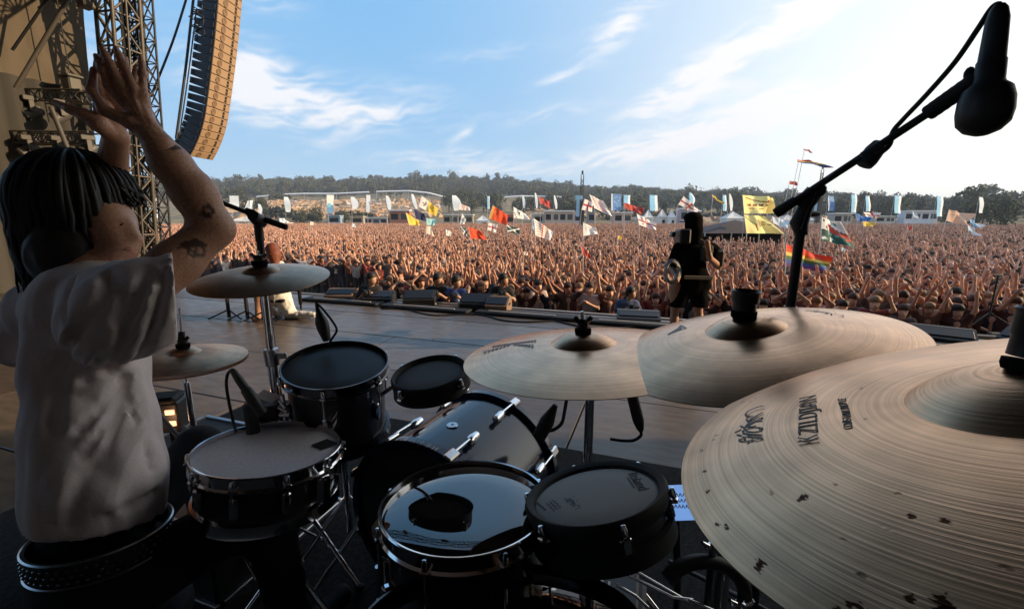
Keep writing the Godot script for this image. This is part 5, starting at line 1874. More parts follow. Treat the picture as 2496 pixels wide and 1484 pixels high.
func make_kit() -> void:
	var ebony := mat("ebony_gloss", 0.010, 0.010, 0.012, 0.10)
	ebony.clearcoat_enabled = true
	ebony.clearcoat = 0.6
	var mesh_head := tri_mat("mesh_head", noise_tex(81, 0.3, Color(0.012, 0.012, 0.013), Color(0.020, 0.020, 0.021), 128, 3), Vector3(8, 8, 8), 0.5)
	var coated := tri_mat("coated_head", noise_tex(82, 0.06, Color(0.56, 0.56, 0.60), Color(0.64, 0.64, 0.68), 256, 5), Vector3(5, 5, 5), 0.62)
	var pad_head := tri_mat("pad_mesh", noise_tex(83, 0.4, Color(0.30, 0.31, 0.31), Color(0.36, 0.37, 0.37), 128, 3), Vector3(9, 9, 9), 0.7)
	var pad_dark := tri_mat("pad_mesh_dark", noise_tex(84, 0.4, Color(0.085, 0.086, 0.09), Color(0.11, 0.11, 0.115), 128, 3), Vector3(9, 9, 9), 0.7)
	var mirror := mat("black_film", 0.008, 0.008, 0.009, 0.035)
	mirror.clearcoat_enabled = true
	mirror.clearcoat = 1.0
	mirror.clearcoat_roughness = 0.02
	var chrome: Material = mats["chrome"]
	var dark_hoop := mat("black_chrome", 0.10, 0.10, 0.11, 0.16, 1.0)
	# snare
	var root := drum("snare_drum", "snare drum with a grey coated head and chrome hoop beside the drummer", Vector3(-0.652, 1.101, -1.061), Vector3(0.075, 0.993, -0.096), 0.178, 0.15, ebony, coated, chrome, 10)
	var st := begin()
	box(st, Transform3D(Basis(Vector3.UP, -0.5), Vector3(0.125, -0.0085, -0.052)), Vector3(0.046, 0.003, 0.05), 0.001)
	lpart("damper_pad", st, mats["black_rubber"], root)
	st = begin()
	box(st, at(Vector3(0.17, -0.075, 0.06)), Vector3(0.03, 0.07, 0.03), 0.006)
	tube(st, [Vector3(0.17, -0.05, 0.06), Vector3(0.20, -0.03, 0.08)], 0.005, 8)
	lpart("strainer", st, chrome, root)
	# rack tom, small pad, floor toms, big pad
	drum("rack_tom", "black rack tom with a dull black head behind the snare", Vector3(-0.58, 1.236, -1.35), Vector3(0.072, 0.984, 0.162), 0.165, 0.27, ebony, mesh_head, dark_hoop, 6)
	root = drum("drum_pad", "small black practice pad between the rack tom and the middle cymbal", Vector3(-0.226, 1.294, -1.114), Vector3(-0.113, 0.986, 0.124), 0.105, 0.052, mats["black_plastic"], pad_dark, mats["black_rubber"], 4, 0.010)
	st = begin()
	for k in 9: stroke(st, [Vector2(-0.036 + k * 0.008, 0.002 * sin(k * 2.1)), Vector2(-0.032 + k * 0.008, 0.003 + 0.002 * cos(k * 1.7))], 0.0022)
	for k in 5: stroke(st, [Vector2(-0.02 + k * 0.008, -0.008), Vector2(-0.015 + k * 0.008, -0.007)], 0.002)
	var dim := lpart("logo", st, mat("pad_ink_dim", 0.16, 0.10, 0.08, 0.6), root)
	dim.transform = Transform3D(Basis(Vector3(1, 0, 0), Vector3(0, 0, -1), Vector3(0, 1, 0)).rotated(Vector3.UP, 0.15), Vector3(-0.012, -0.0098, 0.05))
	root = drum("floor_tom", "floor tom with a mirror black head and chrome hoop, left of the grey pad", Vector3(-0.100, 1.108, -0.824), Vector3(-0.013, 0.997, -0.082), 0.179, 0.32, ebony, mirror, chrome, 8)
	root = drum("drum_pad", "large grey mesh pad with a thick black rim and printed logos", Vector3(0.165, 1.168, -0.776), Vector3(-0.211, 0.957, -0.199), 0.143, 0.09, mats["black_plastic"], pad_head, mats["black_rubber"], 6, 0.017)
	var ink := mat("pad_ink", 0.012, 0.012, 0.013, 0.6)
	# the print reads from the right-hand side of the pad
	var side := Basis(Vector3(0, 0, 1), Vector3(1, 0, 0), Vector3(0, 1, 0))
	lettering("Roland", 0.020, ink, root, Transform3D(side, Vector3(0.092, -0.0098, -0.014)))
	st = begin()
	box(st, at(Vector3(0.078, -0.0099, -0.014)), Vector3(0.002, 0.0006, 0.052))
	lpart("lettering", st, ink, root)
	st = begin()
	signature(st, 0.024, 3)
	var e := lpart("logo", st, ink, root)
	e.transform = Transform3D(side.rotated(Vector3.UP, 0.25), Vector3(-0.052, -0.0098, 0.012))
	st = begin()
	for row in 3:
		for k in 7: stroke(st, [Vector2(-0.022 + k * 0.0062 + row * 0.002, -row * 0.0075), Vector2(-0.0185 + k * 0.0062 + row * 0.002, -row * 0.0075 + 0.003 * ((k + row) % 2))], 0.0024)
	e = lpart("lettering", st, ink, root)
	e.transform = Transform3D(side.rotated(Vector3.UP, 0.3), Vector3(-0.080, -0.0098, 0.01))
	st = begin()
	box(st, Transform3D(Basis(Vector3.UP, 0.35), Vector3(-0.112, -0.0099, 0.0)), Vector3(0.003, 0.0006, 0.05))
	lpart("lettering", st, ink, root)
	root = drum("floor_tom", "second mirror black floor tom at the lower edge, nearest the camera", Vector3(-0.016, 1.109, -0.554), Vector3(-0.007, 0.911, -0.412), 0.21, 0.36, ebony, mirror, dark_hoop, 8)
	# bass drum, lying on its side, axis towards the audience
	var ax := Vector3(0.45, 0, -0.89).normalized()
	var c := Vector3(-0.27, 0.780, -1.155)
	root = thing("bass_drum", "midnight blue bass drum lying between the toms, with chrome claws", "drum", frame(c, ax, Vector3.UP))
	var blue := mat("blue_gloss", 0.010, 0.016, 0.045, 0.16)
	blue.clearcoat_enabled = true
	blue.clearcoat = 0.25
	blue.clearcoat_roughness = 0.05
	var L := 0.40
	var R := 0.278
	st = begin()
	lathe(st, [Vector2(R - 0.012, 0.02), Vector2(R - 0.012, L - 0.02)], Transform3D(), 72)
	lpart("shell", st, blue, root)
	for y in [0.0, L]:
		st = begin()
		lathe(st, [Vector2(R - 0.018, y - 0.016), Vector2(R + 0.003, y - 0.016), Vector2(R + 0.006, y - 0.013), Vector2(R + 0.006, y + 0.013), Vector2(R + 0.003, y + 0.016), Vector2(R - 0.018, y + 0.016)], Transform3D(), 72)
		lpart("hoop", st, blue, root)
		st = begin()
		lathe(st, [Vector2(0.0, y - 0.004 if y == 0.0 else y + 0.002), Vector2(R - 0.02, y - 0.004 if y == 0.0 else y + 0.002)], Transform3D(), 64)
		lpart("drumhead", st, mesh_head, root)
	for k in 8:
		var a := TAU * (k + 0.5) / 8.0
		var d := Vector3(cos(a), 0, sin(a))
		var tg := Vector3(-sin(a), 0, cos(a))
		for w in [0, 1]:
			var y: float = [0.0, L][w]
			var inn: float = [1.0, -1.0][w]
			st = begin()
			box(st, Transform3D(Basis(d, Vector3.UP, tg), d * (R + 0.012) + Vector3(0, y, 0)), Vector3(0.012, 0.05, 0.028), 0.004)
			tube(st, [d * (R + 0.014) + Vector3(0, y + inn * 0.02, 0), d * (R + 0.014) + Vector3(0, y + inn * 0.12, 0)], 0.004, 8)
			var claw := lpart("claw", st, chrome, root)
			st = begin()
			lathe(st, [Vector2(0.0, 0.0), Vector2(0.012, 0.004), Vector2(0.015, 0.02), Vector2(0.012, 0.05), Vector2(0.0, 0.06)], Transform3D(Basis(d, Vector3.UP * inn, tg * inn), d * (R + 0.006) + Vector3(0, y + inn * 0.09, 0)), 12)
			lpart("lug", st, chrome, claw)
	# air vent badge on top of the shell and a stencilled word on the near hoop
	var up := (root.transform.basis.inverse() * Vector3.UP).normalized()
	var tan := up.cross(Vector3.UP).normalized()
	var bx := Transform3D(Basis(tan, up, tan.cross(up)), up * (R - 0.0105) + Vector3(0, 0.15, 0))
	bx = bx.translated_local(Vector3(-0.01, 0, 0))
	st = begin()
	lathe(st, [Vector2(0.019, 0.0), Vector2(0.018, 0.002), Vector2(0.006, 0.0025), Vector2(0.004, 0.0), Vector2(0.0, 0.0)], bx, 24)
	lpart("vent_badge", st, mats["steel"], root)
	var white: Material = mats["white_paint"]
	for k in 6:
		var a := 0.21 - k * 0.085
		var d := up.rotated(Vector3.UP, a)
		var tg := d.cross(Vector3.UP).normalized()
		lettering(["H", "E", "F", "F", " I", "V"][k], 0.018, white, root, Transform3D(Basis(tg, Vector3.UP, d), d * (R + 0.0065) + Vector3(0, -0.006, 0)))
	# kick pedal before the bass drum and spurs of the drum
	st = begin()
	for s in [-1.0, 1.0]:
		var q: Vector3 = root.transform * (Vector3(0, L * 0.75, 0) + up * -0.1 + tan * 0.24 * s)
		tube(st, [q, Vector3(q.x, 0.5, q.z) + root.transform.basis * tan * 0.08 * s + ax * 0.12], 0.008, 8)
		var spur := part("spur", st, chrome, root)
		st = begin()
	var ped := c - ax * 0.12
	ped.y = 0.5
	root = thing("kick_pedal", "chrome kick pedal with a felt beater before the bass drum", "pedal", at(ped))
	st = begin()
	bar(st, ped - ax * 0.26 + Vector3(0, 0.03, 0), ped + Vector3(0, 0.09, 0), 0.085, 0.012, Vector3.UP, 0.003)
	part("footboard", st, mats["steel"], root)
	st = begin()
	var lat := ax.cross(Vector3.UP)
	for s in [-1.0, 1.0]: tube(st, [ped + lat * 0.06 * s + Vector3(0, 0.01, 0), ped + lat * 0.05 * s + Vector3(0, 0.24, 0)], 0.008, 8)
	tube(st, [ped + lat * -0.06 + Vector3(0, 0.24, 0), ped + lat * 0.06 + Vector3(0, 0.24, 0)], 0.007, 8)
	part("frame", st, chrome, root)
	st = begin()
	tube(st, [ped + Vector3(0, 0.24, 0), ped + Vector3(0, 0.38, 0) - ax * 0.05], 0.005, 8)
	ball(st, ped + Vector3(0, 0.39, 0) - ax * 0.05, Vector3(0.028, 0.03, 0.028), 10)
	part("beater", st, mat("beater_felt", 0.35, 0.32, 0.28, 0.9), root)
	# stands under the drums
	for l in [[Vector3(-0.652, 0.95, -1.061), "three legged basket stand under the snare drum", 0.14], [Vector3(-0.58, 1.03, -1.35), "tom stand holding the black rack tom", 0.05], [Vector3(0.165, 1.08, -0.776), "stand holding the large grey mesh pad", 0.05], [Vector3(-0.47, 1.10, -1.36), "slim arm holding the small black practice pad", 0.03]]:
		var p: Vector3 = l[0]
		root = thing("drum_stand", l[1], "stand", at(Vector3(p.x, 0.5, p.z)))
		st = begin()
		tube(st, [p, Vector3(p.x, 0.6, p.z)], 0.012, 10)
		part("post", st, chrome, root)
		if l[2] == 0.03:
			st = begin()
			tube(st, [p, p + Vector3(0.1, 0.08, 0.05), Vector3(-0.24, 1.235, -1.125)], 0.007, 8)
			part("arm", st, chrome, root)
		for k in 3:
			var a := TAU * k / 3 + 0.3
			var d := Vector3(cos(a), 0, sin(a))
			st = begin()
			tube(st, [Vector3(p.x, 0.75, p.z), Vector3(p.x, 0.51, p.z) + d * 0.24], 0.008, 8)
			part("leg", st, chrome, root)
			if l[2] > 0.1:
				st = begin()
				tube(st, [p, p + d * l[2] + Vector3(0, 0.02, 0), p + d * (l[2] + 0.02) + Vector3(0, 0.05, 0)], 0.007, 8)
				part("arm", st, chrome, root)
	for t in [[Vector3(-0.100, 1.108, -0.824), 0.179, "floor tom"], [Vector3(-0.016, 1.109, -0.554), 0.21, "second floor tom"]]:
		root = thing("tom_legs", "three chrome legs clamped round the " + t[2], "legs", at(Vector3(t[0].x, 0.5, t[0].z)))
		for k in 3:
			var a := TAU * k / 3 + 0.9
			var d := Vector3(cos(a), 0, sin(a))
			st = begin()
			tube(st, [t[0] + d * (t[1] + 0.012) + Vector3(0, -0.14, 0), Vector3(t[0].x, 0.56, t[0].z) + d * (t[1] + 0.012), Vector3(t[0].x, 0.505, t[0].z) + d * (t[1] + 0.05)], 0.0065, 8)
			part("leg", st, chrome, root)

func make_cymbals() -> void:
	var ink := mat("cymbal_ink", 0.012, 0.011, 0.012, 0.5)
	var base := 0.5
	# high crash on the left
	var c := Vector3(-0.80, 1.513, -1.366)
	var n := Vector3(0.014, 0.99, 0.141)
	cymbal("left crash cymbal tilted on a tall stand in front of the crowd", c, n, 0.20, 0.026, brass("bronze_left", 201, 0.2, 0.34, 0.015))
	var s := stand("tall chrome stand holding the left crash cymbal", c + n * 0.02, n, base, 0.34, 0.0165)
	felt_and_nut(s, c, n, 0.043, 1.3)
	# hi-hat pair
	c = Vector3(-1.068, 1.255, -1.337)
	n = Vector3(0.039, 0.999, -0.013)
	var hm := brass("bronze_hat", 202, 0.178, 0.36, 0.015)
	var hat := cymbal("top hi-hat cymbal beside the drummer's shirt", c, n, 0.178, 0.022, hm)
	var low := cymbal("bottom hi-hat cymbal turned over under the top one", c - n * 0.012, -n, 0.178, 0.022, hm)
	s = stand("hi-hat stand with a thin pull rod and clutch", c - n * 0.05, n, base, 0.3, 0.013)
	var st := begin()
	tube(st, [c - n * 0.1, c + n * 0.17], 0.0035, 8)
	part("pull_rod", st, mats["chrome"], s)
	felt_and_nut(s, c, n, 0.036, 1.1)
	st = begin()
	lathe(st, [Vector2(0.0, 0.062), Vector2(0.008, 0.062), Vector2(0.009, 0.09), Vector2(0.0, 0.092)], frame(c, n), 12)
	tube(st, [c + n * 0.078, c + n * 0.08 + Vector3(-0.028, 0.0, 0.004)], 0.004, 6)
	ball(st, c + n * 0.08 + Vector3(-0.034, 0.0, 0.004), Vector3(0.009, 0.015, 0.006), 8)
	part("clutch", st, mats["black_metal"], s)
	# middle crash with a blue printed letter
	c = Vector3(0.158, 1.410, -0.903)
	n = Vector3(-0.073, 0.997, -0.039)
	var R := 0.264
	var root := cymbal("middle crash cymbal with a dark blue printed K", c, n, R, 0.026, brass("bronze_mid", 203, R, 0.27, 0.014))
	s = boom_stand("slim chrome boom stand carrying the middle crash cymbal", c + n * 0.02, n, Vector3(0.225, base, -1.16), 0.3, 0.0135)
	felt_and_nut(s, c + n * 0.045, Vector3(n.x * 0.3, 1, 0), 0.0, 1.0)
	st = begin()
	st.set_smooth_group(-1)
	for k in 15:      # the letter lies on its side, made of short printed bars
		var t := k / 14.0
		var y := lerpf(-0.052, 0.052, t)
		box(st, at(Vector3(0.016, y, 0)), Vector3(0.013, 0.0048, 0.0005))
		if k % 2 == 0 or absf(y) > 0.012: box(st, at(Vector3(0.004 - absf(y) * 0.62, y * 1.1, 0)), Vector3(0.014, 0.0048, 0.0005))
	var logo := lpart("logo", st, mat("logo_blue", 0.03, 0.04, 0.10, 0.5), root)
	logo.transform = cym_point(root, R, 0.026, 0.165, PI + 0.30)
	# big crash, centre right
	c = Vector3(0.434, 1.471, -0.762)
	n = Vector3(-0.224, 0.974, -0.024)
	R = 0.25
	root = cymbal("broad crash cymbal in the middle right with a black cup on its bell", c, n, R, 0.034, brass("bronze_big", 204, R, 0.27, 0.014))
	s = stand("chrome stand under the broad crash cymbal", c + n * 0.03, n, base, 0.36, 0.0165, Vector3(0.02, 1, 0))
	felt_and_nut(s, c + n * 0.053, Vector3(0.02, 1, 0), 0.0, 1.2, true)
	st = begin()
	stroke(st, [Vector2(-0.03, 0.012), Vector2(0.0, -0.012), Vector2(0.028, 0.014), Vector2(0.006, 0.01), Vector2(-0.03, 0.012)], 0.004)
	stroke(st, [Vector2(-0.016, 0.008), Vector2(0.012, 0.007)], 0.006)
	stroke(st, [Vector2(-0.008, 0.001), Vector2(0.006, 0.001)], 0.006)
	logo = lpart("logo", st, mat("logo_grey", 0.25, 0.25, 0.27, 0.5), root)
	logo.transform = cym_point(root, R, 0.034, 0.125, PI + 0.85)
	st = begin()
	signature(st, 0.030, 8)
	logo = lpart("logo", st, mat("logo_brown", 0.06, 0.035, 0.025, 0.5), root)
	logo.transform = cym_point(root, R, 0.034, 0.158, -0.16)
	# ride cymbal, close to the lens
	c = Vector3(0.428, 1.525, -0.320)
	n = Vector3(-0.294, 0.944, -0.150)
	R = 0.28
	var dents := []
	var r := RandomNumberGenerator.new()
	r.seed = 77
	for k in 34:
		dents.append([r.randf_range(0.10, 0.262), r.randf_range(1.6, 4.4), r.randf_range(0.5, 1.0), 1 + r.randi() % 2, 0.35 if r.randf() < 0.6 else 0.0])
	for d in [[0.235, 2.62, 1.7, 3], [0.225, 2.42, 1.7, 3], [0.24, 2.2, 1.6, 3], [0.225, 1.95, 2.2, 3], [0.205, 3.05, 0.9, 3], [0.262, 3.15, 1.0, 3], [0.265, 2.95, 1.1, 3], [0.262, 2.75, 1.1, 3], [0.20, 2.2, 1.2, 2], [0.17, 2.4, 1.0, 2], [0.18, 2.75, 1.0, 2], [0.26, 3.35, 0.8, 2], [0.255, 3.5, 0.8, 2], [0.16, 2.0, 1.2, 2]]:
		dents.append([d[0], d[1], d[2], d[3], 0.85])
	root = cymbal("large ride cymbal nearest the camera with lathe grooves, hammer marks and stamped words", c, n, R, 0.036, brass("bronze_ride", 205, R, 0.33, 0.018, dents, 1.0))
	s = stand("stand under the large ride cymbal", c + n * 0.03, n, base, 0.36, 0.0165, Vector3(0.12, 1, 0))
	felt_and_nut(s, c + n * 0.058, Vector3(0.12, 1, 0), 0.0, 0.75, true)
	lettering("K ZILDJIAN", 0.0165, ink, root, cym_point(root, R, 0.036, 0.152, PI + 0.62), "lettering")
	var word := "CONSTANTINOPLE"
	for k in word.length():
		var a := PI + 0.60 + (k - 6.5) * 0.042
		lettering(word[k], 0.0068, ink, root, cym_point(root, R, 0.036, 0.124 - 0.004 * cos((k - 6.5) * 0.3), a))
	st = begin()
	signature(st, 0.040, 5)
	logo = lpart("logo", st, ink, root)
	logo.transform = cym_point(root, R, 0.036, 0.205, PI + 0.62)


# ------------------------------------------------------------------ microphones and their stands
func mic(label: String, a: Vector3, b: Vector3, prof: Array, cable: Array, cr := 0.0035) -> Node3D:
	# body turned along a-b with profile [t along, radius]; cable points in space
	var root := thing("microphone", label, "microphone", at(a))
	var len := a.distance_to(b)
	var ps := [Vector2(0.0, 0.0)]
	for p in prof: ps.append(Vector2(p[1], p[0] * len))
	ps.append(Vector2(0.0, len))
	var st := begin()
	lathe(st, ps, frame(a, b - a, Vector3(0.3, 0.2, 0.9).normalized()), 20)
	part("body", st, mats["black_plastic"], root)
	if cable.size() > 1:
		st = begin()
		tube(st, curve(cable, 8), cr, 7)
		part("cable", st, mats["cable"], root)
	return root

func make_microphones() -> void:
	# boom stand on the right, dark against the sky
	var top := P(1958, 516, 0.98)
	var root := thing("mic_stand", "black boom microphone stand rising in front of the crowd on the right", "mic stand", at(Vector3(top.x, 0.5, top.z)))
	var st := begin()
	tube(st, [Vector3(top.x, 0.55, top.z), top - Vector3(0, 0.22, 0)], 0.0145, 14)
	tube(st, [top - Vector3(0, 0.22, 0), top + Vector3(0, 0.01, 0)], 0.0105, 12)
	part("tube", st, mats["black_metal"], root)
	for k in 3:
		var a := TAU * k / 3 + 0.2
		st = begin()
		tube(st, [Vector3(top.x, 0.66, top.z), Vector3(top.x + cos(a) * 0.33, 0.51, top.z + sin(a) * 0.33)], 0.008, 8)
		part("leg", st, mats["black_metal"], root)
	st = begin()
	disc_rod(st, P(1990, 462, 0.96), P(1960, 500, 0.98), [Vector2(0.0, 0.0), Vector2(0.018, 0.002), Vector2(0.020, 0.02), Vector2(0.017, 0.044), Vector2(0.0, 0.046)], 16)
	tube(st, [P(1975, 478, 0.97), P(1948, 545, 0.98), P(1956, 575, 0.98)], [0.013, 0.019, 0.012], 12)
	disc_rod(st, P(1962, 521, 0.97), P(2008, 522, 0.99), [Vector2(0.0, 0.0), Vector2(0.0055, 0.0), Vector2(0.007, 0.03), Vector2(0.0055, 0.043), Vector2(0.0, 0.045)], 10)
	ball(st, P(2000, 463, 0.95), Vector3(0.013, 0.015, 0.013), 10)
	part("swivel", st, mats["black_plastic"], root)
	st = begin()
	var b0 := P(1892, 520, 1.0)
	var b1 := P(2300, 252, 0.78)
	tube(st, [b0.lerp(b1, 0.12), b1], 0.0075, 12)
	part("boom", st, mats["black_metal"], root)
	st = begin()
	tube(st, [b0, b0.lerp(b1, 0.02), b0.lerp(b1, 0.15)], [0.0115, 0.0125, 0.0105], 12)
	part("boom_weight", st, mats["black_rubber"], root)
	st = begin()
	disc_rod(st, P(2148, 345, 0.86), P(2110, 400, 0.87), [Vector2(0.0, 0.0), Vector2(0.012, 0.003), Vector2(0.017, 0.02), Vector2(0.017, 0.04), Vector2(0.014, 0.052), Vector2(0.0, 0.054)], 14)
	tube(st, [P(2108, 385, 0.87), P(2152, 355, 0.85)], 0.0135, 12)
	part("joint", st, mats["black_plastic"], root)
	st = begin()
	var g0 := P(2262, 277, 0.79)
	var g1 := P(2352, 214, 0.74)
	var gp := [Vector2(0.0, 0.0), Vector2(0.013, 0.0)]
	for k in 14: gp.append(Vector2(0.0145 if k % 2 == 0 else 0.0138, 0.004 + k * 0.0052))
	gp.append(Vector2(0.010, 0.079))
	gp.append(Vector2(0.0, 0.08))
	disc_rod(st, g0, g1, gp, 18)
	tube(st, [g1, P(2372, 205, 0.73), P(2398, 200, 0.72)], [0.010, 0.009, 0.009], 10)
	ball(st, P(2364, 180, 0.735), Vector3(0.0075, 0.012, 0.0075), 10)
	part("shock_mount", st, mats["black_rubber"], root)
	mic("vocal microphone with a round foam windscreen hung from the right boom", P(2439, 8, 0.70), P(2392, 332, 0.72), [[0.01, 0.007], [0.04, 0.011], [0.12, 0.0145], [0.30, 0.016], [0.42, 0.017], [0.43, 0.0185], [0.58, 0.0195], [0.60, 0.021], [0.64, 0.030], [0.72, 0.0345], [0.82, 0.0355], [0.90, 0.033], [0.96, 0.023], [0.99, 0.010]],
		[P(2439, 10, 0.70), P(2420, 18, 0.71), P(2385, 70, 0.725), P(2330, 150, 0.75), P(2262, 228, 0.78), P(2205, 288, 0.82), P(2178, 320, 0.835), P(2170, 352, 0.84), P(2148, 372, 0.845), P(2120, 380, 0.86), P(2070, 400, 0.88), P(2032, 426, 0.905), P(2005, 452, 0.93), P(1986, 490, 0.95), P(1970, 520, 0.955), P(1957, 560, 0.96)], 0.0045)
	# small boom stand on the left, behind the crash
	top = P(628, 545, 1.75)
	root = thing("mic_stand", "black boom stand behind the left crash cymbal, boom slanting before the crowd", "mic stand", at(Vector3(top.x, 0.5, top.z)))
	st = begin()
	tube(st, [Vector3(top.x, 0.5, top.z), top - Vector3(0, 0.07, 0)], 0.0145, 12)
	tube(st, [top - Vector3(0, 0.07, 0), top], 0.017, 12)
	part("tube", st, mats["black_metal"], root)
	st = begin()
	tube(st, [P(540, 494, 1.7), P(700, 556, 1.78)], 0.009, 10)
	part("boom", st, mats["black_metal"], root)
	st = begin()
	tube(st, [P(646, 536, 1.75), P(698, 554, 1.77)], 0.0125, 10)
	part("boom_weight", st, mats["black_rubber"], root)
	st = begin()
	disc_rod(st, P(614, 524, 1.70), P(640, 546, 1.78), [Vector2(0.0, 0.0), Vector2(0.022, 0.004), Vector2(0.026, 0.04), Vector2(0.022, 0.075), Vector2(0.0, 0.08)], 14)
	tube(st, [P(596, 512, 1.72), P(615, 522, 1.73)], [0.012, 0.02], 10)
	part("clutch", st, mats["black_plastic"], root)
	for k in 3:
		var a := TAU * k / 3 + 0.7
		st = begin()
		tube(st, [Vector3(top.x, 0.66, top.z), Vector3(top.x + cos(a) * 0.33, 0.51, top.z + sin(a) * 0.33)], 0.008, 8)
		part("leg", st, mats["black_metal"], root)
	# clip-on and short microphones round the kit
	mic("pointed clip microphone standing on the rim of the rack tom", P(797, 832, 1.52), P(769, 738, 1.50), [[0.02, 0.013], [0.12, 0.016], [0.32, 0.021], [0.5, 0.022], [0.62, 0.017], [0.8, 0.0085], [0.97, 0.004]], [P(769, 738, 1.50), P(785, 752, 1.5), P(812, 786, 1.5), P(820, 806, 1.5), P(808, 826, 1.5), P(800, 840, 1.5)], 0.0042)
	mic("long black microphone leaning over the edge of the snare", P(640, 1010, 1.22), P(563, 898, 1.2), [[0.0, 0.010], [0.02, 0.0155], [0.3, 0.0165], [0.55, 0.014], [0.57, 0.0115], [0.78, 0.011], [0.95, 0.008], [0.99, 0.005]], [P(565, 900, 1.2), P(554, 912, 1.2), P(551, 940, 1.2), P(558, 985, 1.2), P(568, 1030, 1.19), P(574, 1052, 1.17)], 0.0042)
	mic("short microphone clamped above the bass drum hoop", P(1312, 1068, 1.38), P(1356, 984, 1.36), [[0.0, 0.012], [0.02, 0.022], [0.5, 0.024], [0.7, 0.017], [0.97, 0.008]], [P(1381, 975, 1.4), P(1377, 1000, 1.4), P(1370, 1030, 1.38), P(1352, 1046, 1.37), P(1335, 1050, 1.37)], 0.006)
	mic("slim microphone hanging under the edge of the middle crash cymbal", P(1541, 962, 1.1), P(1563, 1052, 1.1), [[0.0, 0.013], [0.03, 0.0145], [0.7, 0.0145], [0.9, 0.010], [0.99, 0.006]], [P(1563, 1050, 1.1), P(1562, 1062, 1.1), P(1545, 1073, 1.1), P(1518, 1074, 1.1), P(1488, 1070, 1.1)], 0.0042)
	# clamp block that carries the snare microphone
	root = thing("mic_clamp", "dark clamp block with a white label beside the rack tom", "clamp", at(P(640, 1000, 1.3)))
	st = begin()
	box(st, Transform3D(Basis(Vector3.UP, 0.6), P(612, 1020, 1.25)), Vector3(0.035, 0.10, 0.035), 0.008)
	box(st, Transform3D(Basis(Vector3.UP, 0.3), P(655, 1005, 1.3)), Vector3(0.06, 0.05, 0.04), 0.008)
	part("clamp_body", st, mats["black_plastic"], root)
	st = begin()
	box(st, Transform3D(Basis(Vector3(0.9, -0.25, 0.2).normalized(), Vector3(0.3, 0.9, 0.3).normalized(), Vector3(-0.25, -0.2, 0.93).normalized()).orthonormalized(), P(652, 966, 1.3)), Vector3(0.06, 0.004, 0.035), 0.001)
	part("label_plate", st, mats["white_paint"], root)
	st = begin()
	for k in 4: lathe(st, [Vector2(0.0, 0.0), Vector2(0.008, 0.0), Vector2(0.008, 0.03), Vector2(0.0, 0.03)], Transform3D(Basis(Vector3(0, 0, 1), 0.5 * k), P(688 + k * 6, 985 + k * 9, 1.3)), 10)
	part("bolt", st, mats["chrome"], root).set_meta("kind", "stuff")


# ------------------------------------------------------------------ people on the stage
func limb(pts: Array, rad: Array, ci := 0) -> Array:
	var out := []
	for i in pts.size() - 1: out.append([pts[i], pts[i + 1], rad[i], rad[i + 1], ci])
	return out

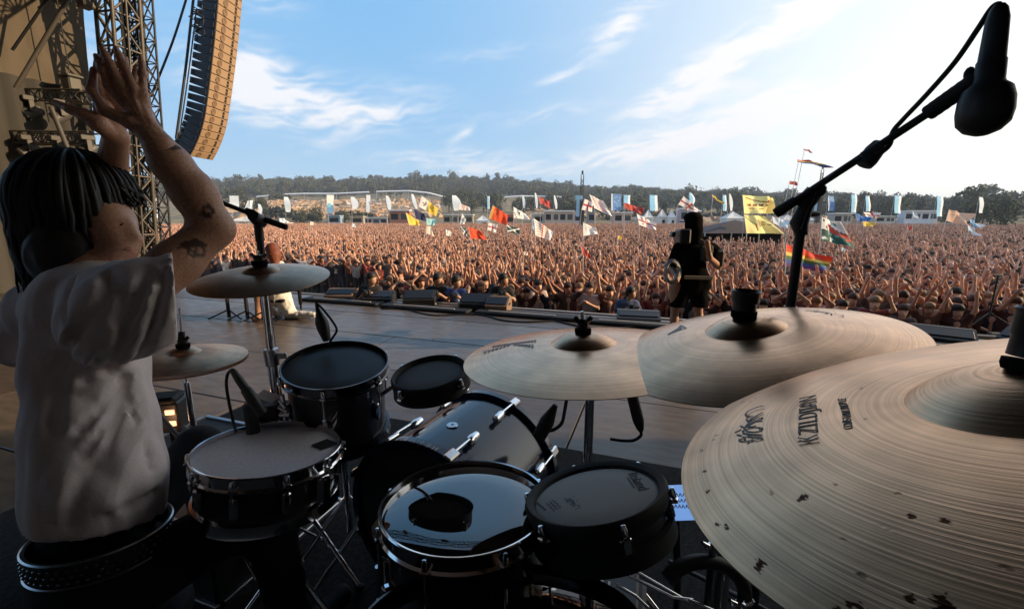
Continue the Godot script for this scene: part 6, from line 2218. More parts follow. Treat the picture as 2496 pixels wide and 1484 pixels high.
func make_drummer() -> void:
	var root := thing("person", "long-haired drummer in a white t-shirt clapping hands above the kit", "person", at(Vector3(-0.98, 0.5, -0.86)))
	var pal := [Color(0.66, 0.36, 0.23)]
	# body under the clothes: head, neck, trunk, arms
	var sh_r := P(322, 722, 0.90)
	var el_r := P(520, 556, 1.00)
	var wr_r := P(368, 330, 0.90)
	var sh_l := P(120, 722, 1.10)
	var el_l := P(246, 545, 1.30)
	var wr_l := P(282, 332, 1.00)
	var caps := []
	caps += limb([P(222, 500, 1.09), P(240, 560, 1.07)], [0.078, 0.074])
	caps += limb([P(262, 540, 1.05), P(292, 606, 1.03)], [0.056, 0.034])
	caps += limb([P(240, 600, 1.06), P(215, 700, 1.0)], [0.050, 0.060])
	caps += limb([P(314, 552, 1.045), P(332, 584, 1.04)], [0.012, 0.013])
	caps += limb([P(308, 606, 1.035), P(318, 612, 1.035)], [0.014, 0.011])
	caps += limb([P(205, 770, 1.02), P(235, 1260, 1.02)], [0.058, 0.065])
	caps += limb([P(130, 735, 1.06), P(306, 728, 0.95)], [0.034, 0.036])
	var arm := limb([sh_r, P(430, 640, 0.955), el_r], [0.052, 0.046, 0.040]) + limb([el_r, P(472, 470, 0.965), P(416, 398, 0.93), wr_r], [0.041, 0.043, 0.036, 0.0255])
	caps += arm
	caps += limb([sh_l, P(170, 640, 1.2), el_l], [0.05, 0.044, 0.04])
	caps += limb([el_l, P(268, 440, 1.16), wr_l], [0.040, 0.037, 0.025])
	# tattoo lines on the arm: loops near the elbow and a band of leaves at the wrist
	var tl := []
	var ring := []
	for i in 15:
		var t := TAU * i / 14.0
		ring.append(surf(478 + cos(t) * 22, 612 + sin(t) * 15, arm))
	tl.append([ring, 0.0042])
	ring = []
	for i in 15:
		var t := TAU * i / 14.0
		ring.append(surf(466 + cos(t) * 12, 604 + sin(t) * 18, arm))
	tl.append([ring, 0.004])
	tl.append([[surf(436, 606, arm), surf(452, 590, arm), surf(478, 588, arm), surf(500, 598, arm)], 0.0045])
	ring = []
	for i in 13:
		var t := TAU * i / 12.0
		ring.append(surf(506 + cos(t) * 11, 514 + sin(t) * 14, arm))
	tl.append([ring, 0.004])
	for k in 6: tl.append([[surf(386 + k * 9, 360 + k * 2, arm), surf(396 + k * 9, 346 + k * 4, arm)], 0.0042])
	tl.append([[surf(384, 352, arm), surf(410, 350, arm), surf(436, 362, arm)], 0.004])
	var m := mat("drummer_skin", 1, 1, 1, 0.48)
	m.vertex_color_use_as_albedo = true
	m.subsurf_scatter_enabled = true
	m.subsurf_scatter_strength = 0.06
	m.albedo_texture = noise_tex(310, 0.06, Color(0.72, 0.68, 0.66), Color(1, 1, 1), 256, 5)
	m.uv1_triplanar = true
	m.uv1_scale = Vector3(9, 9, 9)
	m.heightmap_enabled = true
	m.heightmap_texture = grey_tex(311, 0.12, 256, 4)
	m.heightmap_scale = 0.06
	var body := nets(caps, 0.0070, 0.020, pal, [], [], null, 0.0, Vector3.ONE, tl, Color(0.11, 0.06, 0.045))
	# both hands on a finer grid, in the same mesh
	var h := []
	var z := 0.885
	var mc := [P(266, 214, z - 0.012), P(294, 207, z - 0.008), P(322, 212, z), P(347, 228, z + 0.012)]
	var pip := [P(249, 168, z - 0.02), P(266, 155, z - 0.018), P(300, 160, z - 0.004), P(346, 180, z + 0.012)]
	var tip := [P(233, 136, z - 0.018), P(247, 117, z - 0.02), P(281, 117, z - 0.008), P(342, 140, z + 0.01)]
	for i in 4:
		h += limb([wr_r.lerp(mc[i], 0.15), mc[i]], [0.0125, 0.0088])
		h += limb([mc[i], pip[i], pip[i].lerp(tip[i], 0.55), tip[i]], [0.0086, 0.0074, 0.0068, 0.0054] if i < 3 else [0.0078, 0.0066, 0.006, 0.005])
		h.append([pip[i], pip[i], 0.0080, 0.0080])
	h += limb([wr_r, P(318, 300, z - 0.005), P(252, 268, z - 0.02), P(222, 222, z - 0.022), P(227, 170, z - 0.02)], [0.021, 0.013, 0.0108, 0.0088, 0.0064])
	h += limb([P(416, 398, 0.93), P(388, 356, 0.908), wr_r], [0.035, 0.028, 0.0245])
	h += limb([wr_r, P(330, 262, z)], [0.0225, 0.017])
	var zl := 0.945
	var ml := [P(238, 212, zl - 0.005), P(266, 206, zl + 0.004), P(292, 206, zl + 0.015), P(318, 222, zl + 0.022)]
	var pl := [P(234, 178, zl - 0.01), P(262, 170, zl + 0.008), P(300, 170, zl + 0.02), P(328, 190, zl + 0.028)]
	var tp := [P(234, 150, zl - 0.012), P(262, 142, zl + 0.006), P(304, 142, zl + 0.02), P(330, 166, zl + 0.028)]
	for i in 4:
		h += limb([wr_l.lerp(ml[i], 0.15), ml[i]], [0.0125, 0.009])
		h += limb([ml[i], pl[i], tp[i]], [0.0086, 0.0074, 0.0056])
	h += limb([wr_l, P(240, 302, zl), P(206, 280, zl - 0.01), P(170, 266, zl - 0.015), P(133, 249, zl - 0.015)], [0.021, 0.017, 0.0128, 0.0098, 0.006])
	h += limb([P(268, 440, 1.16), wr_l], [0.036, 0.0245])
	h += limb([wr_l, P(250, 262, zl)], [0.021, 0.018])
	# creases across the knuckles and between the bones of the hand
	var cr := []
	var web := [[278, 222, 338, 296], [306, 222, 346, 296], [333, 230, 356, 296]]
	for w in web: cr.append([[surf(w[0], w[1], h), surf((w[0] + w[2]) * 0.5, (w[1] + w[3]) * 0.5, h), surf(w[2], w[3], h)], 0.0042, 0.0034])
	for w in [[250, 160, 262, 172], [270, 146, 284, 158], [300, 152, 316, 160], [264, 206, 278, 216], [292, 200, 306, 208]]: cr.append([[surf(w[0], w[1], h), surf(w[2], w[3], h)], 0.0018, 0.0014])
	for w in [[352, 300, 384, 318], [356, 312, 380, 332]]: cr.append([[surf(w[0], w[1], h), surf(w[2], w[3], h)], 0.002, 0.0014])
	var hands := nets(h, 0.0030, 0.006, pal, cr)
	var both := SurfaceTool.new()
	both.append_from(body, 0, Transform3D())
	both.append_from(hands, 0, Transform3D())
	var o := place("body", both.commit(), m, root, root.transform.affine_inverse())
	# closed eye, brow, lips: thin raised strips on the face
	var st := begin()
	tube(st, curve([surf(300, 564, caps), surf(308, 567, caps), surf(316, 564, caps)], 4), [0.0018, 0.0018, 0.0018, 0.0018, 0.0018, 0.0018, 0.0018, 0.0018, 0.001], 5)
	part("eyelid", st, mat("lash", 0.02, 0.012, 0.01, 0.6), root)
	st = begin()
	tube(st, curve([surf(292, 549, caps), surf(304, 544, caps), surf(315, 548, caps)], 4), 0.0028, 5)
	part("eyebrow", st, mats["lash"], root)
	st = begin()
	tube(st, [surf(302, 608, caps), surf(312, 608, caps), surf(318, 607, caps)], [0.003, 0.004, 0.002], 6)
	part("lips", st, mat("lips", 0.35, 0.12, 0.09, 0.5), root)
	# hair to the shoulders: mass with strand ridges
	var hair := []
	hair += limb([P(184, 496, 1.08), P(206, 488, 1.09)], [0.078, 0.074])
	hair += limb([P(160, 540, 1.05), P(150, 640, 1.02), P(154, 690, 1.0)], [0.066, 0.044, 0.02])
	hair += limb([P(178, 520, 1.05), P(172, 600, 1.01), P(180, 660, 0.99)], [0.052, 0.034, 0.016])
	var hn := noise(301, 60.0, 4)
	var hmesh := nets(hair, 0.0075, 0.075, [], [], [], hn, 0.0035, Vector3(1.2, 0.10, 1.2))
	place("hair", hmesh, mat("drummer_hair", 0.010, 0.0072, 0.0055, 0.55), root, root.transform.affine_inverse())
	# locks from the crown over the head, then hanging to the shoulders
	var hr := RandomNumberGenerator.new()
	hr.seed = 44
	var hc := P(194, 508, 1.07)
	var facing := Vector2(0.62, -0.78)
	for k in 296:
		var hs := begin()
		var phi := hr.randf() * TAU
		var dir := Vector2(cos(phi), sin(phi))
		var front := dir.dot(facing)
		var most := deg_to_rad(98.0 if front < 0.5 else hr.randf_range(52.0, 80.0))
		var fall := hr.randf_range(0.14, 0.25) if front < 0.5 else 0.03
		if front > 0.25 and front < 0.5: fall *= 0.45
		var grow := hr.randf_range(1.0, 1.09)
		var line := []
		var rad := []
		var thick := hr.randf_range(0.0045, 0.0105)
		var sway := hr.randf_range(-0.02, 0.02)
		for i in 8:
			var t := deg_to_rad(6.0) + (most - deg_to_rad(6.0)) * i / 7.0
			line.append(hc + Vector3(dir.x * 0.114, 0, dir.y * 0.118) * sin(t) * grow + Vector3(sway * sin(t * 2.0) * 0.4, 0.130 * cos(t) * grow, 0))
			rad.append(thick * (0.5 + 0.5 * i / 7.0))
		var last: Vector3 = line[7]
		for i in range(1, 6):
			var t := i / 5.0
			line.append(last + Vector3(dir.x * -0.004 * t * t + sway * t + 0.006 * sin(t * 7.0 + k), -fall * t, dir.y * -0.004 * t * t + 0.006 * cos(t * 6.0 + k)))
			rad.append(thick * (1.0 - 0.8 * t))
		tube(hs, line, rad, 5)
		part("hair_lock", hs, mats["drummer_hair"], root)
	# t-shirt: trunk, wide right sleeve, folds
	var sh := []
	sh += limb([P(200, 790, 1.02), P(214, 900, 1.02), P(230, 1040, 1.01), P(242, 1180, 1.0), P(246, 1340, 1.0)], [0.104, 0.108, 0.114, 0.120, 0.122])
	sh += limb([P(110, 752, 1.08), P(200, 725, 1.0), P(300, 722, 0.94)], [0.062, 0.074, 0.070])
	sh += limb([P(262, 800, 0.93), P(335, 748, 0.92), P(470, 690, 0.95)], [0.086, 0.086, 0.080])
	sh += limb([P(318, 800, 0.92), P(430, 738, 0.94)], [0.062, 0.052])
	sh += limb([P(110, 750, 1.1), P(60, 830, 1.12)], [0.07, 0.07])
	sh += limb([P(250, 690, 1.02), P(214, 690, 1.02)], [0.052, 0.052])
	var fold := []
	for f in [
		[[398, 640, 388, 730, 356, 830, 298, 922], 0.009, 0.018], [[352, 662, 330, 760, 282, 860, 262, 900], 0.011, 0.014], [[280, 668, 290, 720, 288, 780], 0.008, 0.011],
		[[262, 668, 250, 730, 200, 800, 150, 880], 0.012, 0.013], [[180, 676, 164, 740, 168, 800, 184, 822], 0.009, 0.010], [[296, 925, 258, 985, 190, 1050], 0.008, 0.015],
		[[300, 930, 276, 1010, 200, 1110], 0.008, 0.014], [[302, 930, 290, 1010, 250, 1110], 0.008, 0.013], [[300, 934, 326, 1030, 358, 1130, 384, 1250], 0.005, 0.007],
		[[256, 1236, 272, 1280, 280, 1330], 0.007, 0.009], [[340, 1050, 300, 1150, 262, 1230], 0.016, -0.011], [[372, 700, 340, 800, 300, 880], 0.009, -0.012],
		[[414, 650, 406, 760, 372, 838], 0.007, -0.007], [[196, 676, 194, 740, 150, 830], 0.008, -0.011], [[272, 800, 214, 880, 170, 940], 0.009, -0.010],
		[[286, 790, 240, 850, 210, 930], 0.006, 0.009], [[330, 900, 352, 1000, 372, 1100], 0.010, -0.006], [[150, 900, 130, 960, 128, 1040], 0.014, 0.012], [[228, 1130, 190, 1200, 170, 1280], 0.016, 0.010], [[372, 1200, 330, 1230, 300, 1240], 0.010, 0.010]]:
		var pts := []
		var q: Array = f[0]
		for i in q.size() / 2: pts.append(surf(q[i * 2], q[i * 2 + 1], sh, 0.004))
		fold.append([curve(pts, 4), f[1], f[2] * 1.4])
	var cuts := [[P(424, 700, 0.92), Vector3(0.78, -0.07, -0.62).normalized()], [P(340, 1276, 0.98), Vector3(-0.08, -0.97, 0.2).normalized()]]
	var sn := noise(303, 7.0, 2)
	sn.fractal_type = FastNoiseLite.FRACTAL_RIDGED
	var shirt := nets(sh, 0.0080, 0.045, [], fold, cuts, sn, 0.007, Vector3(1.0, 0.42, 1.0))
	var cotton := tri_mat("white_cotton", noise_tex(304, 0.08, Color(0.78, 0.68, 0.66), Color(0.84, 0.74, 0.72), 256, 4), Vector3(5, 5, 5), 0.9, grey_tex(305, 0.35, 128, 2), 0.05)
	place("t_shirt", shirt, cotton, root, root.transform.affine_inverse())
	# belt with studs, jeans, boots
	var hip := P(250, 1316, 1.0)
	var bx := Transform3D(Basis(Vector3(0.97, 0.05, 0.2).normalized(), Vector3(-0.05, 0.99, -0.1).normalized(), Vector3(-0.2, 0.1, 0.97).normalized()).orthonormalized().scaled_local(Vector3(1.0, 1.0, 0.9)), hip)
	st = begin()
	var br := 0.136
	lathe(st, [Vector2(br - 0.006, -0.027), Vector2(br, -0.027), Vector2(br + 0.002, -0.022), Vector2(br + 0.002, 0.022), Vector2(br, 0.027), Vector2(br - 0.006, 0.027)], bx, 64)
	var belt := part("belt", st, mats["black_rubber"], root)
	st = begin()
	for k in 52:
		var a := TAU * k / 52.0
		for row in 3:
			var q := bx * Vector3(cos(a + row * 0.06) * (br + 0.002), (row - 1) * 0.013, sin(a + row * 0.06) * (br + 0.002))
			if q.z < hip.z - 0.05: continue
			ball(st, q, Vector3(0.0036, 0.0036, 0.0036), 6)
	part("studs", st, mats["chrome"], belt).set_meta("kind", "stuff")
	for y in [-0.026, 0.026]:
		st = begin()
		lathe(st, [Vector2(br + 0.001, y - 0.0022), Vector2(br + 0.0045, y), Vector2(br + 0.001, y + 0.0022)], bx, 64)
		part("belt_edging", st, mats["steel"], belt)
	var jn := []
	jn += limb([P(226, 1340, 1.04), P(244, 1420, 1.02)], [0.118, 0.122])
	var kn_r := Vector3(-0.66, 0.95, -1.02)
	var kn_l := Vector3(-1.02, 0.97, -1.28)
	jn += limb([hip + Vector3(0.05, -0.10, 0.03), kn_r], [0.088, 0.064])
	jn += limb([hip + Vector3(-0.08, -0.10, -0.06), kn_l], [0.088, 0.064])
	jn += limb([kn_r, Vector3(-0.60, 0.60, -0.98)], [0.068, 0.05])
	jn += limb([kn_l, Vector3(-1.0, 0.60, -1.26)], [0.068, 0.05])
	place("jeans", nets(jn, 0.014, 0.04, [], [], [], sn, 0.006), mat("black_denim", 0.010, 0.010, 0.012, 0.9), root, root.transform.affine_inverse())
	for f in [Vector3(-0.60, 0.56, -0.98), Vector3(-1.0, 0.56, -1.26)]:
		place("boot", nets(limb([f, f + Vector3(0.02, -0.02, -0.04), f + Vector3(0.06, -0.025, -0.17)], [0.05, 0.042, 0.034]), 0.012, 0.03), mats["black_rubber"], root, root.transform.affine_inverse())
	# drum throne
	var tc := Vector3(hip.x - 0.02, 0.0, hip.z + 0.03)
	root = thing("drum_throne", "round black drum throne under the drummer", "stool", at(Vector3(tc.x, 0.5, tc.z)))
	st = begin()
	lathe(st, [Vector2(0.0, 0.72), Vector2(0.16, 0.72), Vector2(0.18, 0.735), Vector2(0.18, 0.775), Vector2(0.15, 0.79), Vector2(0.0, 0.792)], at(Vector3(tc.x, 0, tc.z)), 32)
	part("seat", st, mats["black_rubber"], root)
	st = begin()
	tube(st, [Vector3(tc.x, 0.56, tc.z), Vector3(tc.x, 0.72, tc.z)], 0.02, 12)
	part("post", st, mats["chrome"], root)
	for k in 3:
		var a := TAU * k / 3 + 0.4
		st = begin()
		tube(st, [Vector3(tc.x, 0.66, tc.z), Vector3(tc.x + cos(a) * 0.27, 0.51, tc.z + sin(a) * 0.27)], 0.01, 8)
		part("leg", st, mats["chrome"], root)
	# the wing bolt that catches light in the dark below the belt
	root = thing("wing_bolt", "large chrome wing bolt glinting in the dark below the studded belt", "wing bolt", at(P(455, 1372, 1.05)))
	st = begin()
	var wc := P(455, 1365, 1.05)
	lathe(st, [Vector2(0.0, -0.016), Vector2(0.008, -0.016), Vector2(0.009, 0.014), Vector2(0.0, 0.017)], at(wc), 12)
	for d in [[-16, -24, 0.010], [22, -4, 0.012], [-4, 30, 0.010]]:
		var e := P(455 + d[0], 1365 + d[1], 1.04)
		tube(st, [wc, wc.lerp(e, 0.6), e], [0.008, d[2], 0.003], 8)
	part("wings", st, mats["chrome"], root)


func make_camera_operator() -> void:
	var z := 5.8
	var root := thing("person", "camera operator in black standing at the stage edge, seen from behind", "person", at(Vector3(P(1690, 700, z).x, 0.0, P(1690, 860, z).z)))
	var inv := root.transform.affine_inverse()
	var sk := []
	sk += limb([P(1692, 538, z), P(1692, 556, z)], [0.098, 0.088])
	sk += limb([P(1692, 566, z), P(1694, 588, z)], [0.055, 0.06])
	sk += limb([P(1670, 605, z), P(1718, 605, z)], [0.08, 0.08])
	sk += limb([P(1694, 620, z), P(1692, 690, z)], [0.12, 0.12])
	sk += limb([P(1655, 608, z), P(1636, 650, z + 0.1), P(1652, 676, z - 0.15), P(1650, 684, z - 0.22)], [0.06, 0.045, 0.034, 0.036])
	sk += limb([P(1738, 608, z), P(1752, 648, z), P(1730, 628, z - 0.3), P(1724, 590, z - 0.35)], [0.06, 0.045, 0.034, 0.036])
	for s in [[1648, 1646, 1644], [1704, 1702, 1706]]:
		sk += limb([P(s[0], 700, z), P(s[1], 752, z), P(s[2], 780, z), P(s[2], 838, z - 0.05)], [0.09, 0.055, 0.056, 0.035])
	place("body", nets(sk, 0.02, 0.03), mats["skin"], root, inv)
	var sh := []
	sh += limb([P(1666, 606, z), P(1722, 606, z)], [0.105, 0.105])
	sh += limb([P(1690, 625, z), P(1686, 700, z)], [0.165, 0.155])
	sh += limb([P(1680, 640, z), P(1706, 690, z)], [0.15, 0.15])
	sh += limb([P(1655, 608, z), P(1641, 640, z + 0.05)], [0.09, 0.075])
	sh += limb([P(1738, 608, z), P(1750, 642, z)], [0.09, 0.075])
	place("jacket", nets(sh, 0.025, 0.05, [], [], [], noise(401, 6.0, 2), 0.012), mat("operator_black", 0.006, 0.006, 0.006, 0.95), root, inv)
	var kl := []
	kl += limb([P(1678, 692, z), P(1702, 692, z)], [0.135, 0.135])
	kl += limb([P(1667, 705, z), P(1650, 752, z)], [0.115, 0.105])
	kl += limb([P(1703, 705, z), P(1707, 752, z)], [0.115, 0.105])
	place("long_shorts", nets(kl, 0.025, 0.05, [], [], [[P(1680, 748, z), Vector3(0, -1, 0)]]), mat("operator_black", 0.006, 0.006, 0.006, 0.95), root, inv)
	for x in [1644, 1706]: place("boot", nets(limb([P(x, 844, z - 0.05), P(x + 2, 846, z + 0.12)], [0.045, 0.04]), 0.015, 0.02), mats["black_rubber"], root, inv)
	var st := begin()
	ball(st, P(1690, 531, z), Vector3(0.122, 0.085, 0.125), 14)
	var brim := P(1676, 540, z + 0.06)
	box(st, Transform3D(Basis(Vector3.UP, 0.6), brim), Vector3(0.16, 0.014, 0.14), 0.006)
	part("cap", st, mats["black_cloth"], root)
	st = begin()
	disc_rod(st, P(1700, 549, z - 0.07), P(1703, 549, z - 0.12), [Vector2(0.0, 0.0), Vector2(0.035, 0.0), Vector2(0.035, 0.02), Vector2(0.0, 0.025)], 12)
	part("headset", st, mat("headset_grey", 0.6, 0.58, 0.55, 0.4), root)
	place("hair", nets(limb([P(1692, 538, z - 0.01), P(1692, 562, z - 0.04), P(1693, 590, z - 0.03)], [0.116, 0.110, 0.085]) + limb([P(1672, 588, z - 0.02), P(1716, 588, z - 0.02)], [0.07, 0.07]), 0.018, 0.03), mat("operator_black", 0.006, 0.006, 0.006, 0.95), root, inv)
	mats["operator_black"].metallic_specular = 0.1
	# straps and battery belt on the back
	st = begin()
	bar(st, P(1705, 585, z - 0.14), P(1738, 604, z - 0.14), 0.05, 0.012, Vector3(0, 0, 1), 0.004)
	bar(st, P(1668, 676, z - 0.17), P(1738, 678, z - 0.15), 0.02, 0.05, Vector3.UP, 0.006)
	part("straps", st, mat("strap_grey", 0.16, 0.15, 0.14, 0.7), root)
	st = begin()
	box(st, at(P(1722, 618, z - 0.17)), Vector3(0.16, 0.2, 0.08), 0.02)
	box(st, at(P(1752, 630, z - 0.05)), Vector3(0.1, 0.22, 0.12), 0.02)
	part("pouch", st, mats["black_plastic"], root)
	# shoulder camera
	root = thing("video_camera", "black shoulder video camera held by the camera operator", "video camera", at(P(1662, 578, z + 0.2)))
	st = begin()
	bar(st, P(1672, 576, z - 0.16), P(1656, 578, z + 0.35), 0.14, 0.2, Vector3.UP, 0.02)
	part("camera_body", st, mats["black_plastic"], root)
	st = begin()
	tube(st, [P(1657, 578, z + 0.3), P(1655, 577, z + 0.55)], [0.06, 0.075], 14)
	part("lens", st, mats["black_metal"], root)
	st = begin()
	bar(st, P(1668, 564, z - 0.05), P(1660, 565, z + 0.25), 0.03, 0.03, Vector3.UP, 0.01)
	bar(st, P(1645, 572, z + 0.1), P(1636, 570, z + 0.1), 0.1, 0.07, Vector3.UP, 0.01)
	part("handle", st, mats["black_metal"], root)
	# battery pack with pale stripes carried at the left
	root = thing("cable_coil", "coil of cables with pale tape hanging at the camera operator's left hand", "cable coil", at(P(1640, 665, z - 0.2)))
	for k in 7:
		st = begin()
		var pts := []
		for i in 15:
			var t := TAU * i / 14.0
			pts.append(P(1640 + cos(t) * (15 + k * 0.7), 662 + sin(t) * (24 + k), z - 0.22 + 0.012 * k))
		tube(st, pts, 0.014, 6)
		part("loop", st, mats["cable"] if k % 3 else mat("tape_grey", 0.5, 0.49, 0.47, 0.6), root)

func make_pianist() -> void:
	# auburn-haired person in a white dress on a bench at a keyboard, mostly behind the left crash
	var z := 7.5
	var seat := on_height(672, 772, 0.0)
	var root := thing("person", "auburn-haired performer in a white dress seated at a keyboard near the stage edge", "person", at(seat))
	var inv := root.transform.affine_inverse()
	var sk := []
	sk += limb([P(664, 610, z), P(663, 622, z)], [0.095, 0.08])
	sk += limb([P(664, 628, z), P(665, 640, z)], [0.05, 0.055])
	sk += limb([P(650, 648, z), P(684, 648, z)], [0.07, 0.07])
	sk += limb([P(668, 655, z), P(676, 715, z)], [0.11, 0.12])
	sk += limb([P(648, 648, z), P(636, 690, z), P(612, 704, z - 0.2), P(604, 706, z - 0.22)], [0.05, 0.04, 0.028, 0.032])
	sk += limb([P(686, 648, z), P(684, 692, z + 0.1), P(640, 706, z + 0.1), P(628, 706, z + 0.1)], [0.05, 0.04, 0.028, 0.032])
	sk += limb([P(672, 722, z), P(630, 726, z - 0.1), P(628, 772, z - 0.1), P(616, 776, z - 0.12)], [0.10, 0.07, 0.045, 0.035])
	sk += limb([P(676, 722, z), P(640, 728, z + 0.1), P(640, 774, z + 0.1), P(628, 778, z + 0.1)], [0.10, 0.07, 0.045, 0.035])
	place("body", nets(sk, 0.02, 0.03), mats["skin"], root, inv)
	var dr := []
	dr += limb([P(652, 648, z), P(682, 648, z)], [0.085, 0.085])
	dr += limb([P(668, 658, z), P(678, 722, z)], [0.13, 0.16])
	dr += limb([P(676, 722, z), P(640, 728, z)], [0.17, 0.11])
	dr += limb([P(690, 720, z), P(704, 760, z), P(728, 772, z)], [0.12, 0.11, 0.05])
	dr += limb([P(690, 756, z + 0.05), P(712, 774, z + 0.1), P(762, 770, z)], [0.09, 0.06, 0.03])
	dr += limb([P(728, 766, z - 0.1), P(764, 766, z - 0.15)], [0.07, 0.04])
	dr += limb([P(660, 755, z + 0.1), P(690, 776, z + 0.15), P(730, 776, z + 0.12)], [0.08, 0.04, 0.03])
	var floor_cut := [Vector3(0, 0.004, 0), Vector3(0, -1, 0)]
	place("dress", nets(dr, 0.02, 0.05, [], [], [floor_cut], noise(403, 9.0, 3), 0.02, Vector3(1.3, 0.5, 1.3)), mat("white_dress", 0.78, 0.75, 0.70, 0.85), root, inv)
	var hr := limb([P(663, 607, z - 0.02), P(667, 622, z - 0.06), P(670, 640, z - 0.07)], [0.112, 0.105, 0.07])
	place("hair", nets(hr, 0.018, 0.03, [], [], [], noise(404, 20.0, 2), 0.01), mat("auburn_hair", 0.20, 0.055, 0.025, 0.6), root, inv)
	# black bench
	root = thing("piano_bench", "black bench under the performer in the white dress", "bench", at(seat))
	var st := begin()
	var a := P(664, 727, z)
	var b := P(702, 727, z)
	bar(st, Vector3(a.x, a.y - 0.02, a.z), Vector3(b.x, a.y - 0.02, b.z), 0.32, 0.06, Vector3.UP, 0.015)
	part("seat", st, mats["black_rubber"], root)
	for x in [668, 694]:
		st = begin()
		var q := P(x, 733, z + 0.12)
		tube(st, [Vector3(q.x, a.y - 0.05, q.z), Vector3(q.x + (0.12 if x > 680 else 0.02), 0.0, q.z + 0.05)], [0.035, 0.022], 8)
		part("leg", st, mats["black_metal"], root)
	# keyboard on a stand
	var k0 := P(560, 712, z + 0.1)
	var k1 := P(650, 712, z - 0.25)
	var ky := 0.72
	root = thing("keyboard", "long black keyboard behind the left crash cymbal", "keyboard", at(Vector3(k0.x, ky, k0.z)))
	st = begin()
	bar(st, Vector3(k0.x, ky, k0.z), Vector3(k1.x, ky, k1.z), 0.34, 0.12, Vector3.UP, 0.01)
	part("case", st, mats["black_plastic"], root)
	st = begin()
	bar(st, Vector3(k0.x + 0.03, ky + 0.062, k0.z + 0.06), Vector3(k1.x, ky + 0.062, k1.z + 0.06), 0.14, 0.012, Vector3.UP, 0.002)
	part("keys", st, mats["white_paint"], root)
	root = thing("keyboard_stand", "black legs of the keyboard stand on the glossy floor", "stand", at(Vector3(k0.x, 0, k0.z)))
	for x in [555, 600, 640]:
		var q := P(x, 750, z - 0.05 + (x - 555) * -0.002)
		st = begin()
		tube(st, [Vector3(q.x, ky - 0.06, q.z), Vector3(q.x, 0.02, q.z)], 0.03, 8)
		for s in [-1.0, 1.0]: tube(st, [Vector3(q.x, 0.16, q.z), Vector3(q.x + 0.28 * s, 0.02, q.z + 0.12)], 0.014, 6)
		part("leg", st, mats["black_metal"], root)
	root = thing("stage_stand", "short black stand post behind the white dress", "stand", at(on_height(733, 752, 0.0)))
	st = begin()
	var sp := on_height(733, 752, 0.0)
	tube(st, [sp, sp + Vector3(0, 0.08, 0), sp + Vector3(0, 0.09, 0), sp + Vector3(0, 0.62, 0)], [0.02, 0.02, 0.035, 0.035], 8)
	part("post", st, mats["black_metal"], root)


# ------------------------------------------------------------------ the front of the stage and the pit
func wedge(label: String, p: Vector3, w: float, h: float, turn: float, m: Material) -> void:
	var root := thing("floor_monitor", label, "floor monitor", Transform3D(stage_basis() * Basis(Vector3.UP, turn), p), "wedge monitors along the stage front")
	var d := 0.42
	var s := [Vector2(-d / 2, 0), Vector2(d / 2, 0), Vector2(d / 2, h * 0.45), Vector2(-d * 0.1, h), Vector2(-d / 2, h * 0.9)]
	var st := begin()
	st.set_smooth_group(-1)
	for i in 5:
		var a: Vector2 = s[i]
		var b: Vector2 = s[(i + 1) % 5]
		var out := Vector3(0, -(b.x - a.x), b.y - a.y)
		quad(st, Vector3(-w / 2, a.y, a.x), Vector3(w / 2, a.y, a.x), Vector3(w / 2, b.y, b.x), Vector3(-w / 2, b.y, b.x), out)
	for x in [-w / 2, w / 2]:
		for i in range(1, 4): tri(st, Vector3(x, s[0].y, s[0].x), Vector3(x, s[i].y, s[i].x), Vector3(x, s[i + 1].y, s[i + 1].x), Vector3(x, 0, 0))
	lpart("case", st, m, root)
	st = begin()
	var n := Vector3(0, d * 0.6, h * 0.55).normalized()
	box(st, Transform3D(Basis(Vector3.RIGHT, n, Vector3.RIGHT.cross(n)), Vector3(0, h * 0.725, d * 0.2) + n * 0.008), Vector3(w * 0.9, 0.016, h * 0.72), 0.004)
	lpart("grille", st, mats["black_metal"], root)
	st = begin()
	box(st, at(Vector3(w / 2 + 0.004, h * 0.5, 0)), Vector3(0.008, 0.04, 0.14), 0.003)
	lpart("handle", st, mats["dark_truss"], root)

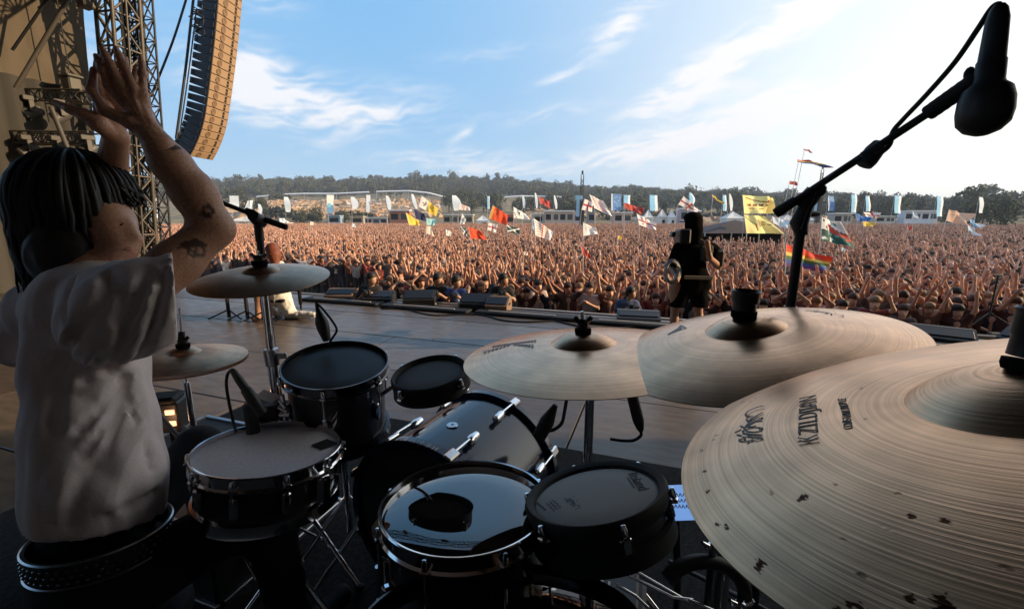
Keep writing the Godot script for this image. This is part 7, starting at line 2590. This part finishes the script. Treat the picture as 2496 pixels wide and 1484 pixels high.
func make_stage_edge() -> void:
	var tan_case := mat("tan_case", 0.26, 0.17, 0.11, 0.7)
	for m in [[848, 712, 0.62, 0.36, 0.2, "sunlit tan box at the stage edge behind the left crash cymbal", 1], [1258, 719, 0.42, 0.42, 0.1, "sunlit tan box with a black lid near the middle of the stage edge", 1],
		[945, 716, 0.6, 0.34, 0.3, "black floor monitor left of the crouching photographer", 0], [1052, 719, 0.62, 0.46, 0.4, "tall dark floor monitor beside the blue-shirted photographer", 0], [1202, 721, 0.62, 0.46, 0.2, "dark floor monitor left of the tan box with the black lid", 0], [1560, 748, 0.7, 0.26, 0.1, "low black floor monitor left of the camera operator", 0], [1810, 768, 0.6, 0.34, -0.2, "black floor monitor right of the camera operator", 0], [2205, 782, 0.66, 0.34, -0.3, "black floor monitor beyond the rim of the broad crash", 0], [2478, 824, 0.55, 0.4, -0.9, "dark floor monitor at the far right end of the stage edge", 0]]:
		var p := on_height(m[0], m[1] + 14, 0.0)
		# keep them along the rail
		var n := p.x * 0.3256 - p.z * 0.9455
		var s := p.x * 0.9455 + p.z * 0.3256
		wedge(m[5], SN(s, clampf(n, 5.0, 7.45), 0.0), m[2], m[3] * 0.66, m[4], tan_case if m[6] else mats["black_plastic"])
	# cable ramps and edge strips lying along the front
	for k in 7:
		var s0 := -6.2 + k * 2.0
		var root := thing("cable_ramp", ["first", "second", "third", "fourth", "fifth", "sixth", "seventh"][k] + " black cable ramp from the drummer's side along the stage edge", "cable ramp", Transform3D(stage_basis(), SN(s0, 7.15 - 0.06 * (k % 2), 0.0)))
		var st := begin()
		box(st, at(Vector3(0, 0.03, 0)), Vector3(1.9, 0.06, 0.34), 0.025)
		lpart("ramp", st, mats["black_rubber"], root)
		st = begin()
		bar(st, Vector3(-0.7, 0.066, 0.05), Vector3(0.75 - 0.1 * (k % 3), 0.066, 0.06), 0.035, 0.012, Vector3.UP, 0.003)
		lpart("tape_strip", st, mat("tape_pale", 0.55, 0.5, 0.45, 0.6), root)
	for k in 4:
		var root := thing("cable", ["nearest", "second", "third", "last"][k] + " loose black cable lying along the stage edge from the drummer's side", "cable")
		var st := begin()
		var pts := []
		for i in 9: pts.append(SN(-5.0 + k * 3.4 + i * 0.42, 6.8 + 0.16 * sin(i * 1.7 + k * 2.0), 0.012))
		tube(st, curve(pts, 5), 0.012, 6)
		part("strand", st, mats["cable"], root)
	# crouching photographers in the pit
	var z := 9.2
	for f in [[1108, 712, "photographer in a blue shirt crouching at the stage edge", Color(0.05, 0.09, 0.30)], [1063, 706, "dark-clothed photographer with a sunlit face left of the blue shirt", Color(0.02, 0.02, 0.025)], [1222, 706, "dark-clothed photographer leaning by the tan box with the black lid", Color(0.02, 0.02, 0.022)], [903, 704, "security guard in dark clothes behind the left crash cymbal's rim", Color(0.03, 0.03, 0.035)], [1530, 738, "guard in a blue jacket low at the edge left of the camera operator", Color(0.06, 0.09, 0.18)]]:
		var c := P(f[0], f[1], z)
		var root := thing("person", f[2], "person", at(Vector3(c.x, FIELD, c.z)))
		var inv := root.transform.affine_inverse()
		var sk := []
		var hd := c + Vector3(0.05, 0.25, 0.03)
		sk += limb([hd, hd + Vector3(0.02, -0.07, 0.03)], [0.098, 0.08])
		sk += limb([hd + Vector3(0, -0.1, 0), c], [0.055, 0.06])
		sk += limb([c + Vector3(-0.14, -0.02, 0), c + Vector3(0.14, -0.02, 0)], [0.075, 0.075])
		sk += limb([c + Vector3(0, -0.1, 0), c + Vector3(0, -0.5, -0.05)], [0.12, 0.13])
		sk += limb([c + Vector3(0.17, -0.03, 0), c + Vector3(0.27, -0.2, 0.14), c + Vector3(0.12, -0.06, 0.26), c + Vector3(0.10, -0.04, 0.30)], [0.055, 0.043, 0.03, 0.034])
		sk += limb([c + Vector3(-0.17, -0.03, 0), c + Vector3(-0.25, -0.24, 0.12), c + Vector3(-0.08, -0.08, 0.26), c + Vector3(-0.05, -0.06, 0.30)], [0.055, 0.043, 0.03, 0.034])
		for s in [-1.0, 1.0]: sk += limb([c + Vector3(0.09 * s, -0.55, -0.05), Vector3(c.x + 0.1 * s, FIELD + 0.45, c.z + 0.05), Vector3(c.x + 0.1 * s, FIELD + 0.06, c.z)], [0.09, 0.06, 0.045])
		place("body", nets(sk, 0.024, 0.03), mats["skin"], root, inv)
		var sh := []
		sh += limb([c + Vector3(-0.14, -0.02, 0), c + Vector3(0.14, -0.02, 0)], [0.1, 0.1])
		sh += limb([c + Vector3(0, -0.1, 0), c + Vector3(0, -0.55, -0.05)], [0.16, 0.165])
		for s in [-1.0, 1.0]: sh += limb([c + Vector3(0.17 * s, -0.03, 0), c + Vector3(0.24 * s, -0.16, 0.09)], [0.078, 0.066])
		var m := mat("pit_top_%d" % f[0], f[3].r, f[3].g, f[3].b, 0.9)
		place("shirt", nets(sh, 0.026, 0.05, [], [], [], noise(405, 6.0, 2), 0.012), m, root, inv)
		var tr := []
		for s in [-1.0, 1.0]: tr += limb([c + Vector3(0.09 * s, -0.55, -0.05), Vector3(c.x + 0.1 * s, FIELD + 0.45, c.z + 0.05), Vector3(c.x + 0.1 * s, FIELD + 0.08, c.z)], [0.115, 0.08, 0.06])
		place("trousers", nets(tr, 0.03, 0.04), mats["black_cloth"], root, inv)
		place("hair", nets(limb([hd + Vector3(-0.01, 0.02, 0.0), hd + Vector3(-0.03, -0.03, -0.02)], [0.105, 0.09]), 0.02, 0.02), mat("hair_dark", 0.02, 0.014, 0.01, 0.6), root, inv)
		var root2 := thing("stills_camera", "black stills camera held up by the " + f[2].split(" at ")[0].split(" low ")[0].split(" leaning ")[0].split(" left ")[0].split(" behind ")[0].split(" crouching")[0], "camera", at(c + Vector3(0.03, -0.02, 0.34)))
		var st := begin()
		box(st, at(Vector3.ZERO), Vector3(0.15, 0.11, 0.07), 0.015)
		tube(st, [Vector3(0, 0, 0.03), Vector3(0.02, 0.01, 0.2)], [0.04, 0.045], 10)
		lpart("body", st, mats["black_plastic"], root2)
	# white bottle, cap and cloth
	var p := on_height(1118, 756, 0.0)
	var root := thing("bottle", "white plastic bottle standing on the stage near the blue-shirted photographer", "bottle", at(p))
	var st := begin()
	lathe(st, [Vector2(0.0, 0.0), Vector2(0.033, 0.0), Vector2(0.036, 0.01), Vector2(0.036, 0.12), Vector2(0.03, 0.15), Vector2(0.014, 0.17), Vector2(0.014, 0.185), Vector2(0.0, 0.185)], Transform3D(), 16)
	lpart("body", st, mats["white_paint"], root)
	st = begin()
	lathe(st, [Vector2(0.0, 0.185), Vector2(0.017, 0.185), Vector2(0.017, 0.205), Vector2(0.0, 0.207)], Transform3D(), 12)
	lpart("lid", st, mats["white_paint"], root)
	p = on_height(1046, 742, 0.0)
	root = thing("towel", "crumpled white towel lying on the stage left of the bottle", "towel", at(p))
	place("cloth", nets([[Vector3(-0.08, 0.02, 0), Vector3(0.08, 0.02, 0.02), 0.05, 0.045], [Vector3(0, 0.05, 0), Vector3(0.01, 0.10, 0), 0.045, 0.02], [Vector3(0.05, 0.03, -0.03), Vector3(0.12, 0.015, 0.02), 0.035, 0.02]], 0.012, 0.04, [], [], [[Vector3(0, 0.003, 0), Vector3(0, -1, 0)]], noise(406, 14.0, 3), 0.02), mats["white_paint"], root)
	# microphone stand at the right end, with a tripod base
	p = on_height(2408, 792, 0.0)
	root = thing("mic_stand", "thin straight microphone stand on a tripod at the right end of the stage edge", "mic stand", at(p))
	st = begin()
	tube(st, [Vector3(0, 0.1, 0), Vector3(0, 0.82, 0)], 0.012, 8)
	tube(st, [Vector3(-0.08, 0.82, 0), Vector3(0.08, 0.82, 0)], 0.014, 8)
	lpart("tube", st, mats["black_metal"], root)
	for k in 3:
		var a := TAU * k / 3 + 0.9
		st = begin()
		tube(st, [Vector3(0, 0.2, 0), Vector3(cos(a) * 0.3, 0.01, sin(a) * 0.3)], 0.01, 6)
		lpart("leg", st, mats["black_metal"], root)

func make_small_things() -> void:
	# box with two warm lit panels on the riser, left of the hi-hat stand
	var p := P(402, 1020, 1.75)
	var root := thing("power_box", "small black box with two glowing warm panels left of the hi-hat stand", "power box", Transform3D(Basis(Vector3.UP, 0.25), p))
	var st := begin()
	box(st, at(Vector3(0, 0, -0.04)), Vector3(0.10, 0.13, 0.09), 0.008)
	lpart("case", st, mats["black_plastic"], root)
	st = begin()
	box(st, at(Vector3(-0.01, 0.073, -0.04)), Vector3(0.11, 0.03, 0.10), 0.012)
	lpart("lid", st, mats["black_rubber"], root)
	var glow := mat("lit_panel", 0.9, 0.7, 0.55, 0.5)
	glow.emission_enabled = true
	glow.emission = Color(1.0, 0.72, 0.55)
	glow.emission_energy_multiplier = 0.9
	for y in [0.028, -0.022]:
		st = begin()
		box(st, at(Vector3(0.022, y, 0.008)), Vector3(0.034, 0.022, 0.006), 0.002)
		lpart("lamp_panel", st, glow, root)
	var li := OmniLight3D.new()
	li.name = "panel_glow"
	li.light_color = Color(1.0, 0.75, 0.55)
	li.light_energy = 0.006
	li.light_size = 0.02
	li.omni_range = 40.0
	li.omni_attenuation = 2.0
	li.shadow_enabled = true
	root.add_child(li)
	li.position = Vector3(0.022, 0.003, 0.05)
	st = begin()
	tube(st, [Vector3(0.0, -0.06, -0.04), Vector3(0.0, -p.y + 0.55, -0.04)], 0.014, 8)
	for k in 3:
		var a := TAU * k / 3
		tube(st, [Vector3(0, -p.y + 0.62, -0.04), Vector3(cos(a) * 0.16, -p.y + 0.51, -0.04 + sin(a) * 0.16)], 0.009, 6)
	lpart("foot", st, mats["black_metal"], root)
	# drumsticks leaning in the gap beside the shirt
	for s in [[372, 992, 470, 1110, 1.5, "long wooden drumstick slanting below the power box"], [446, 1040, 500, 1105, 1.45, "short wooden drumstick slanting beside the hi-hat stand"]]:
		root = thing("drumstick", s[5], "drumstick", at(P(s[0], s[1], s[4])))
		var a := P(s[0], s[1], s[4])
		var b := P(s[2], s[3], s[4] - 0.15)
		st = begin()
		tube(st, [a, a.lerp(b, 0.02), a.lerp(b, 0.8), a.lerp(b, 0.97), b], [0.006, 0.008, 0.0078, 0.004, 0.002], 10)
		part("shaft", st, mat("stick_wood", 0.14, 0.075, 0.045, 0.55), root)
	# black road case and steel strips on the riser at the far left
	root = thing("road_case", "low black road case with steel edges behind the drummer's shirt", "road case", Transform3D(stage_basis(), SN(-1.62, 1.05, 0.5)))
	st = begin()
	box(st, at(Vector3(0, 0.14, 0)), Vector3(0.75, 0.27, 0.55), 0.008)
	lpart("case", st, mats["black_plastic"], root)
	st = begin()
	for y in [0.005, 0.275]:
		for zz in [-0.277, 0.277]: bar(st, Vector3(-0.38, y, zz), Vector3(0.38, y, zz), 0.018, 0.018, Vector3.UP, 0.003)
		for x in [-0.377, 0.377]: bar(st, Vector3(x, y, -0.26), Vector3(x, y, 0.26), 0.018, 0.018, Vector3.UP, 0.003)
	lpart("edging", st, mats["steel"], root)
	# pale blue note card beside the big pad, glow added to brighten it
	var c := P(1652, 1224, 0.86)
	root = thing("display_screen", "scribbled pale blue note card with added glow between the grey pad and the ride cymbal", "display", Transform3D(Basis(Vector3(0.95, 0.05, 0.1).normalized(), Vector3(0.0, 0.45, -0.9).normalized(), Vector3(-0.1, 0.9, 0.45).normalized()).orthonormalized(), c))
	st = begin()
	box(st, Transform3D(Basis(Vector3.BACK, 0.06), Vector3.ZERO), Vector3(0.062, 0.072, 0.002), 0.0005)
	var glowing_card_blue := mat("glowing_card_blue", 0.2, 0.3, 0.45, 0.4)
	glowing_card_blue.emission_enabled = true
	glowing_card_blue.emission = Color(0.48, 0.65, 0.90)
	glowing_card_blue.emission_energy_multiplier = 0.75
	lpart("screen_glass", st, glowing_card_blue, root)
	st = begin()
	for row in 3:
		for k in 4: stroke(st, [Vector2(-0.008 + k * 0.007, 0.012 - row * 0.012), Vector2(-0.005 + k * 0.007, 0.018 - row * 0.012), Vector2(-0.003 + k * 0.007, 0.0115 - row * 0.012)], 0.0016)
	var hand := lpart("handwriting", st, mat("note_ink", 0.05, 0.08, 0.22, 0.6), root)
	hand.position = Vector3(0.0, 0.0, 0.0014)
	st = begin()
	tube(st, [P(1628, 1252, 0.85), P(1634, 1210, 0.85), P(1640, 1190, 0.86)], 0.004, 8)
	part("clip", st, mats["chrome"], root)
	st = begin()
	tube(st, [c + Vector3(0.0, -0.03, -0.005), c + Vector3(0.03, -0.2, -0.04), Vector3(c.x + 0.06, 0.55, c.z - 0.05)], 0.008, 8)
	part("post", st, mats["black_metal"], root)
	# foot pedals and bent chrome rods in the dark at the lower right
	for q in [[[1526, 1398], [1640, 1456], [1690, 1462], 0.75, "upper bent chrome rod low at the right of the floor toms"], [[1550, 1392], [1650, 1450], [1686, 1470], 0.77, "lower bent chrome rod crossing the upper one"], [[1680, 1462], [1744, 1490], [1800, 1512], 0.74, "chrome rod beside the black cable loop"], [[1502, 1424], [1550, 1452], [1580, 1480], 0.74, "thin steel rod right of the nearest floor tom"]]:
		root = thing("chrome_rod", q[4], "rod", at(P(q[0][0], q[0][1], q[3])))
		st = begin()
		tube(st, [P(q[0][0], q[0][1], q[3]), P(q[1][0], q[1][1], q[3]), P(q[2][0], q[2][1], q[3])], 0.0028, 8)
		part("shaft", st, mats["chrome"], root)
	root = thing("effect_pedal", "black effect pedal with white lettering on the riser below the grey pad", "pedal", Transform3D(Basis(Vector3.UP, -0.3), P(1440, 1420, 1.02)))
	st = begin()
	box(st, at(Vector3(0, -0.02, 0)), Vector3(0.22, 0.04, 0.16), 0.006)
	lpart("case", st, mats["black_metal"], root)
	lettering("IXLN", 0.03, mats["white_paint"], root, Transform3D(Basis(Vector3.RIGHT, -PI / 2), Vector3(0, 0.0005, 0)), "lettering", true)
	st = begin()
	box(st, at(Vector3(0, -0.2, 0)), Vector3(0.26, 0.32, 0.2), 0.01)
	lpart("rack", st, mats["black_plastic"], root)
	root = thing("cable", "thick black cable looped below the ride cymbal", "cable", at(P(1690, 1440, 0.8)))
	st = begin()
	var pts := []
	for i in 14:
		var t := PI * 1.15 + i / 13.0 * PI * 0.95
		pts.append(P(1716 + cos(t) * 100, 1450 + sin(t) * 82, 0.70 + 0.004 * i))
	tube(st, curve(pts, 4), 0.012, 10)
	part("strand", st, mats["cable"], root)
	for w in [[1805, 1478, "chrome wing nut under the lower edge of the ride cymbal"], [1738, 1338, "chrome clamp wing beside the rim of the ride cymbal"], [1868, 1512, "white metal bracket at the lower edge under the ride cymbal"]]:
		c = P(w[0], w[1], 0.72)
		root = thing("wing_nut", w[2], "wing nut", at(c))
		st = begin()
		lathe(st, [Vector2(0.0, -0.008), Vector2(0.007, -0.008), Vector2(0.008, 0.008), Vector2(0.0, 0.01)], at(c), 12)
		for s in [-1.0, 1.0]: tube(st, [c, c + Vector3(0.012 * s, 0.006, 0), c + Vector3(0.02 * s, 0.014, 0.002)], [0.005, 0.006, 0.003], 8)
		part("wings", st, mats["chrome"], root)
		st = begin()
		tube(st, [c, c + Vector3(0.01, -0.25, -0.02)], 0.006, 8)
		part("bolt", st, mats["black_metal"], root)
